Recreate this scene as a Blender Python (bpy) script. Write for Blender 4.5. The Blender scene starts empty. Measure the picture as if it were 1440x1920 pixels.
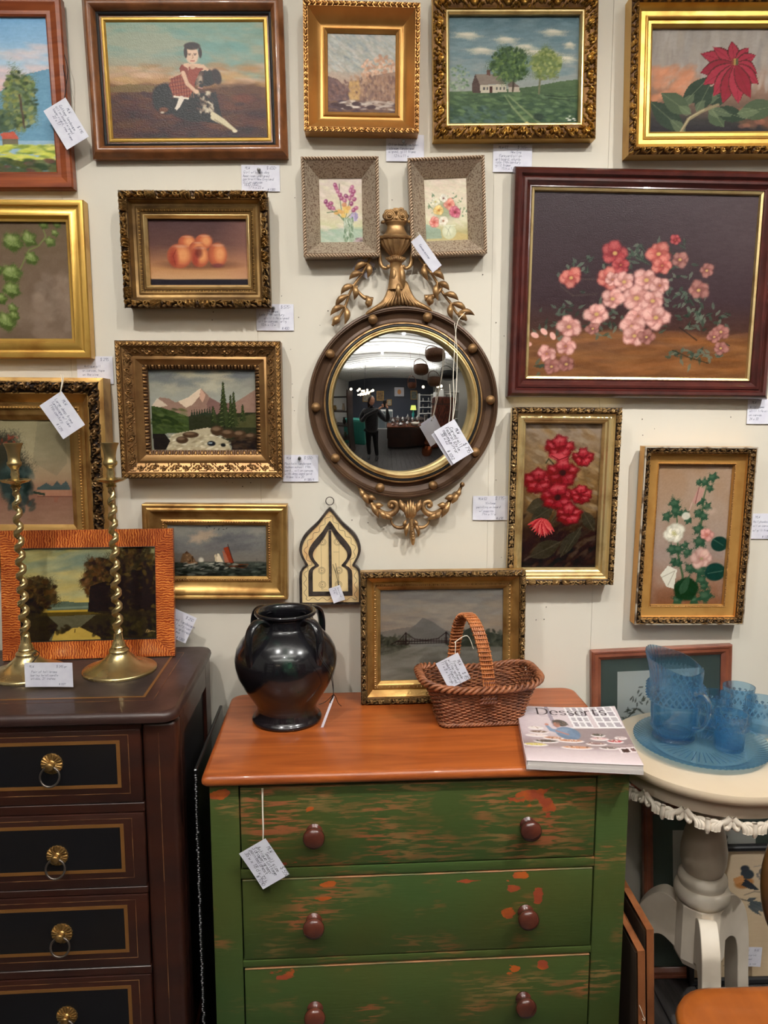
import bpy, bmesh, math, random
import numpy as np
from mathutils import Vector, Matrix

# ------------------------------------------------------------------ camera, light, exposure
SC = bpy.context.scene
COL = SC.collection
R = math.radians
FPX = 1390.0                       # focal length in pixels of the 1440 x 1920 frame
PITCH, YAW = R(7.3), R(2.0)
CAM = np.array([0.0, -1.95, 1.60])
cd = bpy.data.cameras.new('camera')
cam = bpy.data.objects.new('camera', cd); COL.objects.link(cam)
cam.location = CAM
cam.rotation_euler = (R(90) - PITCH, 0, -YAW)
cd.sensor_fit = 'HORIZONTAL'; cd.sensor_width = 36.0; cd.lens = 36.0 * FPX / 1440.0
cd.clip_start = 0.01
SC.camera = cam
SC.view_settings.view_transform = 'Standard'; SC.view_settings.look = 'None'
SC.view_settings.gamma = 1.0; SC.view_settings.use_curve_mapping = False
SC.view_settings.exposure = -0.80
try:
    SC.cycles.transparent_max_bounces = 40; SC.cycles.transmission_bounces = 24; SC.cycles.max_bounces = 24
except Exception: pass
w = bpy.data.worlds.new('world'); SC.world = w; w.use_nodes = True
w.node_tree.nodes['Background'].inputs[0].default_value = (1.0, 0.9, 0.78, 1)
w.node_tree.nodes['Background'].inputs[1].default_value = 0.3

FLOOR = 0.05
CEIL = 3.6

def lamp(name, loc, power, size, target, col=(1.0, 0.985, 0.955), spread=92):
    l = bpy.data.lights.new(name, 'SPOT'); l.energy = power; l.color = col
    l.shadow_soft_size = size; l.spot_size = R(spread); l.spot_blend = 1.0
    o = bpy.data.objects.new(name, l); COL.objects.link(o); o.location = loc
    o.rotation_euler = (Vector(target) - Vector(loc)).to_track_quat('-Z', 'Y').to_euler()
    return o
# ceiling spots that light the wall of pictures
SPOTS = [((0.48, -1.80, 3.28), 125, .03, (0.2, 0, .7)),
         ((-0.75, -1.70, 3.28), 160, .03, (-0.65, 0, .8)),
         ((1.45, -1.70, 3.28), 370, .03, (1.25, 0, .35)),
         ((-0.1, -2.90, 3.28), 170, .04, (0.0, -0.2, .7))]
for i, (l, p, s, t) in enumerate(SPOTS):
    lamp('track_spot_light', l, p, s, t)
# rectangular area light for the added soft fill
def area(name, loc, size, power, col=(1.0, 0.99, 0.97)):
    l = bpy.data.lights.new(name, 'AREA'); l.energy = power; l.color = col
    l.shape = 'RECTANGLE'; l.size, l.size_y = size
    o = bpy.data.objects.new(name, l); COL.objects.link(o); o.location = loc
    return o
# unseen area lights added under the ceiling; their upward bounce softly fills the room
for y_, p_ in ((-1.40, 60), (-2.85, 160), (-4.40, 260)):
    area('ceiling_fill', (0.3, y_, CEIL - .30), (4.6, .12), p_).rotation_euler = (R(180), 0, 0)

# ------------------------------------------------------------------ geometry helpers
fw = np.array([math.sin(YAW) * math.cos(PITCH), math.cos(YAW) * math.cos(PITCH), -math.sin(PITCH)])
rt = np.array([math.cos(YAW), -math.sin(YAW), 0.0]); up = np.cross(rt, fw)
def ray(x, y): return fw + rt * (x - 720) / FPX - up * (y - 960) / FPX
def aty(x, y, Y):
    d = ray(x, y); return Vector(CAM + d * ((Y - CAM[1]) / d[1]))
def atz(x, y, Z):
    d = ray(x, y); return Vector(CAM + d * ((Z - CAM[2]) / d[2]))
def lin(c):
    c = np.asarray(c, float)
    if c.max() > 1.001: c = c / 255.0
    return np.where(c <= .04045, c / 12.92, ((c + .055) / 1.055) ** 2.4)
def l4(c): return tuple(lin(c)) + (1.0,)

class MB:
    """collects geometry; build() links it as one mesh object"""
    def __init__(s): s.v = []; s.f = []; s.n = 0; s.c = []
    def add(s, v, f, c=None):
        v = np.asarray(v, float).reshape(-1, 3)
        s.v.append(v); s.f += [tuple(int(i) + s.n for i in q) for q in f]; s.n += len(v)
        if c is not None: s.c.append(np.broadcast_to(np.asarray(c, float), (len(v), 3)))
        return s
    def xform(s, m):
        V = np.concatenate(s.v); m = np.array(m)
        s.v = [V @ m[:3, :3].T + m[:3, 3]]; return s
    def build(s, name, mat, parent=None, smooth=35, loc=None):
        V = np.concatenate(s.v) if s.v else np.zeros((0, 3))
        me = bpy.data.meshes.new(name); me.from_pydata(V.tolist(), [], s.f); me.update()
        if mat: me.materials.append(mat)
        if s.c:
            a = me.color_attributes.new('Col', 'FLOAT_COLOR', 'POINT')
            C = np.concatenate(s.c); a.data.foreach_set('color', np.c_[C, np.ones(len(C))].astype(np.float32).ravel())
        if smooth:
            me.polygons.foreach_set('use_smooth', [True] * len(me.polygons))
            if smooth < 180: me.set_sharp_from_angle(angle=R(smooth))
        o = bpy.data.objects.new(name, me); COL.objects.link(o)
        if parent is not None: o.parent = parent
        if loc is not None: o.location = loc
        return o

def tag(o, label=None, cat=None, group=None, kind=None):
    if label: o['label'] = label
    if cat: o['category'] = cat
    if group: o['group'] = group
    if kind: o['kind'] = kind
    return o
def thing(name, label, cat, loc=(0, 0, 0), rot=(0, 0, 0), group=None):
    o = bpy.data.objects.new(name, None); COL.objects.link(o); o.empty_display_size = .05
    o.location = loc; o.rotation_euler = rot
    return tag(o, label, cat, group)
def copy_tree(o, parent=None):
    c = o.copy(); COL.objects.link(c)
    if parent is not None: c.parent = parent
    for ch in list(o.children): copy_tree(ch, c)
    return c

def gfaces(n, m, cu=False, cv=False, off=0):
    """faces of an n x m vertex grid"""
    i = np.arange(n if cu else n - 1); j = np.arange(m if cv else m - 1)
    I, J = np.meshgrid(i, j, indexing='ij'); I2 = (I + 1) % n; J2 = (J + 1) % m
    return (np.stack([I * m + J, I2 * m + J, I2 * m + J2, I * m + J2], -1).reshape(-1, 4) + off).tolist()
def lathe(prof, seg=48, mb=None, cap=True, mod=None):
    """prof: [(r, z)...] bottom to top; mod(theta, k, r) -> r"""
    mb = mb or MB(); th = np.linspace(0, 2 * math.pi, seg, endpoint=False); P = []
    for k, (r, z) in enumerate(prof):
        rr = np.full(seg, float(r)) if mod is None else mod(th, k, r, z)
        P.append(np.c_[rr * np.cos(th), rr * np.sin(th), np.full(seg, float(z))])
    P = np.array(P); n = len(prof)
    F = [(q[0], q[3], q[2], q[1]) for q in gfaces(n, seg, False, True)]
    if cap:
        if prof[0][0] > 1e-6: F.append(tuple(range(seg))[::-1])
        if prof[-1][0] > 1e-6: F.append(tuple((n - 1) * seg + i for i in range(seg)))
    mb.add(P, F); return mb
def smooth_path(pts, n=8, closed=False):
    P = np.array([tuple(p) for p in pts], float); out = []; N = len(P)
    rng = range(N if closed else N - 1)
    for i in rng:
        p0 = P[(i - 1) % N] if (closed or i > 0) else P[0]; p1 = P[i]; p2 = P[(i + 1) % N]
        p3 = P[(i + 2) % N] if (closed or i + 2 < N) else P[-1]
        for t in np.linspace(0, 1, n, endpoint=False):
            out.append(.5 * ((2 * p1) + (-p0 + p2) * t + (2 * p0 - 5 * p1 + 4 * p2 - p3) * t * t + (-p0 + 3 * p1 - 3 * p2 + p3) * t ** 3))
    if not closed: out.append(P[-1])
    return np.array(out)
def tube(pts, rad, seg=8, mb=None, closed=False, flat=None, upv=(0, 0, 1), caps=True, cols=None):
    """sweep; rad scalar or per point; flat scales the binormal side"""
    mb = mb or MB(); P = np.asarray([tuple(p) for p in pts], float); n = len(P)
    rad = np.broadcast_to(np.asarray(rad, float), (n,)); fl = np.broadcast_to(np.asarray(1.0 if flat is None else flat, float), (n,))
    if closed: T = np.roll(P, -1, 0) - np.roll(P, 1, 0)
    else: T = np.gradient(P, axis=0)
    T /= np.linalg.norm(T, axis=1)[:, None] + 1e-12
    ref = np.array(upv, float); N_ = ref - T[0] * (ref @ T[0])
    if np.linalg.norm(N_) < 1e-3: N_ = np.array([1., 0, 0]) - T[0] * T[0][0]
    N_ /= np.linalg.norm(N_); Ns = []
    for k in range(n):
        N_ = N_ - T[k] * (N_ @ T[k]); N_ /= np.linalg.norm(N_) + 1e-12; Ns.append(N_.copy())
    Ns = np.array(Ns); B = np.cross(T, Ns); a = np.linspace(0, 2 * math.pi, seg, endpoint=False)
    V = P[:, None] + (Ns[:, None] * np.cos(a)[None, :, None] + B[:, None] * np.sin(a)[None, :, None] * fl[:, None, None]) * rad[:, None, None]
    F = gfaces(n, seg, closed, True)
    if not closed and caps: F += [tuple(range(seg))[::-1], tuple((n - 1) * seg + i for i in range(seg))]
    mb.add(V, F, cols); return mb
def rbox(sx, sy, sz, c=(0, 0, 0), bev=.002, seg=2, mb=None, m=None):
    """bevelled box centred on c"""
    mb = mb or MB(); bm = bmesh.new(); bmesh.ops.create_cube(bm, size=1)
    for v in bm.verts: v.co = Vector((v.co.x * sx, v.co.y * sy, v.co.z * sz))
    if bev: bmesh.ops.bevel(bm, geom=bm.edges[:], offset=min(bev, .45 * min(sx, sy, sz)), segments=seg, profile=.5, affect='EDGES', clamp_overlap=True)
    M = Matrix.Translation(c) @ (m or Matrix.Identity(4))
    for v in bm.verts: v.co = M @ v.co
    bm.verts.index_update()
    mb.add([tuple(v.co) for v in bm.verts], [[v.index for v in f.verts] for f in bm.faces]); bm.free(); return mb
def box(a, b, bev=.002, seg=2, mb=None):
    return rbox(b[0] - a[0], b[1] - a[1], b[2] - a[2], [(a[i] + b[i]) / 2 for i in range(3)], bev, seg, mb)
def prism(out, y0, y1, mb=None, bev=0, holes=None):
    """outline [(x, z)...] extruded along y"""
    mb = mb or MB(); n = len(out)
    V = [(x, y0, z) for x, z in out] + [(x, y1, z) for x, z in out]
    F = [tuple(range(n)), tuple(range(2 * n - 1, n - 1, -1))] + [(i, i + n, (i + 1) % n + n, (i + 1) % n) for i in range(n)]
    mb.add(V, F); return mb
def ball(r, c=(0, 0, 0), mb=None, seg=16, sc=(1, 1, 1)):
    mb = mb or MB(); k = seg // 2
    pr = [(max(r * math.sin(math.pi * i / k), 0), -r * math.cos(math.pi * i / k)) for i in range(k + 1)]
    t = MB(); lathe(pr, seg, t, False); V = np.concatenate(t.v) * np.array(sc) + np.array(c)
    mb.add(V, t.f); return mb
def wave(n, seed=0):
    return np.random.RandomState(seed).rand(n)
def offset_rot(mb, m): return mb.xform(m)

# ------------------------------------------------------------------ materials
MATS = {}
def mat(name, col=(.5, .5, .5), rough=.5, metal=0.0, col2=None, mix=(.35, .65), scale=8.0, stretch=(1, 1, 1), bump=0.0, bscale=None, attr=False, trans=0.0, ior=1.45, coat=0.0, spec=.5, detail=4, emit=None, estr=0, sheen=0, r2=None, obj_coords=True, dist=0.0):
    if name in MATS: return MATS[name]
    m = bpy.data.materials.new(name); m.use_nodes = True; nt = m.node_tree; N = nt.nodes; L = nt.links
    b = N['Principled BSDF']; I = b.inputs
    I['Base Color'].default_value = l4(col); I['Roughness'].default_value = rough; I['Metallic'].default_value = metal
    I['Transmission Weight'].default_value = trans; I['IOR'].default_value = ior; I['Coat Weight'].default_value = coat
    I['Specular IOR Level'].default_value = spec
    if sheen: I['Sheen Weight'].default_value = sheen
    if emit is not None:
        I['Emission Color'].default_value = l4(emit); I['Emission Strength'].default_value = estr
    tc = N.new('ShaderNodeTexCoord'); mp = N.new('ShaderNodeMapping'); L.new(tc.outputs['Object'], mp.inputs['Vector'])
    mp.inputs['Scale'].default_value = stretch
    src = None
    if attr:
        at = N.new('ShaderNodeAttribute'); at.attribute_name = 'Col'; src = at.outputs['Color']
    if col2 is not None:
        nz = N.new('ShaderNodeTexNoise'); nz.inputs['Scale'].default_value = scale; nz.inputs['Detail'].default_value = detail; nz.inputs['Distortion'].default_value = dist
        L.new(mp.outputs[0], nz.inputs['Vector'])
        mr = N.new('ShaderNodeMapRange'); mr.inputs[1].default_value = mix[0]; mr.inputs[2].default_value = mix[1]
        L.new(nz.outputs[0], mr.inputs[0])
        mx = N.new('ShaderNodeMix'); mx.data_type = 'RGBA'; L.new(mr.outputs[0], mx.inputs[0])
        if attr:
            mx.blend_type = 'MULTIPLY'; L.new(src, mx.inputs[6]); mx.inputs[7].default_value = l4(col2)
        else:
            mx.inputs[6].default_value = l4(col); mx.inputs[7].default_value = l4(col2)
        src = mx.outputs[2]
        if r2 is not None:
            rr = N.new('ShaderNodeMapRange'); rr.inputs[3].default_value = rough; rr.inputs[4].default_value = r2
            L.new(mr.outputs[0], rr.inputs[0]); L.new(rr.outputs[0], I['Roughness'])
    if src is not None: L.new(src, I['Base Color'])
    if bump:
        nb = N.new('ShaderNodeTexNoise'); nb.inputs['Scale'].default_value = bscale or scale * 4; nb.inputs['Detail'].default_value = 3
        L.new(mp.outputs[0], nb.inputs['Vector'])
        bp = N.new('ShaderNodeBump'); bp.inputs['Strength'].default_value = bump; bp.inputs['Distance'].default_value = .002
        L.new(nb.outputs[0], bp.inputs['Height']); L.new(bp.outputs[0], I['Normal'])
    MATS[name] = m; return m

M_GOLD = mat('gilt', (190, 150, 88), .36, .75, (120, 80, 36), (.45, .75), 14, bump=.15, bscale=120, r2=.55)
M_GOLD2 = mat('pale_gilt', (218, 192, 136), .34, .7, (150, 112, 62), (.5, .8), 18, bump=.12, bscale=140, r2=.5)
M_YGOLD = mat('yellow_gilt', (204, 162, 80), .33, .65, (150, 96, 30), (.55, .85), 10, bump=.1, bscale=90, r2=.5)
M_DGOLD = mat('dull_gilt', (150, 118, 70), .42, .6, (84, 60, 34), (.4, .75), 14, bump=.2, bscale=120)
M_CARVE = mat('carved_gilt', rough=.42, metal=.6, attr=True, col2=(150, 130, 110), mix=(.45, .8), scale=22, bump=.2, bscale=160)
M_WOODR = mat('red_brown_wood', (150, 78, 42), .38, 0, (112, 50, 26), (.35, .7), 6, (1, 1, 12), .1, coat=.2)
M_WALNUT = mat('walnut_brown_wood', (140, 88, 52), .3, 0, (96, 56, 32), (.35, .75), 7, (4, 4, 4), .08, coat=.4)
M_MAHOG = mat('mahogany_wood', (78, 32, 26), .28, 0, (50, 18, 16), (.35, .75), 9, (3, 3, 3), .08, coat=.5)
M_BLACK = mat('black_paint', (26, 26, 28), .45)
M_WHITE = mat('card_paper', (228, 228, 236), .7, col2=(216, 214, 226), scale=30)
M_INK = mat('grey_ink', (92, 96, 120), .7)
M_INKD = mat('dark_ink', (44, 44, 56), .7)
M_STRING = mat('white_string', (222, 214, 196), .8)
M_BSTRING = mat('black_string', (22, 20, 20), .7)
M_PIN = mat('steel_pin', (150, 150, 148), .3, .9)
M_PAINT = mat('oil_paint', rough=.5, attr=True, bump=.2, bscale=420, spec=.18)
M_PAINTG = mat('varnished_oil_paint', rough=.36, attr=True, bump=.25, bscale=380, spec=.32)
M_PRINT = mat('printed_paper', rough=.55, attr=True, spec=.3)
# ------------------------------------------------------------------ the room
M_WALL = mat('cream_wall_paint', (217, 210, 195), .62, 0, (210, 202, 186), (.3, .75), 3.0, (1, 1, .35), .12, 60, spec=.3)
M_WALLSIDE = mat('side_wall_paint', (205, 203, 198), .7)
M_NAVY = mat('dark_slate_wall', (58, 62, 74), .6)
M_CEIL = mat('white_ceiling_paint', (222, 220, 214), .7)
M_FLOOR = mat('dark_floor_wood', (74, 70, 68), .5, 0, (40, 38, 38), (.35, .7), 5, (14, 1.2, 1), .25, 60)
RX0, RX1, RY0 = -3.4, 4.2, -8.0

wall = MB(); box((RX0 - .1, .018, FLOOR), (RX1 + .1, .12, CEIL), 0, mb=wall)
wall_back = tag(wall.build('wall_back', M_WALL, smooth=0), kind='structure')
seams = [RX0, -2.35, -1.75, -1.16, -.73, -.255, .345, .635, 1.22, 1.85, 2.5, 3.3, RX1]
for k in range(len(seams) - 1):
    dy = [0, .0003, -.0002, .0003, 0][k % 5]
    p = MB(); box((seams[k] + .00015, 0 + dy, FLOOR), (seams[k + 1] - .00015, .0178, CEIL), .0005, 1, p)
    p.build('wall_panel', M_WALL, wall_back, smooth=0)
# nail holes left in the plaster: shallow dark pits
nh = MB(); rr = random.Random(4)
HOLES = [(630, 222), (652, 217), (735, 375), (740, 392), (641, 350), (553, 371), (1012, 410), (1150, 330), (930, 605),
         (548, 720), (549, 745), (552, 770), (545, 655), (425, 903), (436, 905), (455, 912), (470, 905), (660, 975), (690, 980),
         (985, 1100), (1003, 1100), (1005, 1162), (1024, 1138), (1020, 1161), (1204, 786), (1227, 804), (1205, 816), (1370, 782),
         (930, 900), (940, 1045), (560, 595), (600, 610), (615, 583), (400, 585), (398, 600), (528, 555), (905, 515), (945, 630)]
for x, y in HOLES:
    c = aty(x, y, 0); r = rr.uniform(.0008, .0016)
    t = MB(); lathe([(r, 0), (r * .9, .0005), (0, .0005)], 8, t, False); t.xform(Matrix.Translation((c.x, -.0009, c.z)) @ Matrix.Rotation(R(90), 4, 'X')); nh.add(np.concatenate(t.v), t.f)
o = nh.build('nail_hole', mat('hole_dark', (60, 50, 42), .9), wall_back, 0); tag(o, kind='stuff')
tag(box((RX0 - .1, RY0, FLOOR), (RX0, 0.0, CEIL), 0).build('wall_left', M_WALLSIDE, smooth=0), kind='structure')
tag(box((RX1, RY0, FLOOR), (RX1 + .1, 0.0, CEIL), 0).build('wall_right', M_WALLSIDE, smooth=0), kind='structure')
tag(box((RX0 - .1, RY0 - .1, FLOOR), (RX1 + .1, RY0, CEIL), 0).build('wall_front', M_NAVY, smooth=0), kind='structure')
ce = tag(box((RX0 - .1, RY0 - .1, CEIL), (RX1 + .1, .12, CEIL + .1), 0).build('ceiling', M_CEIL, smooth=0), kind='structure')
# shallow vaulted boards under the ceiling
k = 0; y = -.3
me_b = None
while y > RY0 + .3:
    xs = np.linspace(RX0, RX1, 25); V = []
    if me_b is None:
        b = MB()
        zc = -.28 * ((xs - .4) / 3.8) ** 2
        for yy in (-.07, .07):
            V.append(np.c_[xs, np.full(25, yy), CEIL - .03 + zc]); V.append(np.c_[xs, np.full(25, yy), CEIL - .005 + zc * .98])
        V = np.array([V[0], V[1], V[3], V[2]])
        b.add(V, gfaces(4, 25, True)); ob = b.build('ceiling_board', M_CEIL, ce, 0, (0, y, 0)); me_b = ob.data
    else:
        ob = bpy.data.objects.new('ceiling_board', me_b); COL.objects.link(ob); ob.parent = ce; ob.location = (0, y, 0)
    y -= .2
fl = tag(box((RX0 - .1, RY0 - .1, FLOOR - .1), (RX1 + .1, .12, FLOOR - .012), 0).build('floor', mat('subfloor', (30, 28, 28), .9), smooth=0), kind='structure')
# floor boards run towards the wall
pl = {}
for i in range(int((RX1 - RX0) / .12)):
    x0 = RX0 + i * .12; rr = random.Random(i)
    y = 0.0 - rr.uniform(0, .9)
    segs = [(y, 0.0)]
    while y > RY0:
        L_ = rr.choice([1.2, 1.8]); segs.append((max(y - L_, RY0), y)); y -= L_
    if not (-.6 < x0 < 1.9): segs = [(RY0, 0.0)]
    for a, b in segs:
        if b - a < .03: continue
        key = round(b - a, 3)
        if key not in pl:
            q = MB(); box((.001, .001, -.012), (.1185, key - .001, 0), .0015, 1, q); pl[key] = q.build('floor_board', M_FLOOR, fl, 0); o = pl[key]
        else:
            o = bpy.data.objects.new('floor_board', pl[key].data); COL.objects.link(o); o.parent = fl
        o.location = (x0, a, FLOOR)

# ------------------------------------------------------------------ carved motifs as height maps
def hmap(n, m): return np.zeros((n, m))
def stamp_line(H, pts, w, per, hgt=1.0):
    """raised rounded stroke; x periodic with period per (map units), map covers per x 1"""
    n, m = H.shape; X = (np.arange(n) + .5) / n * per; Y = (np.arange(m) + .5) / m
    XX, YY = np.meshgrid(X, Y, indexing='ij')
    pts = np.asarray(pts, float); wv = np.broadcast_to(np.asarray(w, float), (len(pts),))
    for k in range(len(pts) - 1):
        a, b = pts[k], pts[k + 1]
        for sh in (-per, 0, per):
            ax = a[0] + sh; bx = b[0] + sh
            if max(ax, bx) < -.3 or min(ax, bx) > per + .3: continue
            dx, dy = bx - ax, b[1] - a[1]; L2 = dx * dx + dy * dy + 1e-9
            t = np.clip(((XX - ax) * dx + (YY - a[1]) * dy) / L2, 0, 1)
            ww = wv[k] + (wv[k + 1] - wv[k]) * t
            d = np.hypot(XX - ax - t * dx, YY - a[1] - t * dy) / ww
            np.maximum(H, hgt * np.sqrt(np.clip(1 - d * d, 0, 1)), out=H)
def spiral(cx, cy, r0, r1, a0, turns, n=18):
    t = np.linspace(0, 1, n); a = a0 + turns * 2 * math.pi * t; r = r0 + (r1 - r0) * t
    return np.c_[cx + r * np.cos(a), cy + r * np.sin(a)]
MOT = {}
def motif(kind):
    if kind in MOT: return MOT[kind]
    if kind == 'scroll':           # S scrolls with curling leaves
        per = 3.2; H = hmap(160, 48)
        stamp_line(H, spiral(.8, .45, .36, .06, -2.6, 1.2), np.linspace(.14, .1, 18), per)
        stamp_line(H, spiral(2.3, .55, .36, .06, .6, 1.2), np.linspace(.14, .1, 18), per)
        for x, y, a, L_ in [(1.2, .5, .9, .55), (1.35, .6, .2, .6), (1.3, .35, -.6, .5), (2.8, .5, .8, .5), (2.9, .6, 0, .6), (2.8, .35, -.7, .5), (0.1, .8, .3, .5), (1.75, .15, .2, .45), (0.3, .12, .1, .4)]:
            stamp_line(H, [(x, y), (x + L_ * .5 * math.cos(a), y + L_ * .5 * math.sin(a)), (x + L_ * math.cos(a), y + L_ * math.sin(a))], [.05, .11, .03], per, .9)
    elif kind == 'leaf':           # overlapping laurel leaves lying along the rail
        per = 1.2; H = hmap(80, 40)
        for x, y, a, L_ in [(0, .5, .42, .75), (0, .5, -.42, .75), (.6, .5, .55, .6), (.6, .5, -.55, .6), (.2, .5, 0, .6)]:
            stamp_line(H, [(x, y), (x + L_ * .5 * math.cos(a), y + L_ * .5 * math.sin(a) * 1.3), (x + L_ * math.cos(a), y + L_ * math.sin(a) * 1.1)], [.05, .16, .03], per)
    elif kind == 'rope':
        per = .9; H = hmap(60, 32)
        stamp_line(H, [(-.25, -.1), (.45, .5), (.95, 1.1)], .27, per)
    elif kind == 'bead':
        per = 1.1; H = hmap(48, 32); stamp_line(H, [(.55, .5), (.56, .5)], .48, per)
    elif kind == 'egg':
        per = 1.5; H = hmap(60, 36); stamp_line(H, [(.4, .2), (.4, .6)], [.34, .26], per); stamp_line(H, [(1.15, .15), (1.15, .9)], [.14, .05], per)
    elif kind == 'dense':          # dense foliage
        per = 2.6; H = hmap(150, 60); rr = random.Random(7)
        for i in range(34):
            x, y, a = rr.uniform(0, per), rr.uniform(.05, .95), rr.uniform(-3, 3); L_ = rr.uniform(.16, .34)
            stamp_line(H, [(x, y), (x + L_ * math.cos(a) * .5, y + L_ * math.sin(a) * .5 + .03), (x + L_ * math.cos(a), y + L_ * math.sin(a))], [.03, .075, .02], per, rr.uniform(.6, 1))
        stamp_line(H, spiral(.6, .5, .3, .05, 0, 1.1), .07, per); stamp_line(H, spiral(1.9, .5, .3, .05, 3, 1.1), .07, per)
    elif kind == 'shell':          # big curled leaves with gadroons between
        per = 4.0; H = hmap(200, 44)
        for i in range(7):
            x = .25 + i * .17; stamp_line(H, [(x, .9), (x + .06, .5), (x + .2, .12)], [.05, .09, .06], per)
        stamp_line(H, spiral(1.9, .5, .34, .07, -2.2, 1.15), .12, per); stamp_line(H, spiral(3.3, .45, .3, .06, 1, 1.15), .12, per)
        for x, y, a, L_ in [(2.2, .6, .4, .6), (2.3, .3, -.3, .6), (2.5, .55, 0, .6), (3.6, .5, .5, .5), (1.45, .5, .9, .4), (3.65, .3, -.4, .5)]:
            stamp_line(H, [(x, y), (x + L_ * .5 * math.cos(a), y + L_ * .5 * math.sin(a)), (x + L_ * math.cos(a), y + L_ * math.sin(a))], [.05, .12, .03], per, .9)
    MOT[kind] = (H, per); return MOT[kind]
def msample(kind, s, v):
    """s in band widths, v 0..1"""
    H, per = motif(kind); n, m = H.shape
    a = (s % per) / per * n - .5; b = np.clip(v * m - .5, 0, m - 1.001); i = np.floor(a).astype(int); j = np.floor(b).astype(int); fa = a - i; fb = b - j
    i0 = i % n; i1 = (i + 1) % n; j1 = np.minimum(j + 1, m - 1)
    return (H[i0, j] * (1 - fa) + H[i1, j] * fa) * (1 - fb) + (H[i0, j1] * (1 - fa) + H[i1, j1] * fa) * fb

def ring_plain(W, H, prof, mb=None):
    """mitred moulding; prof [(inset, depth)...]; picture local: x right, z up from the bottom edge, front = -y"""
    mb = mb or MB(); V = []
    for ins, d in prof:
        a, b = W / 2 - ins, H / 2 - ins
        V.append([(-a, -d, H / 2 + b), (a, -d, H / 2 + b), (a, -d, H / 2 - b), (-a, -d, H / 2 - b)])
    mb.add(V, gfaces(len(prof), 4, False, True)); return mb
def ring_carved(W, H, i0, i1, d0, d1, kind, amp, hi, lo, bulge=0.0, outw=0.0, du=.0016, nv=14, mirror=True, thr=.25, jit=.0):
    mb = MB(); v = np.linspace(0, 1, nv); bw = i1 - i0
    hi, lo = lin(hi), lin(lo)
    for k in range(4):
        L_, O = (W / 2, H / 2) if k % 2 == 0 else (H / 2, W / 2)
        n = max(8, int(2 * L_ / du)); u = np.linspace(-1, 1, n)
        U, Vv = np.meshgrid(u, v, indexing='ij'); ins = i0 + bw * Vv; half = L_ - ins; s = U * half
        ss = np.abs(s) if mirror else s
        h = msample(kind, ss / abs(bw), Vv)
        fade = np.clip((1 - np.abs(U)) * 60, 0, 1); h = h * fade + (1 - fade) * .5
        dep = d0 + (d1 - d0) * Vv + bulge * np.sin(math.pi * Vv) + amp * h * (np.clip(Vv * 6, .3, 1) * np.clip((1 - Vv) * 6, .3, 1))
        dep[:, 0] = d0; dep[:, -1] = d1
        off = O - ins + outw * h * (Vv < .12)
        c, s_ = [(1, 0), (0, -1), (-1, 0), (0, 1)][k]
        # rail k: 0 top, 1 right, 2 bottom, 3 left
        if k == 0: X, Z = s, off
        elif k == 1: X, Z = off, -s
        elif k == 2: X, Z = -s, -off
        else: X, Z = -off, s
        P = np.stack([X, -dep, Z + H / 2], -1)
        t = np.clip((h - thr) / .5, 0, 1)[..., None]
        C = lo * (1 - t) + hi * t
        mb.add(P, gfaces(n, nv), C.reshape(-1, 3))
    return mb

def place(o, cx, cz, H, rot, leanf, wy=-.0015):
    """bottom-centred empty of a hung picture: rot in-plane (deg ccw), leanf forward tilt (deg)"""
    Mx = Matrix.Rotation(R(leanf), 3, 'X') @ Matrix.Rotation(-R(rot), 3, 'Y')
    c = Vector((cx, wy - H / 2 * math.sin(R(leanf)), cz))
    o.location = c - Mx @ Vector((0, 0, H / 2)); o.rotation_euler = Mx.to_euler()
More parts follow.
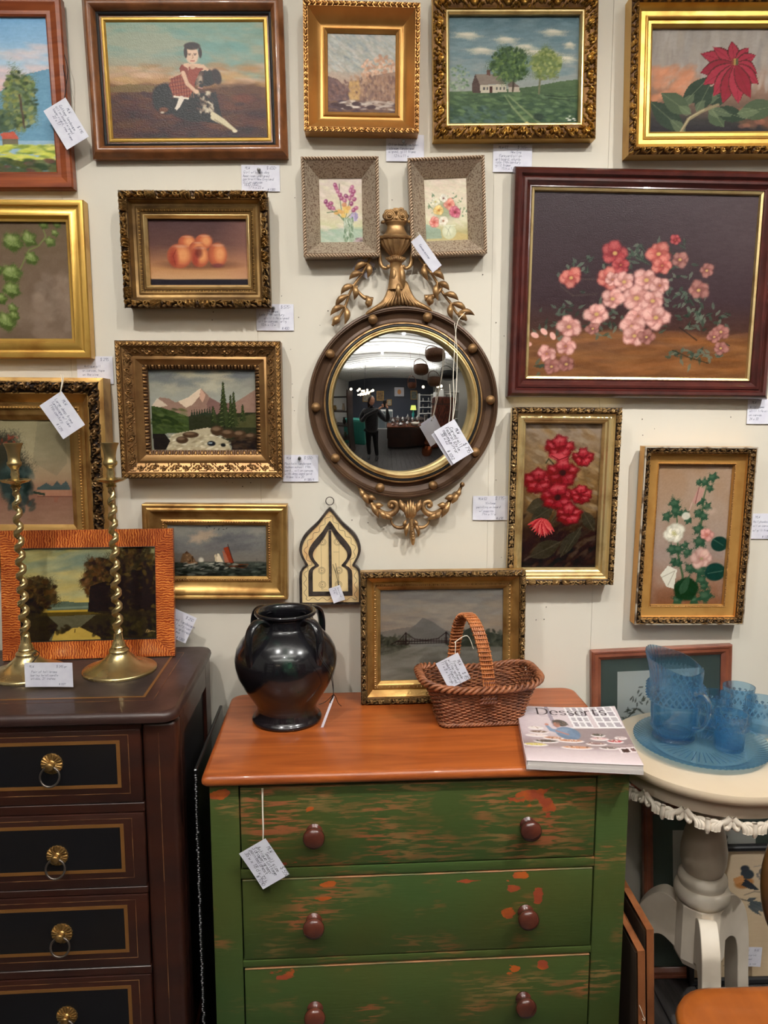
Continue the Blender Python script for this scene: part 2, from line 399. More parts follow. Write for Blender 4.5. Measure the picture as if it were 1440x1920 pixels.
# ------------------------------------------------------------------ a small oil-paint simulator on a vertex grid
class Paint:
    def __init__(s, x0, y0, x1, y1, step=1.45, seed=1, base=(128, 128, 128)):
        s.b = (x0, y0, x1, y1); s.nx = max(4, int((x1 - x0) / step)); s.ny = max(4, int((y1 - y0) / step)); s.seed = seed
        s.xs = np.linspace(x0, x1, s.nx); s.ys = np.linspace(y0, y1, s.ny)
        s.X, s.Y = np.meshgrid(s.xs, s.ys); s.C = np.empty((s.ny, s.nx, 3)); s.C[:] = np.array(base, float)
        s.r = np.random.RandomState(seed)
    def noise(s, sx, sy=None, oct=2):
        sy = sy or sx; out = np.zeros((s.ny, s.nx)); amp = 1; tot = 0
        for o in range(oct):
            fx, fy = sx / 2 ** o, sy / 2 ** o
            gx = (s.X - s.b[0]) / fx; gy = (s.Y - s.b[1]) / fy
            n, m = int(gx.max()) + 3, int(gy.max()) + 3; G = s.r.rand(m, n)
            i, j = gx.astype(int), gy.astype(int); a, b = gx - i, gy - j; a = a * a * (3 - 2 * a); b = b * b * (3 - 2 * b)
            out += amp * ((G[j, i] * (1 - a) + G[j, i + 1] * a) * (1 - b) + (G[j + 1, i] * (1 - a) + G[j + 1, i + 1] * a) * b); tot += amp; amp *= .5
        return out / tot
    def grad(s, stops, wob=0, wsc=30):
        y = s.Y + (s.noise(wsc * 2, wsc, 3) - .5) * 2 * wob if wob else s.Y
        k = [a for a, _ in stops]
        for c in range(3): s.C[..., c] = np.interp(y, k, [q[c] for _, q in stops])
        return s
    def mixc(s, m, col, sl=None):
        m = m[..., None]
        if sl is None: s.C = s.C * (1 - m) + np.array(col, float) * m
        else: s.C[sl] = s.C[sl] * (1 - m) + np.array(col, float) * m
    def win(s, x0, y0, x1, y1):
        i0, i1 = np.searchsorted(s.xs, [x0, x1]); j0, j1 = np.searchsorted(s.ys, [y0, y1])
        return (slice(max(j0 - 1, 0), j1 + 1), slice(max(i0 - 1, 0), i1 + 1))
    def blob(s, cx, cy, rx, ry, col, a=1.0, soft=.35, rot=0, rough=0.0, shade=None):
        q = max(rx, ry) * (1 + soft) * 1.3 + 2; sl = s.win(cx - q, cy - q, cx + q, cy + q)
        X, Y = s.X[sl] - cx, s.Y[sl] - cy
        if X.size == 0: return s
        c, n = math.cos(R(rot)), math.sin(R(rot)); U, V = (X * c + Y * n) / rx, (-X * n + Y * c) / ry
        d = np.hypot(U, V)
        if rough:
            d = d * (1 + rough * (s.r.rand(*d.shape) - .5) * 1.2 + rough * .5 * np.sin(np.arctan2(V, U) * 5 + cx))
        m = np.clip((1 + soft * .5 - d) / max(soft, .02), 0, 1) * a
        if shade is not None:
            t = np.clip(.5 + .5 * V, 0, 1)[..., None]
            cc = np.array(col, float) * (1 - t) + np.array(shade, float) * t
            s.C[sl] = s.C[sl] * (1 - m[..., None]) + cc * m[..., None]
        else: s.mixc(m, col, sl)
        return s
    def poly(s, pts, col, a=1.0, col2=None):
        P = np.array(pts, float); x0, y0 = P.min(0) - 2; x1, y1 = P.max(0) + 2; sl = s.win(x0, y0, x1, y1); X, Y = s.X[sl], s.Y[sl]
        ins = np.zeros(X.shape, bool); n = len(P)
        for i in range(n):
            a_, b_ = P[i], P[(i + 1) % n]
            with np.errstate(divide='ignore', invalid='ignore'):
                cr = ((a_[1] > Y) != (b_[1] > Y)) & (X < (b_[0] - a_[0]) * (Y - a_[1]) / (b_[1] - a_[1] + 1e-12) + a_[0])
            ins ^= cr
        m = ins * a
        if col2 is not None:
            t = np.clip((Y - y0) / (y1 - y0 + 1e-6), 0, 1)[..., None]; cc = np.array(col, float) * (1 - t) + np.array(col2, float) * t
            s.C[sl] = s.C[sl] * (1 - m[..., None]) + cc * m[..., None]
        else: s.mixc(m, col, sl)
        return s
    def line(s, pts, w, col, a=1.0):
        P = np.array(pts, float); w = np.broadcast_to(np.asarray(w, float), (len(P),))
        for k in range(len(P) - 1):
            p, q = P[k], P[k + 1]; W_ = max(w[k], w[k + 1]) + 1.5
            sl = s.win(min(p[0], q[0]) - W_, min(p[1], q[1]) - W_, max(p[0], q[0]) + W_, max(p[1], q[1]) + W_)
            X, Y = s.X[sl], s.Y[sl]; dx, dy = q - p; L2 = dx * dx + dy * dy + 1e-9
            t = np.clip(((X - p[0]) * dx + (Y - p[1]) * dy) / L2, 0, 1); d = np.hypot(X - p[0] - t * dx, Y - p[1] - t * dy)
            ww = w[k] + (w[k + 1] - w[k]) * t
            s.mixc(np.clip(ww * .5 + .7 - d, 0, 1) * a, col, sl)
        return s
    def leaf(s, x0, y0, x1, y1, w, col, a=1.0, vein=None, fat=.45):
        d = np.array([x1 - x0, y1 - y0], float); L_ = np.hypot(*d) + 1e-6; d /= L_; n = np.array([-d[1], d[0]]); T = np.linspace(0, 1, 9)
        wv = w * np.sin(np.pi * T ** (.7 if fat < .5 else 1)) * .5
        c = np.array([x0, y0]) + np.outer(T * L_, d); s.poly(np.r_[c + n * wv[:, None], (c - n * wv[:, None])[::-1]], col, a)
        if vein is not None: s.line([(x0, y0), (x1, y1)], .5, vein, .7 * a)
        return s
    def dabs(s, n, box, size, cols, a=.7, ar=2.0, ang=None, mask=None, jit=12):
        x0, y0, x1, y1 = box; r = s.r
        for i in range(n):
            x, y = r.uniform(x0, x1), r.uniform(y0, y1)
            if mask is not None and not mask(x, y): continue
            c = np.array(cols[r.randint(len(cols))], float) + r.uniform(-jit, jit); z = r.uniform(size[0], size[1])
            s.blob(x, y, z * ar ** .5, z / ar ** .5, c, a, .5, r.uniform(0, 180) if ang is None else ang + r.uniform(-12, 12))
        return s
    def crown(s, cx, cy, rx, ry, cols, n=120, size=(2, 5), dark=None):
        if dark is not None: s.blob(cx, cy, rx * .95, ry * .95, dark, .9, .35, 0, .25)
        s.dabs(n, (cx - rx, cy - ry, cx + rx, cy + ry), size, cols, .75, 1.6, None, lambda x, y: ((x - cx) / rx) ** 2 + ((y - cy) / ry) ** 2 < 1)
        return s
    def bloom(s, cx, cy, r, col, dk, lt, n=5, rot=0, cen=(220, 180, 60), sq=.85, cr=.2):
        s.blob(cx, cy, r * .8, r * .72 * sq, dk, .8, .5, 0, .12)
        for k in range(n):
            q = r * s.r.uniform(.82, 1.12); a = R(rot + 360 * k / n + s.r.uniform(-14, 14)); ca, sa_ = math.cos(a), math.sin(a) * sq; dg = math.degrees(a) + s.r.uniform(-12, 12)
            c2 = np.array(col, float) * s.r.uniform(.86, 1.08)
            s.blob(cx + q * .5 * ca, cy + q * .5 * sa_, q * .54, q * .5, dk, .55, .35, dg, .1); s.blob(cx + q * .5 * ca - .03 * q, cy + q * .5 * sa_ - .05 * q, q * .48, q * .44, c2, .9, .45, dg, .1)
            s.blob(cx + q * .7 * ca, cy + q * .7 * sa_, q * .26, q * .3, lt, .55, .9, dg, .2); s.line([(cx + q * .2 * ca, cy + q * .2 * sa_), (cx + q * .75 * math.cos(a + .2), cy + q * .75 * math.sin(a + .2) * sq)], .6, dk, .3)
        s.blob(cx, cy, r * .28, r * .25, dk, .5, .9); s.blob(cx, cy, r * cr, r * cr * .85, cen, .85, .7); return s
    def strokes(s, amt=6, sx=9, sy=3):
        n = (s.noise(sx, sy, 2) - .5) * 2 * amt + (s.noise(2.2, 2.2, 1) - .5) * amt; s.C += n[..., None]; return s
    def build(s, w, h, parent, depth, zc, m=None, name='canvas', xc=0, curve=None):
        X = np.linspace(-w / 2, w / 2, s.nx) + xc; Z = np.linspace(h / 2, -h / 2, s.ny) + zc
        XX, ZZ = np.meshgrid(X, Z); P = np.stack([XX, np.full(XX.shape, -depth), ZZ], -1)
        nv = s.nx * s.ny; me = bpy.data.meshes.new(name)
        F = np.array(gfaces(s.ny, s.nx))[:, ::-1]
        me.vertices.add(nv); me.vertices.foreach_set('co', P.reshape(-1).astype(np.float32))
        me.loops.add(F.size); me.loops.foreach_set('vertex_index', F.ravel().astype(np.int32))
        me.polygons.add(len(F)); me.polygons.foreach_set('loop_start', np.arange(0, F.size, 4, dtype=np.int32))
        me.update(calc_edges=True); me.validate()
        a = me.color_attributes.new('Col', 'FLOAT_COLOR', 'POINT')
        lum = s.C @ np.array([.3, .59, .11]); s.C = (s.C * .83 + lum[..., None] * .17 - 6) * 1.03
        Cc = np.clip(lin(np.clip(s.C, 2, 250) / 255.0) * 1.03 - .014, .0025, 1).reshape(-1, 3); a.data.foreach_set('color', np.c_[Cc, np.ones(nv)].astype(np.float32).ravel())
        me.materials.append(m or M_PAINT)
        o = bpy.data.objects.new(name, me); COL.objects.link(o)
        if parent is not None: o.parent = parent
        return o

def pt_cottage():
    p = Paint(-216, 19, 111, 327, 1.8, 3).grad([(19, (120, 178, 226)), (110, (176, 206, 226)), (140, (226, 190, 190)), (170, (232, 186, 182)), (200, (150, 184, 206)), (327, (150, 184, 206))], 14, 40)
    p.dabs(160, (-216, 70, 111, 150), (6, 14), [(232, 200, 198), (240, 214, 206), (196, 208, 222)], .3, 3, 10)
    p.poly([(-216, 200), (-60, 150), (20, 170), (70, 130), (111, 118), (111, 260), (-216, 260)], (110, 158, 186))
    p.crown(58, 180, 27, 60, [(120, 138, 80), (90, 108, 70), (150, 152, 84), (70, 84, 62)], 190, (2, 5), (104, 118, 84))
    p.crown(-90, 190, 60, 66, [(96, 118, 76), (70, 92, 66), (130, 142, 84)], 200, (3, 7), (84, 104, 74))
    p.crown(20, 222, 26, 26, [(84, 104, 80), (70, 88, 70), (110, 124, 80)], 80, (2, 5), (80, 98, 74))
    p.line([(62, 235), (58, 170)], 3, (96, 80, 70)).poly([(22, 246), (45, 243), (52, 258), (26, 258)], (206, 96, 76)).poly([(24, 258), (50, 258), (50, 272), (24, 272)], (120, 112, 92))
    p.poly([(-20, 238), (5, 232), (10, 250), (-18, 252)], (216, 108, 88)).poly([(-16, 250), (8, 250), (8, 272), (-16, 272)], (196, 180, 160))
    p.dabs(420, (-216, 270, 111, 306), (3, 7), [(206, 208, 70), (190, 196, 84), (222, 214, 96), (130, 152, 66)], .8, 3, 0)
    p.dabs(240, (-216, 300, 111, 330), (4, 9), [(84, 86, 66), (112, 74, 70), (66, 84, 60), (96, 104, 62)], .85, 2, 10)
    return p.strokes(7)
def pt_girl():
    p = Paint(193, 29, 499, 248, 1.3, 5).grad([(29, (118, 150, 130)), (90, (132, 150, 132)), (118, (160, 138, 108)), (135, (176, 136, 88)), (150, (128, 84, 42)), (175, (92, 48, 28)), (248, (52, 30, 22))], 5, 30)
    n = p.noise(60, 16, 3); p.mixc(np.clip((n - .45) * 2.5, 0, .5) * (p.Y < 125), (164, 156, 126))
    p.dabs(90, (330, 40, 499, 140), (5, 16), [(96, 148, 140), (116, 160, 150)], .25, 3, 10)
    p.dabs(110, (193, 110, 499, 150), (4, 14), [(196, 158, 106), (190, 146, 84), (170, 120, 70), (206, 160, 130)], .35, 4, 3)
    p.dabs(200, (193, 148, 499, 248), (5, 18), [(70, 38, 26), (104, 54, 30), (48, 28, 22), (92, 58, 34)], .35, 3, 5)
    p.poly([(193, 150), (230, 144), (300, 149), (300, 160), (193, 160)], (116, 92, 44), .8).poly([(400, 156), (470, 149), (499, 152), (499, 164), (400, 164)], (96, 58, 34), .8)
    p.blob(455, 172, 22, 8, (126, 54, 32), .5, .8)
    D = (38, 24, 26)   # the dog
    p.leaf(252, 160, 285, 172, 10, (70, 36, 24)).blob(300, 172, 25, 29, D, 1, .2, 0, .06).blob(345, 190, 44, 24, D, 1, .25, 12).poly([(300, 190), (330, 165), (400, 160), (408, 200), (415, 222), (370, 215), (320, 205)], D)
    p.blob(381, 133, 23, 16, D, 1, .2).blob(403, 131, 9, 15, (52, 32, 28), 1, .3, -15).blob(362, 135, 8, 14, (74, 44, 32), 1, .4, 20)
    p.blob(296, 193, 9, 5, (120, 70, 44), .9, .5).blob(293, 198, 4, 2, (210, 196, 170), .7, .5)
    p.blob(369, 138, 7, 11, (130, 106, 86), .9, .6, 10).blob(371, 136, 3, 10, (176, 152, 126), .9, .7, 8).blob(372, 148, 4, 4, (40, 28, 28)).blob(362, 136, 1.8, 1.6, (16, 12, 12)).blob(380, 134, 1.8, 1.6, (16, 12, 12)).blob(371, 141, 3, 2.2, (24, 18, 18)).line([(366, 151), (374, 153)], 1.4, (190, 130, 120))
    for i in range(34): p.blob(p.r.uniform(364, 392), p.r.uniform(160, 196), 4.5, 2.4, (206, 190, 158) if i % 3 else (168, 146, 116), .75, .6, p.r.uniform(0, 120))
    for k in (0, 1): p.line([(392, 202 + 6 * k), (412, 214 + 5 * k), (434, 232 + 2 * k)], [9, 7, 4], (206, 190, 150)).line([(395, 206 + 6 * k), (430, 232 + 2 * k)], 1, (120, 96, 66))
    p.blob(434, 234, 5, 3, (222, 208, 172), 1, .4)
    p.blob(372, 125, 6, 5, (96, 66, 48), .7, .8).blob(366, 131, 5, 3, (150, 122, 98), .6, .8).line([(356, 160), (372, 176), (398, 198)], 2, (70, 48, 44), .5)
    p.dabs(60, (305, 160, 400, 215), (2, 5), [(30, 20, 22), (56, 38, 36), (44, 30, 30)], .5, 3, 30)
    # the child
    p.poly([(331, 116), (336, 108), (352, 108), (358, 122), (360, 150), (346, 172), (318, 168), (309, 148), (314, 134), (334, 126)], (140, 52, 34))
    for i in range(9): p.line([(312 + i * 5.5, 128 + (i % 2)), (316 + i * 5, 170)], 1.2, (196, 130, 84), .55)
    for i in range(6): p.line([(311, 136 + i * 7), (350, 130 + i * 7)], 1.2, (92, 30, 28), .6)
    p.line([(342, 109), (352, 113), (372, 113), (386, 118)], [5, 8, 6, 4], (216, 172, 138))
    p.poly([(344, 106), (378, 108), (388, 118), (376, 120), (350, 122)], (214, 170, 136)).poly([(350, 112), (380, 116), (370, 122), (356, 150), (345, 140)], (150, 60, 40))
    p.line([(338, 124), (345, 144), (362, 160)], [8, 7, 6], (214, 168, 134)).blob(362, 159, 5, 4, (220, 176, 142)).line([(318, 168), (345, 172)], 3, (226, 214, 190))
    p.line([(332, 172), (325, 186), (320, 192)], [10, 7, 5], (222, 206, 186)).line([(318, 194), (320, 202)], 5, (30, 22, 22))
    p.blob(357, 90, 12.5, 17, (216, 176, 144), 1, .15).blob(358, 74, 15.5, 7.0, (52, 32, 24), 1, .25).blob(345, 86, 3.5, 10, (52, 32, 24), 1, .3).blob(373, 86, 3.5, 10, (52, 32, 24), 1, .3).blob(361, 94, 8, 12, (226, 190, 158), .5, .9)
    for ex in (352, 363): p.line([(ex - 3, 88.5), (ex + 3, 88.5)], .9, (96, 58, 44)).blob(ex, 90.5, 2.0, 1.2, (50, 32, 28)).blob(ex - .6, 90, .7, .6, (230, 220, 205))
    p.line([(358, 90), (359, 96), (357, 97)], 1.0, (176, 122, 92)).line([(354, 101.5), (361, 101.5)], 1.5, (164, 74, 62)).blob(357, 113, 5, 4, (206, 160, 128))
    return p.strokes(4, 14, 2)
def pt_stream():
    p = Paint(613, 50, 743, 200, 1.3, 7).grad([(50, (166, 172, 168)), (110, (176, 170, 158)), (140, (190, 160, 138)), (165, (150, 122, 112)), (178, (112, 90, 84)), (200, (98, 74, 74))], 8, 20)
    p.dabs(330, (613, 50, 743, 120), (2, 6), [(190, 194, 188), (150, 160, 162), (176, 176, 160), (200, 190, 176)], .5, 3, 40)
    p.crown(712, 122, 36, 30, [(222, 176, 146), (208, 158, 124), (226, 190, 164), (190, 140, 112)], 190, (2, 4))
    p.poly([(613, 130), (632, 136), (655, 158), (662, 176), (613, 178)], (122, 96, 94)).poly([(655, 176), (672, 150), (700, 128), (743, 120), (743, 180), (655, 180)], (150, 116, 98), .75)
    p.dabs(230, (655, 130, 743, 178), (1.5, 4), [(140, 106, 92), (170, 130, 106), (116, 90, 84), (186, 146, 116)], .6, 2, 80)
    p.dabs(90, (613, 140, 660, 176), (2, 4), [(130, 100, 96), (104, 84, 86), (146, 110, 98)], .6, 2, 60)
    p.dabs(90, (655, 140, 675, 180), (1.5, 4), [(206, 164, 104), (190, 146, 90)], .5, 2, 70)
    p.dabs(110, (613, 176, 743, 200), (2, 5), [(90, 74, 84), (116, 92, 88), (130, 100, 84)], .7, 4, 0)
    p.dabs(46, (640, 176, 735, 192), (2, 5), [(214, 200, 186), (196, 176, 160)], .7, 4, 0)
    for x, y in [(640, 186), (668, 182), (696, 188), (652, 190), (628, 184)]: p.blob(x, y, 9, 4, (84, 66, 68), .95, .3)
    return p.strokes(9, 5, 3)
def pt_farm():
    p = Paint(843, 18, 1086, 225, 1.35, 9).grad([(18, (84, 112, 122)), (70, (112, 134, 140)), (120, (138, 148, 146)), (160, (144, 148, 140)), (162, (86, 108, 74)), (225, (58, 78, 58))], 2, 20)
    p.dabs(170, (843, 18, 1086, 130), (4, 12), [(94, 124, 134), (120, 142, 146), (104, 130, 138)], .35, 4, 0)
    for x, y, a in [(878, 55, 24), (950, 64, 20), (905, 84, 24), (1038, 50, 22), (1010, 88, 44), (1060, 100, 22), (985, 78, 20), (1068, 74, 10)]:
        p.blob(x, y, a, 6, (196, 188, 164), .8, .8, 3, .3); p.blob(x, y - 3, a * .6, 3, (222, 212, 188), .7, .9, 3)
    p.crown(862, 135, 20, 27, [(120, 140, 110), (96, 124, 90), (150, 162, 136)], 110, (1.5, 3))
    p.poly([(843, 160), (900, 160), (960, 156), (1010, 150), (1050, 142), (1086, 138), (1086, 225), (843, 225)], (84, 106, 68), 1, (52, 74, 58))
    p.dabs(420, (843, 162, 1086, 225), (2, 6), [(70, 94, 62), (94, 118, 74), (54, 76, 58), (104, 128, 84)], .45, 3, 8)
    p.poly([(887, 147), (893, 127), (902, 146), (903, 163), (888, 163)], (84, 66, 60)).poly([(893, 127), (938, 128), (950, 146), (902, 148)], (132, 116, 104)).poly([(902, 148), (950, 147), (952, 162), (903, 163)], (186, 174, 152))
    p.poly([(915, 119), (921, 119), (921, 130), (914, 129)], (104, 70, 60)).poly([(920, 151), (925, 151), (925, 163), (920, 163)], (80, 50, 44))
    for x in (908, 914, 932, 939, 945): p.poly([(x, 152), (x + 3, 152), (x + 3, 158), (x, 158)], (84, 84, 84))
    p.poly([(955, 150), (974, 151), (977, 162), (955, 162)], (176, 160, 140)).poly([(953, 147), (962, 140), (976, 152), (955, 152)], (110, 92, 84))
    for k in (0, 1): p.line([(948 + 7 * k, 168), (962 + 16 * k, 190), (990 + 24 * k, 222)], [1.5, 3, 4], (130, 142, 96), .7)
    p.line([(963, 160), (966, 120), (955, 105)], 3, (70, 60, 48)).line([(966, 135), (978, 112)], 2, (70, 60, 48))
    p.crown(957, 110, 36, 33, [(84, 110, 58), (62, 86, 50), (112, 134, 70), (50, 72, 46)], 300, (1.8, 3.6), (66, 90, 54))
    p.line([(1012, 165), (1014, 130), (1005, 110)], 3, (110, 108, 78)).line([(1014, 140), (1030, 132), (1048, 134)], 2, (110, 108, 78))
    p.crown(1024, 108, 29, 29, [(124, 138, 72), (96, 114, 58), (150, 156, 88)], 190, (1.8, 3.4), (104, 120, 66))
    p.line([(1022, 168), (1060, 172), (1086, 170)], 1.4, (52, 68, 50)).line([(1030, 174), (1070, 178)], 1.2, (52, 68, 50))
    p.blob(1012, 210, 10, 7, (48, 62, 52), .8, .4).dabs(60, (843, 190, 950, 224), (3, 6), [(72, 94, 88), (90, 112, 96), (56, 78, 70)], .6, 2, 30)
    p.blob(990, 222, 4, 3, (214, 196, 130)).dabs(8, (1066, 208, 1084, 218), (1, 2.4), [(226, 226, 214)], .9, 3, 0)
    return p.strokes(6, 12, 2.5)
def pt_poinsettia():
    p = Paint(1227, 46, 1515, 242, 1.6, 11).grad([(46, (150, 140, 132)), (110, (150, 138, 128)), (150, (156, 120, 98)), (180, (110, 84, 68)), (215, (58, 54, 50)), (242, (44, 40, 44))], 12, 50)
    p.dabs(200, (1227, 46, 1515, 150), (5, 14), [(166, 156, 146), (138, 130, 124), (158, 144, 130)], .3, 4, 95)
    p.dabs(70, (1227, 120, 1320, 180), (5, 12), [(190, 116, 78), (206, 130, 90)], .35, 2, -30)
    p.dabs(50, (1400, 190, 1515, 230), (5, 10), [(170, 96, 70), (96, 70, 50)], .4, 2, 10)
    for a in [(1290, 190, 1345, 135, 34), (1300, 240, 1228, 180, 40), (1310, 205, 1250, 165, 36), (1345, 190, 1375, 230, 34), (1352, 196, 1420, 215, 30), (1330, 180, 1390, 160, 40), (1400, 205, 1480, 190, 40), (1320, 200, 1345, 150, 36)]:
        p.leaf(*a, (72, 86, 60) if (a[0] + a[1]) % 2 else (50, 64, 48), 1, (124, 132, 96), .6); p.leaf(a[0], a[1], (a[2] + a[0]) / 2 + 4, (a[3] + a[1]) / 2 + 4, a[4] * .5, (112, 124, 88), .5)
    p.line([(1290, 241), (1305, 215), (1330, 200), (1362, 188)], [5, 6, 6, 5], (132, 116, 84)).line([(1290, 238), (1308, 211), (1335, 197)], 2, (176, 162, 120), .7)
    Cc = (1392, 110); red = (146, 32, 48); dk = (98, 20, 36)
    for x, y, w in [(1325, 93, 26), (1348, 80, 20), (1384, 70, 22), (1418, 82, 20), (1432, 96, 22), (1325, 128, 30), (1332, 150, 30), (1436, 130, 30), (1440, 150, 26), (1352, 172, 30), (1371, 186, 30), (1402, 186, 32), (1425, 176, 28)]:
        p.leaf(Cc[0], Cc[1], x, y, w + 2, dk, 1, None, .6); p.leaf(Cc[0], Cc[1] + 1, x, y, w - 3, red if (x + y) % 2 else (164, 44, 60), .95, (112, 24, 40), .6)
    for i in range(9): p.blob(Cc[0] - 4 + (i % 3) * 4, Cc[1] - 6 + (i // 3) * 4, 2.6, 2.3, [(130, 60, 40), (160, 130, 60), (84, 84, 50)][i % 3])
    return p.strokes(4, 12, 4)
def pt_posy(left):
    if left:
        p = Paint(595, 329, 680, 448, 1.0, 13).grad([(329, (208, 190, 176)), (400, (206, 192, 160)), (418, (198, 196, 150)), (424, (150, 170, 146)), (448, (176, 182, 156))], 4, 12)
        p.dabs(120, (595, 329, 680, 448), (3, 7), [(220, 200, 190), (206, 196, 164), (214, 206, 176)], .4, 3, 20)
        p.poly([(598, 428), (640, 421), (675, 426), (678, 446), (598, 448)], (160, 182, 160), .6)
        for a in [(640, 405, 620, 378), (640, 405, 635, 360), (642, 405, 648, 368), (645, 405, 660, 352), (646, 405, 668, 385), (640, 402, 612, 384)]: p.line([a[:2], a[2:]], 1.1, (104, 124, 90))
        for x, y in [(608, 372), (612, 378), (618, 375), (616, 383), (622, 384), (629, 347), (632, 353), (636, 360), (639, 366), (627, 342), (660, 346), (657, 352), (663, 354), (660, 360), (655, 366), (664, 368), (658, 376), (667, 384), (662, 388), (648, 362), (645, 370)]:
            p.blob(x, y, 4.6, 3.8, [(150, 64, 104), (172, 90, 124), (128, 48, 92)][(x + y) % 3], .9, .5, x * 7); p.blob(x - 1, y - 1, 2, 1.5, (212, 160, 180), .7, .7)
        for x, y in [(645, 384), (640, 392), (648, 390), (634, 390), (652, 384), (644, 378), (628, 392), (642, 398)]: p.blob(x, y, 5, 4, [(226, 184, 92), (214, 158, 84), (200, 130, 90)][x % 3], .9, .6)
        p.dabs(20, (656, 392, 668, 406), (2, 3), [(150, 136, 178), (176, 160, 196)], .8)
        p.line([(610, 392), (630, 390)], 1.2, (96, 116, 84)).line([(635, 332 + 8), (635, 350)], 1.4, (120, 110, 100))
        p.poly([(642, 402), (660, 402), (662, 446), (642, 447)], (150, 166, 140), .8)
        p.dabs(70, (642, 403, 661, 446), (1.2, 2.6), [(96, 124, 92), (196, 204, 186), (120, 140, 110)], .8, 3, 80)
        p.dabs(12, (664, 440, 678, 446), (2, 3.4), [(130, 110, 110), (176, 146, 150)], .7, 2, 0)
    else:
        p = Paint(796, 329, 881, 446, 1.0, 17).grad([(329, (216, 194, 172)), (400, (212, 202, 168)), (412, (206, 200, 160)), (430, (176, 164, 112)), (446, (186, 170, 120))], 3, 12)
        p.dabs(110, (796, 329, 881, 415), (3, 7), [(226, 204, 184), (212, 206, 172), (222, 212, 186)], .4, 3, 20)
        p.poly([(796, 412), (826, 424), (828, 440), (797, 440)], (120, 156, 150), .6).poly([(860, 430), (881, 436), (881, 446), (840, 446)], (190, 166, 104), .8)
        rr = p.r
        for i in range(56):
            a = rr.uniform(math.pi * 1.0, math.pi * 2.1); d = rr.uniform(20, 40); x, y = 838 + d * math.cos(a), 392 + d * math.sin(a) * .98
            p.leaf(x, y, x + rr.uniform(-6, 6), y + rr.uniform(-8, 2), 3, (112, 136, 104) if i % 2 else (150, 160, 120), .85)
        p.blob(838, 388, 22, 18, (120, 136, 96), .6, .8)
        for x, y, r, c, d, l, ce in [(824, 388, 10, (228, 190, 106), (196, 142, 66), (244, 222, 160), (180, 110, 50)), (845, 378, 11, (226, 140, 116), (190, 90, 84), (244, 190, 168), (190, 70, 60)), (856, 393, 12, (206, 96, 116), (160, 56, 84), (232, 150, 160), (130, 60, 60)), (814, 410, 10, (230, 132, 116), (196, 92, 84), (246, 190, 176), (196, 80, 70)), (832, 408, 9, (228, 216, 196), (186, 170, 140), (246, 240, 226), (150, 90, 60)), (834, 366, 8, (226, 218, 200), (186, 176, 150), (246, 240, 226), (120, 60, 60)), (818, 372, 8, (224, 216, 186), (186, 180, 140), (240, 236, 214), (200, 180, 90))]:
            p.bloom(x, y, r, c, d, l, 8, x, ce, .9, .22)
        p.blob(843, 429, 14, 13.5, (196, 198, 160), .95, .15).blob(841, 426, 9, 8, (222, 222, 194), .7, .8).line([(838, 436), (842, 424), (846, 418)], 1, (150, 154, 122), .6).line([(846, 436), (842, 426), (836, 419)], 1, (160, 164, 130), .6).line([(832, 417), (855, 417)], 1.6, (214, 214, 186))
    return p.strokes(6, 4, 2)
def pt_grapes():
    p = Paint(-244, 418, 139, 636, 1.9, 19).grad([(418, (104, 86, 66)), (520, (112, 92, 74)), (590, (124, 104, 86)), (636, (104, 86, 70))], 20, 60)
    p.dabs(60, (70, 520, 139, 636), (8, 20), [(140, 118, 100), (128, 108, 92), (110, 92, 76)], .35, 1.5)
    p.line([(88, 425), (95, 445), (80, 462), (60, 470), (44, 500), (20, 530), (0, 560)], 2.4, (110, 116, 66))
    for x, y, r in [(30, 456, 19), (62, 450, 15), (92, 424, 9), (118, 423, 8), (113, 439, 7), (103, 455, 10), (65, 485, 13), (24, 513, 19), (22, 543, 16), (22, 578, 10), (8, 602, 18), (24, 592, 10), (0, 560, 12), (-5, 505, 12), (-40, 480, 20), (-80, 520, 18), (-60, 580, 20), (-120, 470, 22), (-150, 560, 20), (-190, 500, 20)]:
        g_ = (x * 37 + y) % 50; p.blob(x, y, r, r * .86, (76, 92, 44), 1, .25, g_, .22).blob(x - r * .12, y - r * .2, r * .75, r * .55, (112, 128, 66), .9, .7, g_, .3).blob(x - r * .15, y - r * .4, r * .45, r * .22, (162, 172, 112), .6, .9, g_).blob(x + r * .1, y + r * .5, r * .6, r * .28, (62, 78, 36), .5, .9)
        if r > 12: p.leaf(x - r * .9, y - r * .3, x + r * .8, y + r * .5, r * .5, (134, 150, 86), .55, (84, 100, 46))
        p.line([(x, y - r * .8), (x + r * .1, y + r * .5)], .9, (90, 108, 50), .6)
    return p.strokes(4, 16, 8)
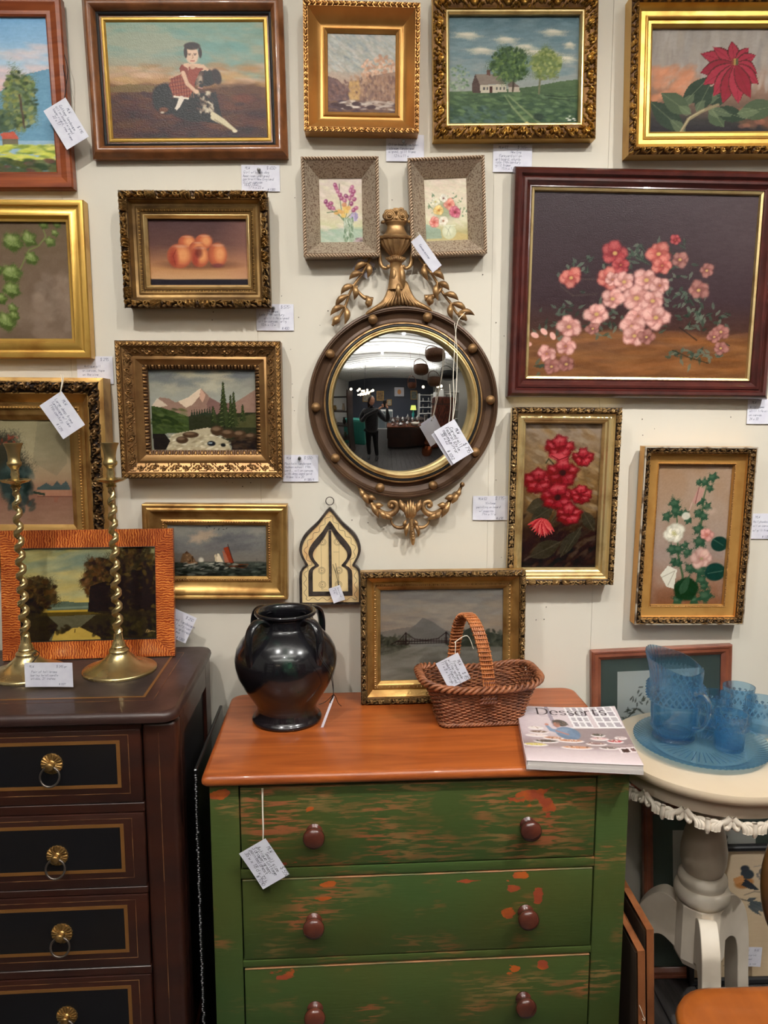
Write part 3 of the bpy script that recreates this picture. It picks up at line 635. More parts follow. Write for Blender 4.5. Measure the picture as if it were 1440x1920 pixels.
def pt_peaches():
    p = Paint(271, 406, 466, 533, 1.2, 23).grad([(406, (82, 58, 58)), (455, (96, 66, 60)), (480, (140, 94, 68)), (500, (176, 122, 76)), (519, (190, 142, 98)), (521, (44, 40, 46)), (533, (44, 40, 46))], 1.2, 30)
    m = np.clip((p.X - 400) / 80, 0, 1) * (p.Y < 519) * .45; p.mixc(m, (176, 116, 96))
    p.blob(370, 493, 72, 8, (84, 50, 42), .55, .8)
    for x, y, rx, ry, f in [(346, 450, 17, 13, 0), (379, 449, 17, 14, 0), (366, 462, 16, 14, 1), (370, 477, 18, 20, 2), (330, 476, 24, 23, 3), (405, 474, 18.5, 23, 4)]:
        p.blob(x, y, rx, ry, (156, 74, 50), 1, .1).blob(x + 2, y - 1, rx * .84, ry * .84, (196, 100, 60), .85, .7).blob(x + rx * .3, y - ry * .1, rx * .5, ry * .6, (222, 146, 86), .85, 1.0)
        if f in (2, 3): p.blob(x - rx * .45, y + 3, rx * .35, ry * .7, (140, 44, 40), .6, .9)
        if f == 3: p.line([(x - rx * .25, y - ry * .5), (x - rx * .5, y), (x - rx * .35, y + ry * .7)], 1.3, (116, 40, 36), .6)
        p.blob(x + rx * .1, y - ry * .8, rx * .55, ry * .12, (206, 160, 130), .45, 1.0)
    p.blob(369, 470, 7, 9, (84, 30, 34), .6, .8).blob(405, 494, 12, 4, (90, 48, 60), .6, .8)
    return p.strokes(3, 14, 3)
def pt_lake():
    p = Paint(-270, 789, 130, 988, 1.9, 29).grad([(789, (140, 130, 96)), (850, (156, 142, 108)), (900, (150, 122, 92)), (918, (140, 104, 80)), (930, (132, 92, 74)), (988, (146, 110, 88))], 5, 40)
    p.poly([(60, 789), (117, 789), (120, 870), (95, 895), (44, 868)], (112, 104, 82), .35)
    p.blob(-60, 860, 90, 50, (60, 58, 48), 1, .3, 0, .2).blob(0, 905, 34, 40, (52, 62, 58), 1, .35, 0, .1).dabs(60, (-20, 880, 40, 960), (4, 10), [(60, 74, 70), (44, 52, 50)], .6)
    p.poly([(50, 918), (72, 908), (85, 914), (96, 904), (104, 912), (116, 904), (124, 918), (124, 922), (50, 922)], (70, 82, 80))
    p.poly([(50, 921), (126, 921), (128, 934), (52, 934)], (160, 110, 84)).line([(52, 934), (128, 934)], 1.5, (110, 66, 54)).poly([(86, 934), (96, 934), (95, 943), (88, 946)], (140, 86, 66), .7)
    p.line([(44, 926), (66, 930)], 4, (40, 60, 50)).dabs(14, (-40, 816, 14, 835), (2, 4), [(140, 66, 50)], .7)
    return p.strokes(4, 20, 5)
def pt_mountain():
    p = Paint(275, 689, 482, 844, 1.2, 31).grad([(689, (104, 110, 108)), (715, (140, 138, 122)), (750, (146, 146, 134)), (844, (120, 120, 104))], 6, 20)
    for x, y, a, c in [(305, 705, 26, (96, 98, 98)), (350, 700, 22, (166, 156, 124)), (410, 702, 24, (170, 158, 130)), (455, 700, 24, (94, 96, 100)), (395, 722, 22, (176, 166, 140)), (340, 712, 26, (110, 112, 110)), (470, 715, 14, (130, 126, 116)), (318, 726, 16, (160, 154, 132))]: p.blob(x, y, a, 9, c, .75, .9, 0, .4)
    p.poly([(278, 760), (295, 742), (312, 744), (325, 752), (345, 745), (366, 732), (375, 724), (392, 742), (410, 752), (440, 752), (460, 740), (482, 726), (482, 790), (278, 790)], (140, 108, 92))
    p.poly([(278, 760), (290, 744), (300, 750), (310, 758), (290, 762)], (206, 186, 160), .8).poly([(375, 724), (372, 740), (358, 756), (345, 762), (330, 750), (350, 742)], (216, 190, 160), .9).poly([(375, 724), (384, 738), (378, 752), (372, 744)], (196, 150, 124), .9)
    p.poly([(392, 742), (410, 752), (440, 752), (430, 775), (390, 775), (385, 755)], (116, 84, 78), .8)
    p.poly([(278, 758), (300, 762), (330, 772), (358, 782), (358, 810), (278, 812)], (62, 76, 42)).poly([(278, 772), (310, 778), (340, 792), (300, 800), (278, 800)], (44, 54, 32), .8).dabs(80, (278, 764, 345, 806), (2, 5), [(84, 96, 50), (50, 62, 36)], .5, 3, 15)
    for x in range(356, 404, 5): p.poly([(x - 4, 782), (x, 758 + (x * 7) % 9), (x + 4, 782)], (50, 58, 44))
    p.poly([(350, 778), (482, 770), (482, 830), (350, 820)], (52, 54, 40)).poly([(440, 782), (482, 772), (482, 800), (440, 800)], (84, 82, 50), .8)
    for cx, top, bt, w in [(418, 713, 800, 17), (432, 738, 800, 10), (438, 732, 796, 11), (398, 760, 790, 8), (455, 756, 788, 8)]:
        p.line([(cx, top), (cx, bt)], 1.4, (40, 36, 28))
        n = int((bt - top) / 4.2)
        for k in range(n):
            y = top + 3 + k * 4.2; ww = w * (k + 1.2) / n * (1 if k % 2 else .8); p.leaf(cx + 1, y - 2, cx - ww, y + 4, 4.5, (48, 56, 34), 1).leaf(cx - 1, y - 2, cx + ww, y + 4, 4.5, (58, 66, 40), 1)
            if k % 2: p.leaf(cx, y, cx - ww * .7, y + 3, 2, (96, 102, 62), .8)
    p.poly([(300, 830), (320, 812), (352, 806), (385, 800), (394, 802), (400, 815), (425, 826), (430, 844), (306, 844)], (170, 156, 124)).dabs(110, (305, 812, 428, 844), (1.4, 4), [(222, 212, 184), (140, 126, 96), (196, 180, 144)], .6, 3, -10)
    for x, y, a, b in [(352, 814, 16, 6), (335, 824, 12, 7), (404, 806, 13, 10), (425, 812, 14, 9), (448, 814, 13, 9), (470, 818, 12, 8)]: p.blob(x, y, a, b, (74, 56, 42), 1, .2).blob(x - 2, y - b * .35, a * .6, b * .4, (124, 98, 74), .8, .7)
    p.blob(392, 831, 8, 5, (36, 40, 46)).blob(415, 834, 5, 3.4, (30, 34, 36)).blob(390, 830, 4, 1.5, (170, 186, 190), .8)
    p.poly([(278, 812), (302, 812), (312, 826), (302, 844), (280, 844)], (44, 40, 34)).poly([(430, 826), (482, 822), (482, 844), (432, 844)], (46, 38, 32)).dabs(60, (432, 820, 482, 844), (2, 5), [(40, 34, 30), (72, 56, 44)], .5, 3, 0)
    return p.strokes(4, 8, 3)
def pt_ships():
    p = Paint(303, 988, 498, 1087, 1.15, 37).grad([(988, (122, 120, 112)), (1030, (110, 108, 104)), (1058, (112, 104, 94)), (1061, (66, 70, 62)), (1087, (40, 42, 38))], 3, 20)
    for x, y, a, c in [(380, 1008, 18, (170, 144, 116)), (362, 1015, 14, (176, 150, 122)), (420, 1015, 26, (88, 88, 90)), (460, 1010, 24, (100, 98, 98)), (440, 1032, 30, (92, 90, 90)), (330, 1000, 26, (130, 126, 114)), (480, 1000, 16, (136, 130, 118)), (395, 1030, 20, (104, 100, 98))]: p.blob(x, y, a, 8, c, .75, .9, -8, .4)
    p.poly([(326, 1061), (332, 1044), (345, 1042), (352, 1050), (360, 1062)], (110, 82, 56)).poly([(336, 1043), (340, 1038), (344, 1043)], (84, 60, 44)).dabs(20, (330, 1046, 358, 1062), (1, 3), [(140, 106, 72), (70, 52, 40)], .7)
    p.blob(368, 1056, 5, 5, (206, 196, 174), .8, .7).poly([(398, 1060), (400, 1043), (404, 1044), (412, 1060)], (214, 194, 160)).poly([(396, 1059), (394, 1046), (398, 1044), (400, 1059)], (190, 168, 134))
    p.poly([(412, 1033), (421, 1030), (433, 1060), (424, 1062)], (140, 56, 36)).poly([(410, 1036), (414, 1060), (424, 1062), (418, 1046)], (170, 88, 60), .8).line([(421, 1026), (432, 1062)], 1, (60, 36, 28)).poly([(414, 1062), (462, 1063), (456, 1071), (420, 1070)], (96, 54, 34)).poly([(330, 1062), (332, 1059), (362, 1060), (360, 1064)], (120, 80, 50), .6)
    p.dabs(170, (303, 1062, 498, 1087), (1.4, 4.5), [(56, 62, 56), (36, 38, 36), (84, 88, 78), (46, 52, 44)], .7, 4, 0).dabs(36, (330, 1060, 440, 1074), (1, 3), [(176, 172, 156), (140, 138, 124)], .6, 4, -5)
    p.line([(476, 1060), (478, 1053), (480, 1060)], .9, (96, 90, 84)).dabs(9, (380, 990, 420, 998), (.8, 1.4), [(50, 44, 40)], .8, 3)
    return p.strokes(4, 7, 2)
def pt_roses():
    p = Paint(1005, 357, 1424, 709, 1.45, 41).grad([(357, (60, 46, 50)), (560, (62, 46, 50)), (615, (74, 50, 44)), (640, (104, 66, 44)), (670, (130, 86, 50)), (709, (104, 68, 44))], 8, 60)
    m = np.clip((p.X - 1180) / 220, 0, 1) * np.clip((640 - p.Y) / 200, 0, 1) * .35; p.mixc(m, (104, 92, 92))
    p.dabs(150, (1005, 625, 1424, 700), (8, 26), [(150, 98, 54), (120, 78, 46), (140, 86, 48), (92, 60, 42)], .3, 7, 0)
    p.line([(1060, 530), (1085, 520), (1150, 520)], 2, (90, 74, 66), .5).line([(1062, 535), (1085, 552), (1130, 548)], 3, (84, 72, 62), .4)
    gr = [(60, 76, 62), (78, 92, 78), (48, 60, 50), (96, 106, 90)]; rr = p.r
    for cx, cy, rx, ry, n in [(1190, 480, 40, 26, 26), (1090, 495, 36, 22, 18), (1250, 545, 60, 55, 44), (1110, 590, 70, 28, 40), (1310, 560, 50, 40, 34), (1050, 610, 40, 20, 20), (1330, 600, 56, 26, 30), (1160, 610, 50, 24, 22), (1270, 480, 40, 30, 22), (1340, 665, 60, 14, 26), (1185, 470, 30, 24, 12), (1033, 690, 18, 8, 6), (1285, 660, 16, 10, 10)]:
        for i in range(n):
            x, y = cx + rr.normal() * rx * .5, cy + rr.normal() * ry * .5; a = rr.uniform(0, 6.3); L_ = rr.uniform(9, 19); p.leaf(x, y, x + L_ * math.cos(a), y + L_ * math.sin(a), 6, gr[rr.randint(4)], .75, (96, 104, 86) if i % 2 else None)
    p.line([(1280, 655), (1310, 668), (1350, 680)], 1.6, (60, 56, 44)).line([(1290, 610), (1325, 635)], 1.6, (52, 44, 40))
    PK = ((204, 140, 128), (132, 72, 70), (232, 184, 172)); RS = ((190, 92, 80), (128, 46, 48), (218, 140, 124)); RD = ((160, 56, 58), (104, 28, 38), (196, 96, 92)); FD = ((150, 92, 84), (104, 62, 60), (176, 124, 112))
    for x, y, r, c in [(1160, 470, 26, RD), (1172, 492, 18, RD), (1242, 470, 25, RS), (1250, 492, 20, RS), (1272, 443, 11, RD), (1283, 480, 18, FD), (1335, 500, 15, FD), (1322, 538, 20, FD), (1080, 518, 21, RS), (1150, 517, 24, RS), (1158, 520, 16, PK), (1180, 524, 22, PK), (1222, 520, 26, PK), (1248, 530, 20, PK), (1205, 555, 30, PK), (1236, 560, 24, PK), (1160, 557, 23, PK), (1131, 587, 24, PK), (1210, 590, 19, PK), (1244, 592, 26, PK), (1200, 610, 24, PK), (1205, 628, 22, PK), (1080, 612, 25, PK), (1075, 650, 20, PK), (1040, 665, 20, PK), (1078, 685, 18, FD), (1050, 690, 16, FD), (1228, 630, 16, FD), (1370, 618, 17, FD), (1358, 628, 14, FD), (1372, 650, 15, FD), (1125, 615, 14, FD)]:
        if (r > 20 and c is not FD) or c is FD: p.bloom(x, y, r, *c, 5, x * 3 + y, (196, 160, 84), .86, .17)
        else: p.bloom(x, y, r, *c, 5, x * 3 + y, (170, 110, 60), .86, .12)
    for x, y in [(1033, 622), (1050, 630), (1016, 629), (1003, 646)]: p.blob(x, y, 8, 5, (220, 160, 146), 1, .3, x % 90)
    return p.strokes(3.5, 12, 3)
def pt_poppies():
    p = Paint(983, 796, 1130, 1070, 1.25, 43).grad([(796, (142, 124, 108)), (850, (122, 98, 70)), (900, (110, 82, 50)), (960, (92, 68, 44)), (1000, (56, 42, 36)), (1070, (42, 28, 30))], 14, 30)
    p.dabs(240, (983, 796, 1130, 960), (3, 9), [(150, 134, 112), (116, 92, 64), (132, 100, 60), (104, 86, 66), (140, 112, 70)], .4, 3, 30)
    p.dabs(100, (983, 960, 1130, 1070), (4, 10), [(50, 40, 34), (36, 26, 28), (66, 52, 44), (74, 60, 44)], .5, 3, -40)
    for a in [(990, 960, 1040, 945, 34), (1045, 950, 1000, 980, 30), (1000, 1050, 1060, 1020, 34), (1060, 1050, 1085, 1000, 24), (1070, 1040, 1100, 990, 18), (1100, 960, 1125, 1000, 24)]: p.leaf(*a, (58, 54, 44), .85, (92, 86, 68), .6)
    p.line([(1025, 870), (1030, 862), (1040, 872)], 1.8, (60, 62, 44)).line([(1040, 980), (1050, 965), (1075, 968)], 1.6, (70, 70, 52))
    def poppy(x, y, r, cup=0):
        for k, (dx, dy, a, b, ro) in enumerate([(-.55, -.1, .6, .5, 20), (.55, -.1, .6, .5, -20), (0, -.5, .6, .5, 0), (-.3, .4, .62, .42, 15), (.35, .42, .6, .42, -15)]):
            c = np.array([(140, 30, 38), (156, 42, 46), (164, 48, 54), (146, 34, 40), (160, 44, 50)][k]) * p.r.uniform(.85, 1.1); a *= p.r.uniform(.85, 1.15); b *= p.r.uniform(.85, 1.2); ro += p.r.uniform(-20, 20)
            p.blob(x + dx * r, y + dy * r, a * r, b * r, (92, 18, 28), .85, .3, ro, .22).blob(x + dx * r, y + dy * r - r * .05, a * r * .84, b * r * .8, c, .85, .6, ro, .2).blob(x + dx * r * 1.1, y + dy * r - r * .14, a * r * .5, b * r * .26, (196, 92, 96), .5, .9, ro, .3)
            p.line([(x, y), (x + dx * r * 1.3, y + dy * r * 1.3 + 2)], 1.0, (100, 20, 30), .5)
        if not cup: p.blob(x, y, r * .22, r * .2, (26, 20, 24), .95, .5).blob(x, y, r * .5, r * .42, (96, 16, 28), .5, .9)
    poppy(1050, 843, 25, 1); poppy(1096, 860, 18, 1); poppy(1012, 905, 26, 1); poppy(1058, 888, 28); poppy(1050, 935, 28); poppy(1095, 930, 20, 1); poppy(1073, 968, 22, 1)
    for k in range(13): x = 992 + k * 4.6; p.leaf(1025, 975, x, 988 + 18 * math.sin(k / 12 * 3.0) + k * .9, 8, [(190, 62, 62), (160, 36, 44), (206, 88, 84)][k % 3], .95)
    p.blob(1048, 858, 16, 6, (196, 74, 80), .8, .6, 5).line([(1035, 856), (1050, 864), (1066, 858)], 1.2, (110, 20, 30))
    return p.strokes(5, 5, 3)
def pt_hollyhocks():
    p = Paint(1230, 872, 1372, 1134, 1.25, 47).grad([(872, (152, 118, 88)), (950, (156, 128, 104)), (1040, (146, 124, 112)), (1100, (142, 100, 76)), (1134, (120, 78, 54))], 14, 40)
    p.mixc(np.clip((p.noise(40, 40, 2) - .4) * 1.2, 0, .35), (166, 148, 134))
    S = (70, 92, 62)
    p.line([(1330, 890), (1322, 930), (1320, 980), (1328, 1040), (1322, 1080), (1312, 1132)], [1.5, 2, 3, 3.5, 4, 4.5], S).line([(1270, 945), (1275, 990), (1280, 1040), (1292, 1080), (1290, 1132)], [1.5, 2.4, 3, 4, 4], S).line([(1330, 900), (1312, 912)], 1.6, S)
    for i, (x, y, r) in enumerate([(1336, 896, 9), (1322, 905, 8), (1332, 916, 7), (1310, 905, 6), (1316, 940, 8), (1330, 950, 8), (1314, 962, 9), (1325, 968, 8), (1267, 945, 11), (1270, 958, 10), (1254, 968, 9), (1288, 962, 7), (1295, 975, 7), (1278, 962, 6), (1316, 992, 10), (1320, 1015, 12), (1268, 1030, 10), (1280, 1030, 9), (1293, 1022, 7), (1298, 1036, 9), (1280, 1055, 9), (1305, 1066, 10), (1272, 1052, 7), (1325, 1070, 12), (1330, 1088, 10), (1338, 1118, 14), (1285, 1126, 10), (1318, 1126, 9), (1336, 1100, 8)]):
        p.blob(x, y, r, r * .85, (46, 78, 58), .95, .2, x * 9, .4).blob(x - 2, y - 2, r * .5, r * .35, (84, 112, 84), .6, .8)
    p.blob(1358, 1019, 16, 14, (30, 62, 54), 1, .15).blob(1354, 1072, 20, 17, (34, 64, 56), 1, .15).blob(1300, 1105, 24, 22, (34, 60, 40), 1, .15, 0, .08).leaf(1290, 1115, 1305, 1078, 16, (56, 84, 60), .8).line([(1345, 1010), (1366, 1022)], 1, (70, 100, 84)).line([(1340, 1075), (1368, 1070)], 1, (70, 100, 84))
    p.poly([(1311, 912), (1322, 918), (1316, 938), (1306, 946), (1300, 940)], (176, 130, 116)).line([(1311, 914), (1306, 944)], 1, (120, 70, 66)).line([(1300, 942), (1296, 956)], 1.4, (190, 150, 136))
    for r_ in ((20, (206, 200, 176)), (13, (222, 216, 192)), (6, (190, 180, 110))): p.bloom(1270, 1000, r_[0], r_[1], (168, 160, 136), (236, 232, 214), 7, 20, (196, 190, 110), .92, .2)
    p.poly([(1262, 1060), (1280, 1068), (1276, 1104), (1262, 1100), (1248, 1078)], (210, 204, 184)).line([(1276, 1070), (1252, 1082)], 1, (160, 150, 130)).line([(1276, 1070), (1264, 1098)], 1, (160, 150, 130)).blob(1290, 967, 8, 7, (206, 200, 180), .9, .3)
    p.bloom(1332, 1002, 13, (206, 134, 122), (164, 90, 84), (226, 170, 156), 5, 0, (190, 110, 90)).bloom(1326, 1047, 21, (196, 150, 136), (160, 108, 98), (214, 178, 162), 6, 10, (150, 140, 90), .9, .14).blob(1336, 958, 10, 6, (190, 160, 140), .5, .8)
    return p.strokes(4, 3, 3)
def pt_bridge():
    p = Paint(712, 1102, 938, 1274, 1.25, 53).grad([(1102, (96, 92, 88)), (1140, (116, 108, 98)), (1170, (128, 112, 96)), (1195, (106, 98, 88)), (1202, (100, 98, 92)), (1274, (88, 84, 74))], 5, 40)
    p.dabs(160, (712, 1102, 938, 1180), (5, 14), [(120, 114, 106), (104, 100, 96), (134, 118, 100)], .3, 4, 0)
    p.poly([(735, 1196), (765, 1180), (790, 1156), (805, 1162), (830, 1180), (860, 1188), (860, 1202), (735, 1202)], (88, 86, 82), .8).poly([(712, 1182), (745, 1176), (775, 1172), (830, 1186), (900, 1184), (938, 1190), (938, 1204), (712, 1204)], (92, 88, 82), .7)
    p.poly([(712, 1193), (730, 1190), (762, 1196), (766, 1212), (735, 1222), (712, 1226)], (62, 62, 52)).dabs(70, (712, 1188, 765, 1222), (2, 4), [(70, 70, 58), (52, 52, 46), (84, 82, 70)], .7)
    p.poly([(832, 1206), (856, 1194), (862, 1184), (880, 1175), (900, 1182), (938, 1192), (938, 1222), (880, 1220), (842, 1216)], (58, 60, 52)).dabs(80, (850, 1180, 938, 1220), (2, 5), [(66, 68, 58), (50, 52, 46), (78, 78, 66)], .7)
    br = (46, 34, 32)
    p.line([(742, 1200), (856, 1201)], 1.5, br).line([(742, 1205), (850, 1204)], 1.1, br)
    for t in (759, 833): p.line([(t, 1184), (t, 1206)], 2.0, br)
    for a, b, c in [((732, 1205), (746, 1199), (758, 1185)), ((760, 1185), (775, 1196), (796, 1199)), ((796, 1199), (818, 1196), (832, 1185)), ((834, 1185), (842, 1194), (856, 1201))]: p.line([a, b, c], 1.0, br)
    for x in range(740, 856, 5): p.line([(x, 1196 if 765 < x < 825 else 1193 + abs(x - (759 if x < 796 else 833)) * .4), (x, 1205)], .7, br, .8)
    p.poly([(735, 1222), (766, 1211), (938, 1214), (938, 1274), (712, 1274), (712, 1226)], (108, 104, 94), .8).dabs(130, (712, 1215, 938, 1274), (5, 14), [(118, 112, 102), (98, 94, 84), (84, 82, 72)], .3, 5, -8)
    return p.strokes(3, 14, 3)
def pt_orange():
    p = Paint(41, 1022, 295, 1208, 1.3, 59).grad([(1022, (128, 124, 78)), (1060, (140, 138, 92)), (1110, (176, 150, 80)), (1135, (186, 156, 70)), (1150, (150, 122, 44)), (1160, (60, 54, 32)), (1208, (48, 40, 26))], 7, 40)
    p.dabs(140, (60, 1022, 240, 1120), (6, 16), [(110, 122, 104), (176, 156, 88), (150, 148, 104), (186, 158, 84)], .35, 4, -10)
    p.blob(170, 1045, 50, 16, (98, 116, 108), .6, .9, -8).blob(180, 1080, 40, 8, (200, 166, 90), .5, .9)
    p.poly([(90, 1136), (120, 1128), (150, 1132), (190, 1130), (190, 1148), (90, 1148)], (84, 96, 78)).line([(98, 1142), (185, 1140)], 3, (120, 130, 112), .7)
    p.poly([(90, 1146), (185, 1145), (190, 1155), (90, 1158)], (172, 136, 38))
    dk = (46, 38, 26)
    p.crown(72, 1115, 38, 34, [(70, 52, 30), (52, 42, 26), (92, 66, 34)], 200, (2, 5), dk).crown(55, 1140, 26, 18, [(52, 42, 28), (40, 34, 24)], 50, (3, 6), dk)
    p.crown(185, 1085, 30, 42, [(80, 54, 32), (56, 44, 28), (100, 66, 36)], 190, (2, 5), (56, 42, 28)).crown(250, 1085, 52, 62, [(62, 48, 30), (46, 38, 26), (84, 64, 34)], 260, (3, 7), dk)
    p.poly([(170, 1100), (295, 1060), (295, 1170), (165, 1150)], dk).dabs(130, (200, 1030, 295, 1180), (2, 5), [(70, 56, 34), (52, 44, 30), (92, 72, 36)], .6)
    p.poly([(41, 1150), (295, 1150), (295, 1208), (41, 1208)], (54, 46, 30), .75).poly([(92, 1158), (180, 1156), (150, 1180), (195, 1208), (90, 1208), (110, 1176)], (96, 92, 70), .8).poly([(104, 1186), (150, 1180), (186, 1200), (190, 1208), (96, 1208)], (186, 150, 56), .85)
    p.crown(110, 1182, 20, 8, [(50, 42, 28)], 24, (3, 5)).crown(190, 1188, 30, 9, [(48, 40, 28)], 30, (3, 5)).dabs(90, (200, 1160, 295, 1208), (3, 6), [(66, 58, 36), (46, 40, 28)], .6)
    p.line([(273, 1193), (275, 1188), (279, 1190), (276, 1193), (283, 1191), (290, 1192)], .9, (150, 120, 70)).line([(140, 1190), (141, 1184)], 1, (60, 44, 26))
    return p.strokes(4, 7, 3)
def pt_bird():
    p = Paint(1256, 1588, 1424, 1818, 1.5, 61).grad([(1588, (196, 172, 140)), (1818, (190, 164, 128))], 20, 60)
    dk = (58, 62, 68)
    p.line([(1368, 1619), (1380, 1617), (1394, 1619)], 1, (140, 130, 120)).blob(1383, 1628, 6, 7, (96, 92, 88), 1, .3, 30).line([(1384, 1632), (1392, 1640), (1399, 1636)], 2, (84, 80, 78)).dabs(8, (1372, 1632, 1384, 1644), (1, 2.5), [(110, 104, 100)], .8)
    p.blob(1350, 1648, 17, 10, (170, 112, 60), 1, .3, -10).blob(1356, 1632, 12, 9, (60, 66, 72), 1, .2, 10).blob(1352, 1622, 8, 6, dk, 1, .3).poly([(1352, 1640), (1366, 1650), (1378, 1662), (1362, 1660), (1345, 1652)], dk).poly([(1330, 1640), (1348, 1634), (1350, 1646), (1334, 1650)], (190, 130, 76))
    p.line([(1350, 1670), (1368, 1664), (1396, 1667)], 1.2, (120, 110, 96)).line([(1340, 1676), (1360, 1682)], 1.4, (80, 76, 70))
    for a in [(1355, 1680, 1372, 1676, 7), (1358, 1684, 1392, 1688, 8), (1358, 1686, 1394, 1704, 9), (1356, 1688, 1380, 1708, 8), (1360, 1682, 1386, 1694, 7)]: p.leaf(*a, (84, 92, 94), .95, dk)
    for i in range(26): x, y = 1322 + p.r.uniform(-22, 26), 1776 + p.r.uniform(-10, 10); p.leaf(x, y, x + p.r.uniform(-8, 8), y + p.r.uniform(4, 12), 3, (96, 90, 74), .8)
    p.line([(1290, 1640), (1300, 1690), (1296, 1740), (1310, 1780)], 1.6, (92, 84, 70)).line([(1310, 1797), (1350, 1796), (1356, 1797)], .8, (130, 116, 96))
    return p.strokes(3, 30, 2)
def pt_sketch(seed=67):
    p = Paint(0, 0, 150, 200, 1.4, seed, (226, 228, 218)); rr = p.r; g = (96, 100, 86)
    p.line([(90, 190), (86, 120), (80, 80), (84, 20)], [2.4, 2, 1.6, 1], (84, 76, 66)).line([(86, 120), (60, 90), (34, 70), (20, 84)], 1.6, g).line([(84, 100), (112, 70), (130, 60)], 1.4, g).line([(100, 120), (70, 110), (60, 96)], 2.4, (84, 72, 66))
    for a, b in [((34, 66), 30), ((52, 46), 26), ((24, 90), 16), ((116, 60), 24), ((84, 26), 20)]:
        for k in range(b // 2):
            t = rr.uniform(-3, 3); x, y = a[0] + rr.uniform(-16, 16), a[1] + rr.uniform(-18, 18); p.leaf(x, y, x + 9 * math.cos(t), y + 9 * math.sin(t), 3.4, (112, 116, 100), .75, (70, 72, 62))
    return p
def pt_cover():
    p = Paint(0, 0, 210, 160, 1.25, 71).grad([(0, (206, 188, 192)), (80, (198, 178, 182)), (118, (150, 128, 128)), (130, (196, 176, 178)), (160, (228, 208, 210))], 2, 30)
    p.poly([(58, 0), (66, 0), (76, 70), (66, 60)], (150, 136, 150)).blob(20, 16, 18, 14, (160, 150, 164), .5, .9)
    for (x0, x1, y1) in [(102, 140, 64), (152, 200, 64)]:
        p.poly([(x0 - 2, 0), (x1 + 2, 0), (x1 + 8, y1), (x0 + 6, y1)], (226, 220, 222))
        for i in range(3):
            for j in range(4): xa = x0 + 2 + i * (x1 - x0) / 3 + j * 2; ya = 2 + j * 15.5; p.poly([(xa, ya), (xa + (x1 - x0) / 3 - 4, ya), (xa + (x1 - x0) / 3 - 2, ya + 12), (xa + 2, ya + 12)], (160, 150, 158) if (i + j) % 2 else (176, 168, 172))
    p.poly([(100, 66), (210, 62), (210, 108), (104, 112)], (142, 122, 124)).line([(98, 66), (210, 63)], 2.4, (230, 222, 222))
    p.blob(92, 82, 24, 18, (92, 116, 146), 1, .15, 12).blob(86, 76, 14, 9, (116, 138, 166), .8, .6).line([(74, 78), (60, 74), (54, 62)], [10, 8, 6], (116, 138, 168)).line([(96, 78), (108, 92), (76, 84)], [9, 8, 6], (100, 124, 154))
    p.blob(82, 52, 15, 10, (74, 60, 56), 1, .2, 10).blob(75, 57, 7, 8, (166, 104, 84), 1, .3).blob(54, 58, 4, 3.4, (190, 120, 100)).line([(70, 76), (92, 86)], 3, (170, 110, 100)).dabs(20, (70, 44, 98, 58), (1.5, 3), [(96, 80, 70), (60, 50, 48)], .6, 3, 30)
    for x, y, rx, c in [(30, 70, 16, (214, 200, 190)), (34, 82, 20, (120, 92, 76)), (28, 92, 22, (216, 196, 190)), (60, 98, 20, (180, 120, 90)), (92, 104, 26, (190, 120, 84)), (44, 108, 24, (70, 62, 56)), (22, 118, 24, (206, 184, 96)), (100, 122, 30, (196, 128, 88)), (150, 96, 18, (206, 160, 160)), (178, 102, 16, (190, 60, 66)), (140, 110, 20, (140, 104, 100)), (160, 120, 18, (110, 92, 88)), (150, 86, 14, (70, 74, 66)), (192, 92, 12, (196, 176, 176))]:
        p.blob(x, y, rx, 4.4, (226, 214, 212), 1, .2).blob(x, y - 1.6, rx * .85, 3.2, c, .95, .4).dabs(8, (x - rx * .7, y - 4, x + rx * .7, y + 1), (1, 2.2), [c, (110, 76, 60), (224, 200, 190)], .7)
    p.poly([(176, 118), (210, 114), (212, 128), (180, 132)], (216, 200, 200)).poly([(182, 121), (196, 119), (198, 128), (184, 130)], (72, 50, 50)).poly([(200, 118), (208, 117), (210, 125), (202, 126)], (120, 90, 90))
    for y, a, b in [(8, 24, 70), (22, 34, 66), (26, 20, 48), (31, 44, 82)]: p.line([(a, y), (b, y)], .7, (150, 132, 136), .8)
    return p.strokes(3, 6, 3)
# ------------------------------------------------------------------ handwriting
GL = dict(a="45 15 03 12 32 44 45 42", b="08 02 32 43 44 35 04", c="44 35 15 04 03 12 32 43", d="48 42 12 03 04 15 45", e="04 44 35 15 04 03 12 42", f="47 38 27 22|15 45",
 g="45 15 04 13 43|45 41 30 10", h="08 02|04 25 44 42", i="25 22|27 26", j="35 31 20 00|37 36", k="08 02|45 03 42", l="28 23 32", m="05 02|04 15 24 22|24 35 44 42", n="05 02|04 25 44 42",
 o="15 04 03 12 32 43 44 35 15", p="05 00|05 35 44 43 32 02", q="45 15 04 03 12 42|45 40", r="05 02|04 25 45", s="45 15 04 43 32 02", t="28 23 32 42|15 45", u="05 03 12 32 43|45 42",
 v="05 22 45", w="05 12 24 32 45", x="05 42|45 02", y="05 23|45 10 00", z="05 45 02 42")
GU = dict(A="02 28 42|14 34", B="02 08 38 47 36 05 36 44 32 02", C="47 38 18 06 04 12 32 43", D="02 08 28 46 44 22 02", E="48 08 02 42|05 35", F="48 08 02|05 35", G="47 38 18 06 04 12 32 44 24",
 H="08 02|48 42|05 45", I="28 22", L="08 02 42", M="02 08 25 48 42", N="02 08 42 48", O="18 06 04 12 32 44 46 38 18", P="02 08 38 47 46 35 05", R="02 08 38 47 46 35 05|25 42", S="47 38 18 07 06 44 43 32 12 03",
 T="08 48|28 22", U="08 03 12 32 43 48", V="08 22 48", W="08 12 25 32 48")
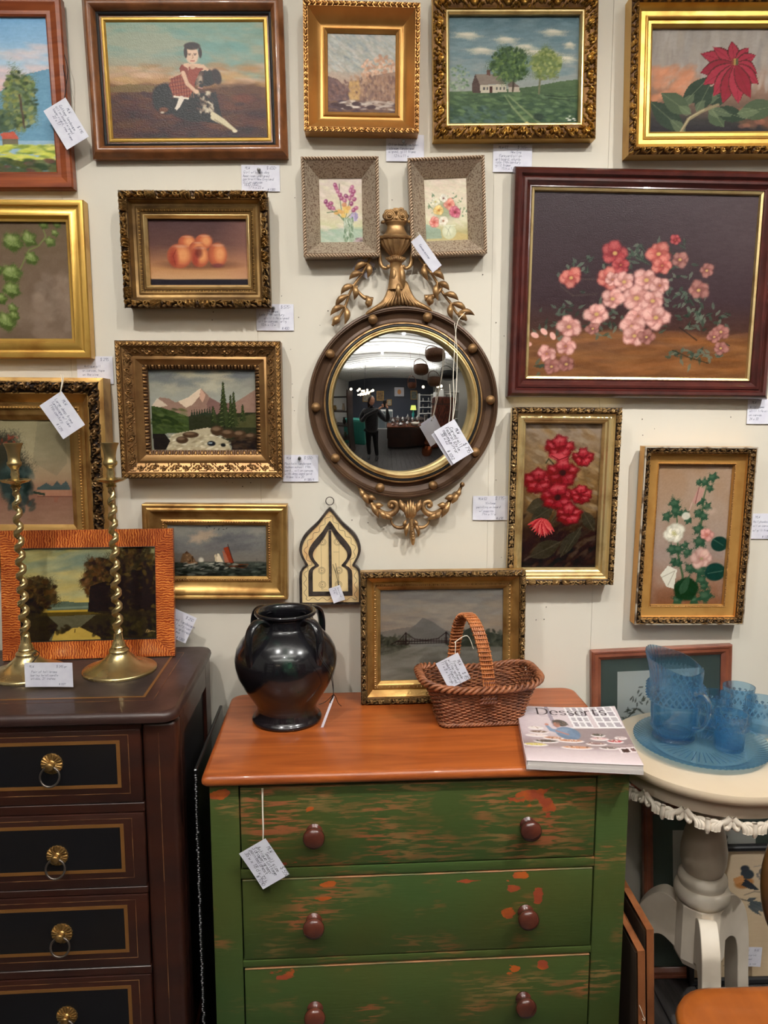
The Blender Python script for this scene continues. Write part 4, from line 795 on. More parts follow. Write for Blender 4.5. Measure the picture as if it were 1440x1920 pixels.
GN = {'0': "18 06 04 12 32 44 46 38 18", '1': "17 28 22", '2': "07 18 38 46 02 42", '3': "08 48 25 44 43 32 02", '4': "38 04 44|38 32", '5': "48 08 05 35 44 43 32 02", '6': "38 15 03 12 32 43 34 04", '7': "08 48 12",
 '8': "18 07 44 43 32 12 03 04 47 38 18", '9': "44 16 07 18 38 47 32", '$': "47 18 06 44 32 03|29 21", '#': "12 18|32 38|06 46|04 44", '-': "05 35", '.': "22 32", ',': "22 11", "'": "28 27", '/': "02 48", ' ': ""}
GLY = {}
for d in (GL, GU, GN):
    for k, v in d.items(): GLY[k] = [[(int(t[0]), int(t[1]) - 2) for t in s.split()] for s in v.split('|')] if v else []
def write(lines, wpen, seed, mb=None, surf=None):
    """lines: [(text, x, z, height)] -> thin ribbons standing .1 mm proud of a card whose front is -y"""
    mb = mb or MB(); rr = random.Random(seed)
    for text, x, z, hgt in lines:
        u = hgt / 6.0; cx = x
        for ch in text:
            for st in GLY.get(ch, []):
                P = [(cx + (px + .22 * pz + rr.uniform(-.25, .25)) * u * .8, z + (pz + rr.uniform(-.25, .25)) * u) for px, pz in st]
                for a, b in zip(P[:-1], P[1:]):
                    dx, dz = b[0] - a[0], b[1] - a[1]; L_ = math.hypot(dx, dz) + 1e-9; nx, nz = -dz / L_ * wpen / 2, dx / L_ * wpen / 2; ex, ez = dx / L_ * wpen * .3, dz / L_ * wpen * .3
                    V = [(a[0] - ex + nx, 0, a[1] - ez + nz), (a[0] - ex - nx, 0, a[1] - ez - nz), (b[0] + ex - nx, 0, b[1] + ez - nz), (b[0] + ex + nx, 0, b[1] + ez + nz)]
                    if surf: V = [surf(v) for v in V]
                    mb.add(V, [(0, 1, 2, 3)])
            cx += (3.2 if ch == ' ' else 5.4 if ch in 'MWmw' else 4.9) * u * .8
    return mb

def card(name, label, cat, w_, h_, lines, loc, rot, group=None, hole=None, pin=None, ink=None, pen=.0007, seed=1, curl=.0):
    """a paper card, local x right, z up, front -y, origin at its centre"""
    t = thing(name, label, cat, loc, rot, group)
    n = 10; X = np.linspace(-w_ / 2, w_ / 2, n); V = []
    f = lambda x: -curl * (2 * x / w_) ** 2
    for y0 in (-.0002, .0002):
        for x in X: V += [(x, y0 + f(x), -h_ / 2), (x, y0 + f(x), h_ / 2)]
    m = MB(); F = []
    for k in range(n - 1):
        a = 2 * k; F += [(a, a + 2, a + 3, a + 1), (2 * n + a, 2 * n + a + 1, 2 * n + a + 3, 2 * n + a + 2), (a, 2 * n + a, 2 * n + a + 2, a + 2), (a + 1, a + 3, 2 * n + a + 3, 2 * n + a + 1)]
    F += [(0, 1, 2 * n + 1, 2 * n), (2 * n - 2, 4 * n - 2, 4 * n - 1, 2 * n - 1)]
    m.add(V, F); m.build('paper', M_WHITE, t, 0)
    if lines:
        mm = write([(s, -w_ / 2 + x * w_, h_ / 2 - z * h_, hh) for s, x, z, hh in lines], pen, seed, surf=lambda v: (v[0], f(v[0]) - .0004, v[2]))
        mm.build('handwriting', ink or M_INK, t, 0)
    if hole is not None:
        q = MB(); lathe([(.0022, 0), (.0022, .0003), (0, .0003)], 12, q, False); q.xform(Matrix.Translation((hole[0], -.0004, hole[1])) @ Matrix.Rotation(R(90), 4, 'X')); q.build('punched_hole', M_BLACK, t, 0)
    if pin is not None:
        q = MB(); lathe([(.0012, 0), (.0012, .004), (.0042, .005), (.0045, .007), (.003, .009), (.0028, .0125), (.0042, .014), (.0038, .016), (0, .0165)], 12, q); q.xform(Matrix.Translation((pin[0], 0, pin[1])) @ Matrix.Rotation(R(100), 4, 'X')); q.build('push_pin', M_PIN, t, 60)
    return t

# ------------------------------------------------------------------ pictures
def frame_box(W, H, d, ins, m, t, name='backing'):
    b = MB(); box((-W / 2 + ins, -d, ins), (W / 2 - ins, 0, H - ins), .0006, 1, b); return b.build(name, m, t, 0)
M_BACK = mat('brown_backing', (70, 52, 38), .8)
HI, LO = (206, 166, 96), (74, 50, 28)
def picture(label, cx, cz, W, H, rot, leanf):
    t = thing('framed_painting', label, 'painting'); place(t, cx, cz, H, rot, leanf); return t
def carve(t, name, *a, **k): return tag(ring_carved(*a, **k).build(name, M_CARVE, t, 50))

# 1 cottage landscape, reddish wood
W, H, I = .566, .429, .040
t = picture('landscape with tall tree and red-roofed cottage, plain reddish wood frame, upper left corner', -.9782, 2.366, W, H, .66, 1.3)
ring_plain(W, H, [(0, 0), (0, .022), (.003, .027), (.012, .028), (.028, .020), (.036, .021), (I, .018), (I, .006)]).build('frame', M_WOODR, t, 30)
pt_cottage().build(W - 2 * I + .004, H - 2 * I + .004, t, .012, H / 2)
# 2 girl with dog
W, H = .475, .361
t = picture('painting of a child seated on a dark dog in a rounded brown wood frame', -.4098, 2.4106, W, H, 1.05, 1.44)
pr = [(0, 0), (0, .018)] + [(.003 + .026 * k / 8, .018 + .017 * math.sin(math.pi * (k + .6) / 9.2)) for k in range(9)] + [(.030, .017), (.034, .016), (.037, .012), (.040, .012)]
ring_plain(W, H, pr).build('frame', M_WALNUT, t, 40)
ring_plain(W, H, [(.030, .0172), (.033, .0185), (.036, .0165), (.036, .012)]).build('dark_fillet', M_BLACK, t, 30)
ring_plain(W, H, [(.040, .0135), (.0425, .0145), (.046, .0145), (.050, .010), (.050, .005)]).build('slip', M_YGOLD, t, 30)
pt_girl().build(W - .097, H - .097, t, .009, H / 2, M_PAINTG)
# 3 stream, wide gold cove
W, H = .277, .290
t = picture('small autumn stream painting in a deep gilt cove frame at top centre', .0129, 2.4331, W, H, -.27, 1.21)
pr = [(0, 0), (0, .046)] + [(.010 + .034 * k / 8, .046 - .030 * math.sin(math.pi / 2 * k / 8) - .002) for k in range(9)] + [(.0455, .018), (.048, .019), (.050, .017), (.0525, .016), (.056, .012), (.056, .004)]
ring_plain(W, H, pr).build('frame', mat('warm_gilt', (190, 140, 76), .32, .65, (144, 94, 44), (.5, .8), 9, bump=.1), t, 30)
carve(t, 'carved_rim', W, H, -.001, .0105, .044, .044, 'leaf', .006, (214, 160, 92), (110, 66, 34), outw=.001)
pt_stream().build(W - .108, H - .108, t, .010, H / 2, xc=0)
# 4 farm house
W, H = .402, .328
t = picture('painting of a farmhouse beside leafy trees in a bright gilt foliage-carved frame', .3863, 2.4438, W, H, 1.08, 1.22)
ring_plain(W, H, [(0, 0), (0, .032), (.003, .034), (.031, .034), (.032, .028), (.0335, .028), (.036, .029), (.041, .022), (.041, .006)]).build('frame', M_YGOLD, t, 30)
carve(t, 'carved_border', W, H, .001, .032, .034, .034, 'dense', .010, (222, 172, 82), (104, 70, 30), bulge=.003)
ring_plain(W, H, [(.032, .0285), (.034, .030), (.037, .029), (.041, .0225), (.0412, .012)]).build('slip', M_GOLD2, t, 30)
pt_farm().build(W - .079, H - .079, t, .013, H / 2)
# 5 poinsettia
W, H = .494, .366
t = picture('painting of a red poinsettia in a deep stepped gilt frame, upper right corner', .9134, 2.4294, W, H, 1.1, 0)
ring_plain(W, H, [(0, 0), (0, .045), (.017, .046), (.019, .040), (.030, .030), (.040, .030), (.041, .033), (.044, .034), (.047, .032), (.048, .026), (.056, .026), (.062, .020), (.062, .006)]).build('frame', M_YGOLD, t, 30)
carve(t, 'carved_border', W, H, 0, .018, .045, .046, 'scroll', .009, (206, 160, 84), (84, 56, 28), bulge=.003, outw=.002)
pt_poinsettia().build(W - .12, H - .12, t, .012, H / 2)
# 6, 7 silver flower pair
M_SILV = mat('antiqued_silver_leaf', (172, 156, 136), .42, .4, (120, 98, 82), (.48, .62), 260, (1, 1, 1), .3, 150, detail=8)
M_ROPE = mat('carved_rope_edge', rough=.45, metal=.3, attr=True, bump=.1, bscale=200)
for nm, cx, cz, W, H, rot, lab in (('l', -.0397, 2.112, .187, .233, .92, 'small painting of purple blooms in a glass, wide silvery rope-edged frame'), ('r', .2238, 2.1165, .187, .230, 2.88, 'small painting of pink and yellow daisies in a round vase, tilted silvery frame')):
    t = picture(lab, cx, cz, W, H, rot, 1.1)
    ring_plain(W, H, [(0, 0), (0, .040), (.0062, .041), (.008, .044), (.0395, .014), (.0405, .012), (.0405, .006)]).build('frame', M_SILV, t, 30)
    o = ring_carved(W, H, -.0012, .0070, .043, .043, 'rope', .0050, (214, 188, 160), (88, 60, 44), bulge=.002, du=.0009, nv=9, mirror=False).build('rope_edge', M_ROPE, t, 60)
    pt_posy(nm == 'l').build(W - .079, H - .079, t, .010, H / 2)
# 8 grapes
W, H = .574, .380
t = picture('painting of round green leaves on brown in a plain stepped yellow gilt frame', -.9551, 1.9357, W, H, .14, 0)
ring_plain(W, H, [(0, 0), (0, .030), (.002, .033), (.007, .034), (.013, .033), (.015, .028), (.020, .026), (.030, .031), (.037, .031), (.040, .026), (.043, .021), (.049, .019), (.049, .006)]).build('frame', M_YGOLD, t, 30)
pt_grapes().build(W - .094, H - .094, t, .012, H / 2)
# 9 peaches
W, H = .353, .269
t = picture('still life of five peaches in a heavy carved dull gilt frame', -.3951, 2.007, W, H, .38, 1.51)
ring_plain(W, H, [(0, 0), (.003, .03), (.001, .052), (.016, .054), (.018, .046), (.024, .036), (.030, .034), (.034, .037), (.036, .036), (.042, .030), (.044, .032), (.046, .030), (.048, .031), (.0545, .022), (.0545, .008)]).build('frame', M_DGOLD, t, 30)
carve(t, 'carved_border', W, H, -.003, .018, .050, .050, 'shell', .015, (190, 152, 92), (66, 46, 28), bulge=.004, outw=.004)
carve(t, 'inner_leaf_band', W, H, .036, .042, .034, .031, 'egg', .003, (186, 148, 84), (84, 58, 30), du=.0012, nv=7)
ring_plain(W, H, [(.047, .0305), (.049, .031), (.0555, .0225), (.0555, .012)]).build('slip', M_GOLD2, t, 30)
pt_peaches().build(W - .108, H - .108, t, .014, H / 2)
# 10 lake, big deep frame
W, H = .672, .479
t = picture('lake landscape in a very wide deep gilt frame with dark carved border, left edge', -.9695, 1.4587, W, H, -.33, 0)
ring_plain(W, H, [(0, 0), (0, .058), (.010, .062), (.030, .060), (.040, .060), (.044, .056), (.060, .034), (.068, .032), (.070, .036), (.076, .036), (.078, .030), (.090, .026), (.094, .022), (.105, .014), (.105, .004)]).build('frame', M_GOLD, t, 30)
carve(t, 'carved_border', W, H, .008, .040, .060, .058, 'dense', .013, (150, 116, 74), (44, 32, 24), bulge=.006, du=.002)
ring_carved(W, H, .070, .077, .034, .034, 'bead', .0045, (206, 156, 84), (80, 52, 28), du=.0016, nv=7).build('beading', M_CARVE, t, 60)
pt_lake().build(W - .208, H - .208, t, .010, H / 2)
# 11 mountain stream
W, H = .406, .340
t = picture('painting of a mountain river with tall pines in a broad carved bronze frame', -.3956, 1.6178, W, H, -.04, 1.69)
ring_plain(W, H, [(0, 0), (0, .050), (.012, .052), (.014, .046), (.036, .034), (.0385, .036), (.043, .037), (.048, .032), (.057, .027), (.068, .020), (.068, .008)]).build('frame', mat('bronze_gilt', (150, 114, 70), .36, .65, (112, 76, 44), (.45, .75), 12, bump=.1), t, 30)
carve(t, 'outer_laurel_rim', W, H, -.001, .013, .050, .050, 'leaf', .006, (196, 152, 92), (66, 44, 26), outw=.001)
carve(t, 'carved_cove', W, H, .014, .036, .044, .034, 'dense', .006, (160, 120, 72), (70, 48, 28), du=.0018)
carve(t, 'inner_leaf_band', W, H, .057, .068, .027, .021, 'egg', .004, (166, 126, 78), (70, 46, 28), du=.0013, nv=9)
pt_mountain().build(W - .135, H - .135, t, .012, H / 2)
# 12 ships
W, H = .371, .251
t = picture('sailing boats on rough sea in a chipped beaded gilt frame below the mountain scene', -.3712, 1.2516, W, H, -.6, .94)
ring_plain(W, H, [(0, 0), (0, .036), (.003, .038), (.006, .037), (.010, .034), (.014, .036), (.018, .035), (.030, .022), (.042, .018), (.046, .020), (.051, .019), (.057, .013), (.057, .004)]).build('frame', M_GOLD, t, 30)
ring_carved(W, H, .0455, .0515, .0185, .0185, 'bead', .0035, (176, 126, 70), (60, 38, 24), du=.0011, nv=6).build('beading', M_CARVE, t, 60)
pt_ships().build(W - .112, H - .112, t, .009, H / 2)
# 13 roses
W, H = .683, .564
t = picture('large still life of pink wild roses in a dark mahogany frame with gilt slip', .7294, 1.931, W, H, -.52, .84)
ring_plain(W, H, [(0, 0), (0, .024), (.003, .031), (.010, .036), (.017, .034), (.020, .028), (.023, .026), (.026, .029), (.032, .029), (.036, .024), (.042, .020), (.045, .021), (.046, .016)]).build('frame', M_MAHOG, t, 35)
ring_plain(W, H, [(.046, .018), (.048, .0205), (.053, .0185), (.055, .012), (.055, .005)]).build('slip', M_GOLD2, t, 30)
pt_roses().build(W - .108, H - .108, t, .011, H / 2, M_PAINTG)
# 14 poppies
W, H = .281, .463
t = picture('upright painting of red poppies in a pale gilt frame with chipped lacy edge', .5357, 1.3918, W, H, -.3, 1.19)
ring_plain(W, H, [(.002, 0), (0, .036), (.014, .040), (.016, .036), (.019, .034), (.024, .036), (.029, .034), (.032, .028), (.036, .026), (.040, .018), (.040, .006)]).build('frame', M_GOLD2, t, 30)
carve(t, 'carved_border', W, H, -.002, .014, .038, .040, 'shell', .009, (204, 170, 116), (54, 38, 26), bulge=.003, outw=.0035)
pt_poppies().build(W - .079, H - .079, t, .011, H / 2, M_PAINTG)
# 15 hollyhocks
W, H = .296, .477
t = picture('upright painting of hollyhocks in a flat orange-gilt frame with dark carved border', .8898, 1.2855, W, H, -.43, 1.43)
ring_plain(W, H, [(0, 0), (0, .036), (.001, .039), (.003, .039), (.004, .036), (.016, .034), (.019, .020), (.021, .019), (.043, .018), (.044, .020), (.047, .0185), (.0485, .014), (.0485, .004)]).build('frame', mat('orange_gilt', (204, 154, 84), .38, .5, (178, 124, 60), (.5, .8), 16, bump=.1), t, 30)
carve(t, 'carved_border', W, H, .004, .0185, .037, .029, 'scroll', .006, (150, 118, 76), (52, 38, 26), bulge=.003)
ring_carved(W, H, .0435, .0475, .0185, .0185, 'bead', .002, (150, 104, 52), (70, 44, 24), du=.001, nv=5).build('beading', M_CARVE, t, 60)
ring_plain(W, H, [(-.0005, .034), (-.0005, .0395), (.003, .0398), (.0032, .036)]).build('chipped_edge', mat('chipped_gesso', (176, 164, 146), .6, .1, (90, 70, 50), (.5, .6), 30), t, 30)
pt_hollyhocks().build(W - .095, H - .095, t, .008, H / 2)
# 16 bridge picture standing on the green chest
def standing(label, x, y, z, rz, back, cat='painting', name='framed_painting'):
    t = thing(name, label, cat); M_ = Matrix.Rotation(rz, 3, 'Z') @ Matrix.Rotation(-R(back), 3, 'X'); t.location = (x, y, z); t.rotation_euler = M_.to_euler(); return t
W, H = .424, .342
t = standing('suspension bridge painting in a carved gilt frame, standing on the green chest behind the basket',   .2167, -.072, .8655, .031, 2.4)
ring_plain(W, H, [(0, .0), (0, .040), (.014, .042), (.0155, .034), (.018, .032), (.030, .020), (.034, .024), (.041, .023), (.044, .021), (.046, .019), (.051, .014), (.051, .004)]).build('frame', M_GOLD, t, 30)
carve(t, 'carved_border', W, H, -.001, .0155, .039, .040, 'shell', .010, (176, 142, 92), (64, 46, 30), bulge=.003, outw=.003)
carve(t, 'inner_leaf_band', W, H, .034, .041, .023, .022, 'egg', .003, (180, 140, 84), (90, 62, 34), du=.0012, nv=7)
pt_bridge().build(W - .1, H - .1, t, .010, H / 2)
def child_world(mb, name, m, parent, smooth=60):
    W_ = Matrix.LocRotScale(parent.location, parent.rotation_euler, None)
    mb.xform(W_.inverted()); return mb.build(name, m, parent, smooth)
# 17 striped orange frame standing on the dark chest
M_TIGER = mat('figured_orange_wood', (190, 96, 34), .32, coat=.35)
nt = M_TIGER.node_tree; N = nt.nodes; L = nt.links
tc = [n for n in N if n.type == 'TEX_COORD'][0]
wv = N.new('ShaderNodeTexWave'); wv.wave_type = 'BANDS'; wv.bands_direction = 'X'; wv.inputs['Scale'].default_value = 52; wv.inputs['Distortion'].default_value = 7; wv.inputs['Detail'].default_value = 3; wv.inputs['Detail Scale'].default_value = 1.4
nz = N.new('ShaderNodeTexNoise'); nz.inputs['Scale'].default_value = 14
L.new(tc.outputs['Object'], wv.inputs['Vector']); L.new(tc.outputs['Object'], nz.inputs['Vector'])
cr = N.new('ShaderNodeValToRGB'); cr.color_ramp.elements[0].color = l4((150, 62, 22)); cr.color_ramp.elements[0].position = .1
cr.color_ramp.elements[1].color = l4((216, 138, 66)); cr.color_ramp.elements[1].position = .97; e = cr.color_ramp.elements.new(.6); e.color = l4((188, 92, 34))
L.new(wv.outputs['Fac'], cr.inputs[0])
mx = N.new('ShaderNodeMix'); mx.data_type = 'RGBA'; mx.blend_type = 'MULTIPLY'; mx.inputs[0].default_value = .8
c2 = N.new('ShaderNodeValToRGB'); c2.color_ramp.elements[0].position = .35; c2.color_ramp.elements[0].color = l4((170, 130, 110)); c2.color_ramp.elements[1].position = .65; c2.color_ramp.elements[1].color = (1, 1, 1, 1)
L.new(nz.outputs[0], c2.inputs[0]); L.new(cr.outputs[0], mx.inputs[6]); L.new(c2.outputs[0], mx.inputs[7]); L.new(mx.outputs[2], N['Principled BSDF'].inputs['Base Color'])
W, H, I = .4156, .3214, .044
t = standing('dark river landscape in a flat striped orange wood frame, standing on the dark chest', -.6724, -.120, 1.001, R(3.4), 6.0)
for k in range(4):
    L_ = W if k % 2 == 0 else H; m = MB(); a = L_ / 2; V = []
    for y in (0, -.018): V += [(-a, y, 0), (a, y, 0), (a - I, y, -I), (-a + I, y, -I)]
    V = [(x * .9995, y, z) for x, y, z in V]
    m.add(V, [(0, 1, 2, 3), (7, 6, 5, 4), (0, 4, 5, 1), (1, 5, 6, 2), (2, 6, 7, 3), (3, 7, 4, 0)])
    o = m.build('frame_rail', M_TIGER, t, 0); o.rotation_euler = (0, R(90) * k, 0)
    o.location = [(0, 0, H), (W / 2, 0, H / 2), (0, 0, 0), (-W / 2, 0, H / 2)][k]
ring_plain(W, H, [(I - .001, .0175), (I + .001, .0185), (I + .002, .012)]).build('dark_fillet', M_BLACK, t, 0)
pt_orange().build(W - 2 * I + .004, H - 2 * I + .004, t, .012, H / 2)

# 18, 19 green-matted botanical prints, 20 bird print
M_GMAT = mat('green_mat_board', (92, 108, 100), .8, col2=(86, 100, 92), scale=3)
M_REDOAK = mat('reddish_stained_wood', (142, 82, 58), .35, 0, (104, 54, 36), (.35, .7), 8, (2, 2, 2), .05, coat=.3)
def matted(t, W, H, px, pz, pw, ph, seed):
    ring_plain(W, H, [(0, 0), (0, .016), (.003, .019), (.008, .018), (.010, .016), (.018, .017), (.024, .013), (.028, .010), (.028, .004)]).build('frame', M_REDOAK, t, 30)
    b = MB(); box((-W / 2 + .022, -.006, .022), (W / 2 - .022, -.001, H - .022), 0, mb=b); b.build('mat_board', M_GMAT, t, 0)
    pt_sketch(seed).build(pw, ph, t, .0066, pz, M_PRINT, 'print', px)
    b = MB(); box((-W / 2 + .026, -.0095, .026), (W / 2 - .026, -.0085, H - .026), 0, mb=b); b.build('glazing', M_PANE, t, 0)
M_PANE = mat('picture_glass', (255, 255, 255), .02, trans=1.0, ior=1.12)
t = thing('framed_print', 'green-matted botanical print in reddish wood frame, hanging behind the blue glass pitcher', 'print'); place(t, .835, .765, .42, 2.1, 0)
matted(t, .39, .42, .0, .20, .24, .31, 5)
t = standing('green-matted print in reddish wood frame, standing on the floor behind the bird print', .992, -.088, FLOOR + .001, R(-.7), 8.4, 'print', 'framed_print')
matted(t, .405, .478, .0, .24, .235, .33, 6)
W, H = .292, .375
t = standing('bird print on tan paper in a narrow black frame, leaning behind the white table', 1.048, -.112, FLOOR + .001, R(.1), 8.6, 'print', 'framed_print')
ring_plain(W, H, [(0, 0), (0, .018), (.004, .021), (.012, .019), (.015, .014), (.015, .003)]).build('frame', M_BLACK, t, 30)
pt_bird().build(W - .028, H - .028, t, .008, H / 2, M_PRINT, 'print')

# ------------------------------------------------------------------ price cards on the wall
def wcard(x0, y0, x1, y1, lines, label, seed, pin=None, rot=0, Y=-.004, pen=.0006):
    a, b = aty(x0, y0, Y), aty(x1, y1, Y); c = (a + b) / 2; w_, h_ = abs(b.x - a.x), abs(a.z - b.z)
    return card('price_card', label, 'price card', w_, h_, lines, c, (0, R(rot), 0), 'price cards pinned to the wall', pin=(0 if pin is None else (pin[0] - .5) * w_, 0 if pin is None else (.5 - pin[1]) * h_) if pin else None, seed=seed, pen=pen, curl=-.001)
wcard(452, 309, 525, 359, [('MLW', .1, .16, .006), ('$ 650-', .66, .16, .007), ('Girl w/ black dog', .06, .32, .006), ('American unsigned', .04, .46, .006), ('portrait New England', .04, .58, .006), ('Oil on canvas', .04, .70, .006), ('1830-1850', .06, .80, .006), ("17 h x 23 w", .18, .9, .006), ('# 1383', .68, .97, .005)], 'white price card pinned under the right corner of the child and dog painting', 1, (.47, .2))
wcard(724, 252, 795, 303, [('MLW E3', .12, .16, .006), ('$ 395-', .62, .16, .006), ('Oil on board, autumn', .06, .42, .006), ('stream landscape', .08, .56, .006), ('signed, gilt frame', .06, .68, .006), ('12 h x 11 w', .2, .84, .006)], 'white price card tucked below the small autumn stream painting', 2, (.45, .28))['label']
wcard(925, 270, 997, 323, [('MLW E3', .14, .16, .006), ('$ 265-', .62, .16, .007), ('New Eng', .45, .32, .006), ('Farmyard oil on', .16, .46, .006), ('art board, sturdy', .06, .58, .006), ('late 19th century', .06, .69, .006), ('gilt frame', .06, .8, .006), ('15 h x 17 w', .22, .92, .006)], 'white price card below the farmhouse painting, above the mahogany frame', 3)
wcard(480, 570, 551, 620, [('$ 575-', .66, .16, .007), ('Peaches', .3, .32, .006), ('Late 19th century', .08, .44, .006), ('still life signed', .2, .57, .006), ('oil on canvas, orig', .06, .69, .006), ("10 h x 13 w", .12, .82, .006), ('# 400', .68, .96, .006)], 'white price card pinned at the lower right corner of the peach still life', 4, (.47, .15))
wcard(143, 668, 213, 720, [('$ 295', .66, .16, .007), ('Antique oil', .2, .4, .006), ('on canvas, hops', .15, .55, .006), ('on the vine', .15, .7, .006), ('16 h x 20 w', .2, .86, .006)], 'white price card below the yellow gilt leaf painting, touching the mountain painting frame', 5)
wcard(530, 853, 597, 903, [('MLW', .1, .16, .006), ('$ 550-', .6, .16, .007), ('Mountain landscape', .05, .36, .006), ('Hudson school 19th', .05, .49, .006), ('cent., oil on canvas', .05, .62, .006), ('with deep aged gold', .05, .74, .006), ('frame 16 x 20', .08, .86, .006), ('# 1385-9', .6, .96, .005)], 'white price card pinned between the mountain painting and the round mirror', 6, (.48, .1))
wcard(887, 930, 953, 975, [('MLW E2', .15, .16, .006), ('$ 195-', .62, .16, .008), ("Vintage", .35, .34, .006), ('painting on board', .1, .5, .006), ('w/ poppies', .18, .66, .006), ('19 h x 11 w', .25, .8, .006), ('# 698', .66, .97, .006)], 'white price card beside the lower left of the red poppy painting', 7)
wcard(1403, 748, 1472, 795, [('MLW', .1, .18, .006), ('Wild roses', .06, .36, .006), ('still life oil', .05, .52, .006), ('on canvas', .05, .68, .006), ('24 x 30', .06, .84, .006)], 'white price card below the mahogany-framed rose painting at the right edge', 8)
wcard(1410, 963, 1478, 1010, [('MLW', .1, .18, .006), ('Hollyhocks', .05, .36, .006), ('oil on canvas', .05, .52, .006), ('w/ gilt frame', .05, .7, .006), ('# 1388', .3, .96, .006)], 'white price card at the right edge beside the hollyhock painting', 9)
# ------------------------------------------------------------------ hanging tags
def tagpx(quad, Y, lines, label, seed, strings, sm=M_STRING, sr=.0008, ink=None, pen=.0007, tilt=0, hole=(.07, .16), Z=None):
    P = [aty(x, y, Y) for x, y in quad]; u = ((P[1] - P[0]) + (P[2] - P[3])) / 2; v = ((P[0] - P[3]) + (P[1] - P[2])) / 2
    w_, h_ = u.length, v.length; c = (P[0] + P[1] + P[2] + P[3]) / 4; ang = math.atan2(u.z, u.x)
    M_ = Matrix.Rotation(-ang, 3, 'Y') @ Matrix.Rotation(R(tilt), 3, 'Z')
    t = card('price_tag', label, 'price tag', w_, h_, lines, c, M_.to_euler(), None, hole=((hole[0] - .5) * w_, (.5 - hole[1]) * h_), seed=seed, ink=ink, pen=pen, curl=.0015)
    hw = c + M_ @ Vector(((hole[0] - .5) * w_, -.0006, (.5 - hole[1]) * h_))
    m = MB()
    for s in strings:
        pts = [Vector(hw)] + [aty(x, y, yy) for x, y, yy in s]; tube(smooth_path(pts, 5), sr, 5, m)
    if strings: child_world(m, "string", sm, t)
    return t
T = tagpx
T([(125, 186), (167, 257), (126, 281), (80, 206)], -.05, [('MLW', .22, .2, .006), ('$ 195', .68, .2, .006), ('Cottage landscape', .08, .38, .006), ('oil on board signed', .06, .52, .006), ('lower right, new frame', .06, .66, .006), ('22 x 17', .2, .8, .006)], 'white price tag hanging by a dark cord over the reddish-brown frame at upper left', 11, [[(124, 160, -.045), (127, 130, -.035), (120, 100, -.03)], [(124, 160, -.046), (119, 130, -.036), (117, 96, -.03)]], M_BSTRING)
T([(117, 733), (158, 796), (121, 824), (73, 761)], -.085, [('MLW', .2, .2, .007), ('Large deep frame', .08, .4, .007), ('landscape w/ lake', .08, .55, .007), ('19th century', .12, .7, .007), ('# 1391', .6, .9, .006)], 'white price tag on a pale string over the top of the lake painting frame', 12, [[(116, 716, -.086), (114, 703, -.074)], [(118, 716, -.086), (118, 703, -.074)]], sr=.0012)
T([(787, 440), (827, 495), (815, 512), (768, 455)], -.10, [('Convex mirror', .2, .6, .005)], 'narrow turned white tag hanging on the urn at the top of the round mirror', 13, [[(783, 436, -.095), (770, 450, -.06)]], sr=.0006, tilt=14)
T([(853, 789), (889, 848), (849, 869), (812, 806)], -.125, [('MLW', .24, .2, .007), ('$ 795', .68, .22, .009), ('Carved gilt', .14, .38, .008), ('Federal style', .08, .53, .008), ('convex mirror', .1, .67, .008), ('38 x 22', .14, .8, .008), ('# 1012', .62, .95, .007)], 'white price tag on long strings in front of the lower right of the round mirror', 14, [[(855, 740, -.115), (857, 660, -.075), (852, 606, -.05)], [(851, 740, -.115), (850, 700, -.085), (856, 612, -.06), (868, 590, -.05), (872, 586, -.04)]], sr=.0010, ink=M_INKD, pen=.0009)
T([(846, 795), (880, 852), (846, 872), (806, 812)], -.118, [], 'second blank white tag behind the price tag on the round mirror', 15, [[(845, 760, -.11), (843, 720, -.10)]], sr=.0008)
T([(633, 1092), (644, 1118), (629, 1137), (620, 1108)], -.03, [('Bone mirror', .12, .3, .004), ('painted', .12, .5, .004), ('$ 95', .2, .7, .004)], 'small diamond-hung white tag on the arched bone-inlaid mirror', 16, [[(631, 1080, -.028), (624, 1058, -.025)], [(634, 1080, -.028), (629, 1056, -.025)]], M_BSTRING, .0006, pen=.0004)
T([(858, 1222), (884, 1275), (840, 1288), (817, 1245)], -.25, [('MLW', .24, .18, .007), ('$ 45-', .7, .22, .008), ('French made', .2, .36, .007), ('willow gathering', .08, .5, .007), ('basket handled', .06, .64, .007), ('11 x 8 x 9 high', .04, .8, .007)], 'white price tag tied to the handle of the wicker basket', 17, [[(854, 1206, -.25), (853, 1204, -.24), (876, 1192, -.24), (888, 1217, -.25)]], sr=.0011, ink=M_INKD, pen=.0007)
T([(497, 1571), (543, 1638), (493, 1667), (449, 1600)], -.50, [('MLW', .2, .14, .0075), ('$ 550', .76, .14, .0085), ('Small size', .3, .3, .0078), ('Antique Cottage', .08, .42, .0078), ('3 drawer green', .04, .54, .0078), ('painted chest', .06, .66, .0078), ('35 w x 18 d x 32 h', .06, .84, .0078), ('# 1090', .66, .96, .007)], 'white price tag hanging on a string from the top drawer of the green chest', 18, [[(493, 1556, -.497), (492, 1520, -.484), (491, 1478, -.476)], [(494, 1554, -.498), (493, 1520, -.485), (493, 1478, -.476)]], sr=.0010, ink=M_INKD, pen=.0007)
t = T([(52, 1243), (142, 1243), (132, 1287), (42, 1287)], -.345, [('MLW', .1, .2, .005), ('$ 245 pr', .66, .2, .005), ('Pair of tall brass', .14, .42, .005), ('barley twist candle', .12, .56, .005), ('sticks, 21 inches', .12, .7, .005), ('# 1077', .7, .92, .004)], 'white price tag propped against the base of the left brass candlestick', 19, [[(66, 1236, -.335), (60, 1228, -.262), (67, 1222, -.249)], [(64, 1238, -.335), (74, 1226, -.262), (69, 1221, -.249)]], M_BSTRING, .0009, pen=.0005)
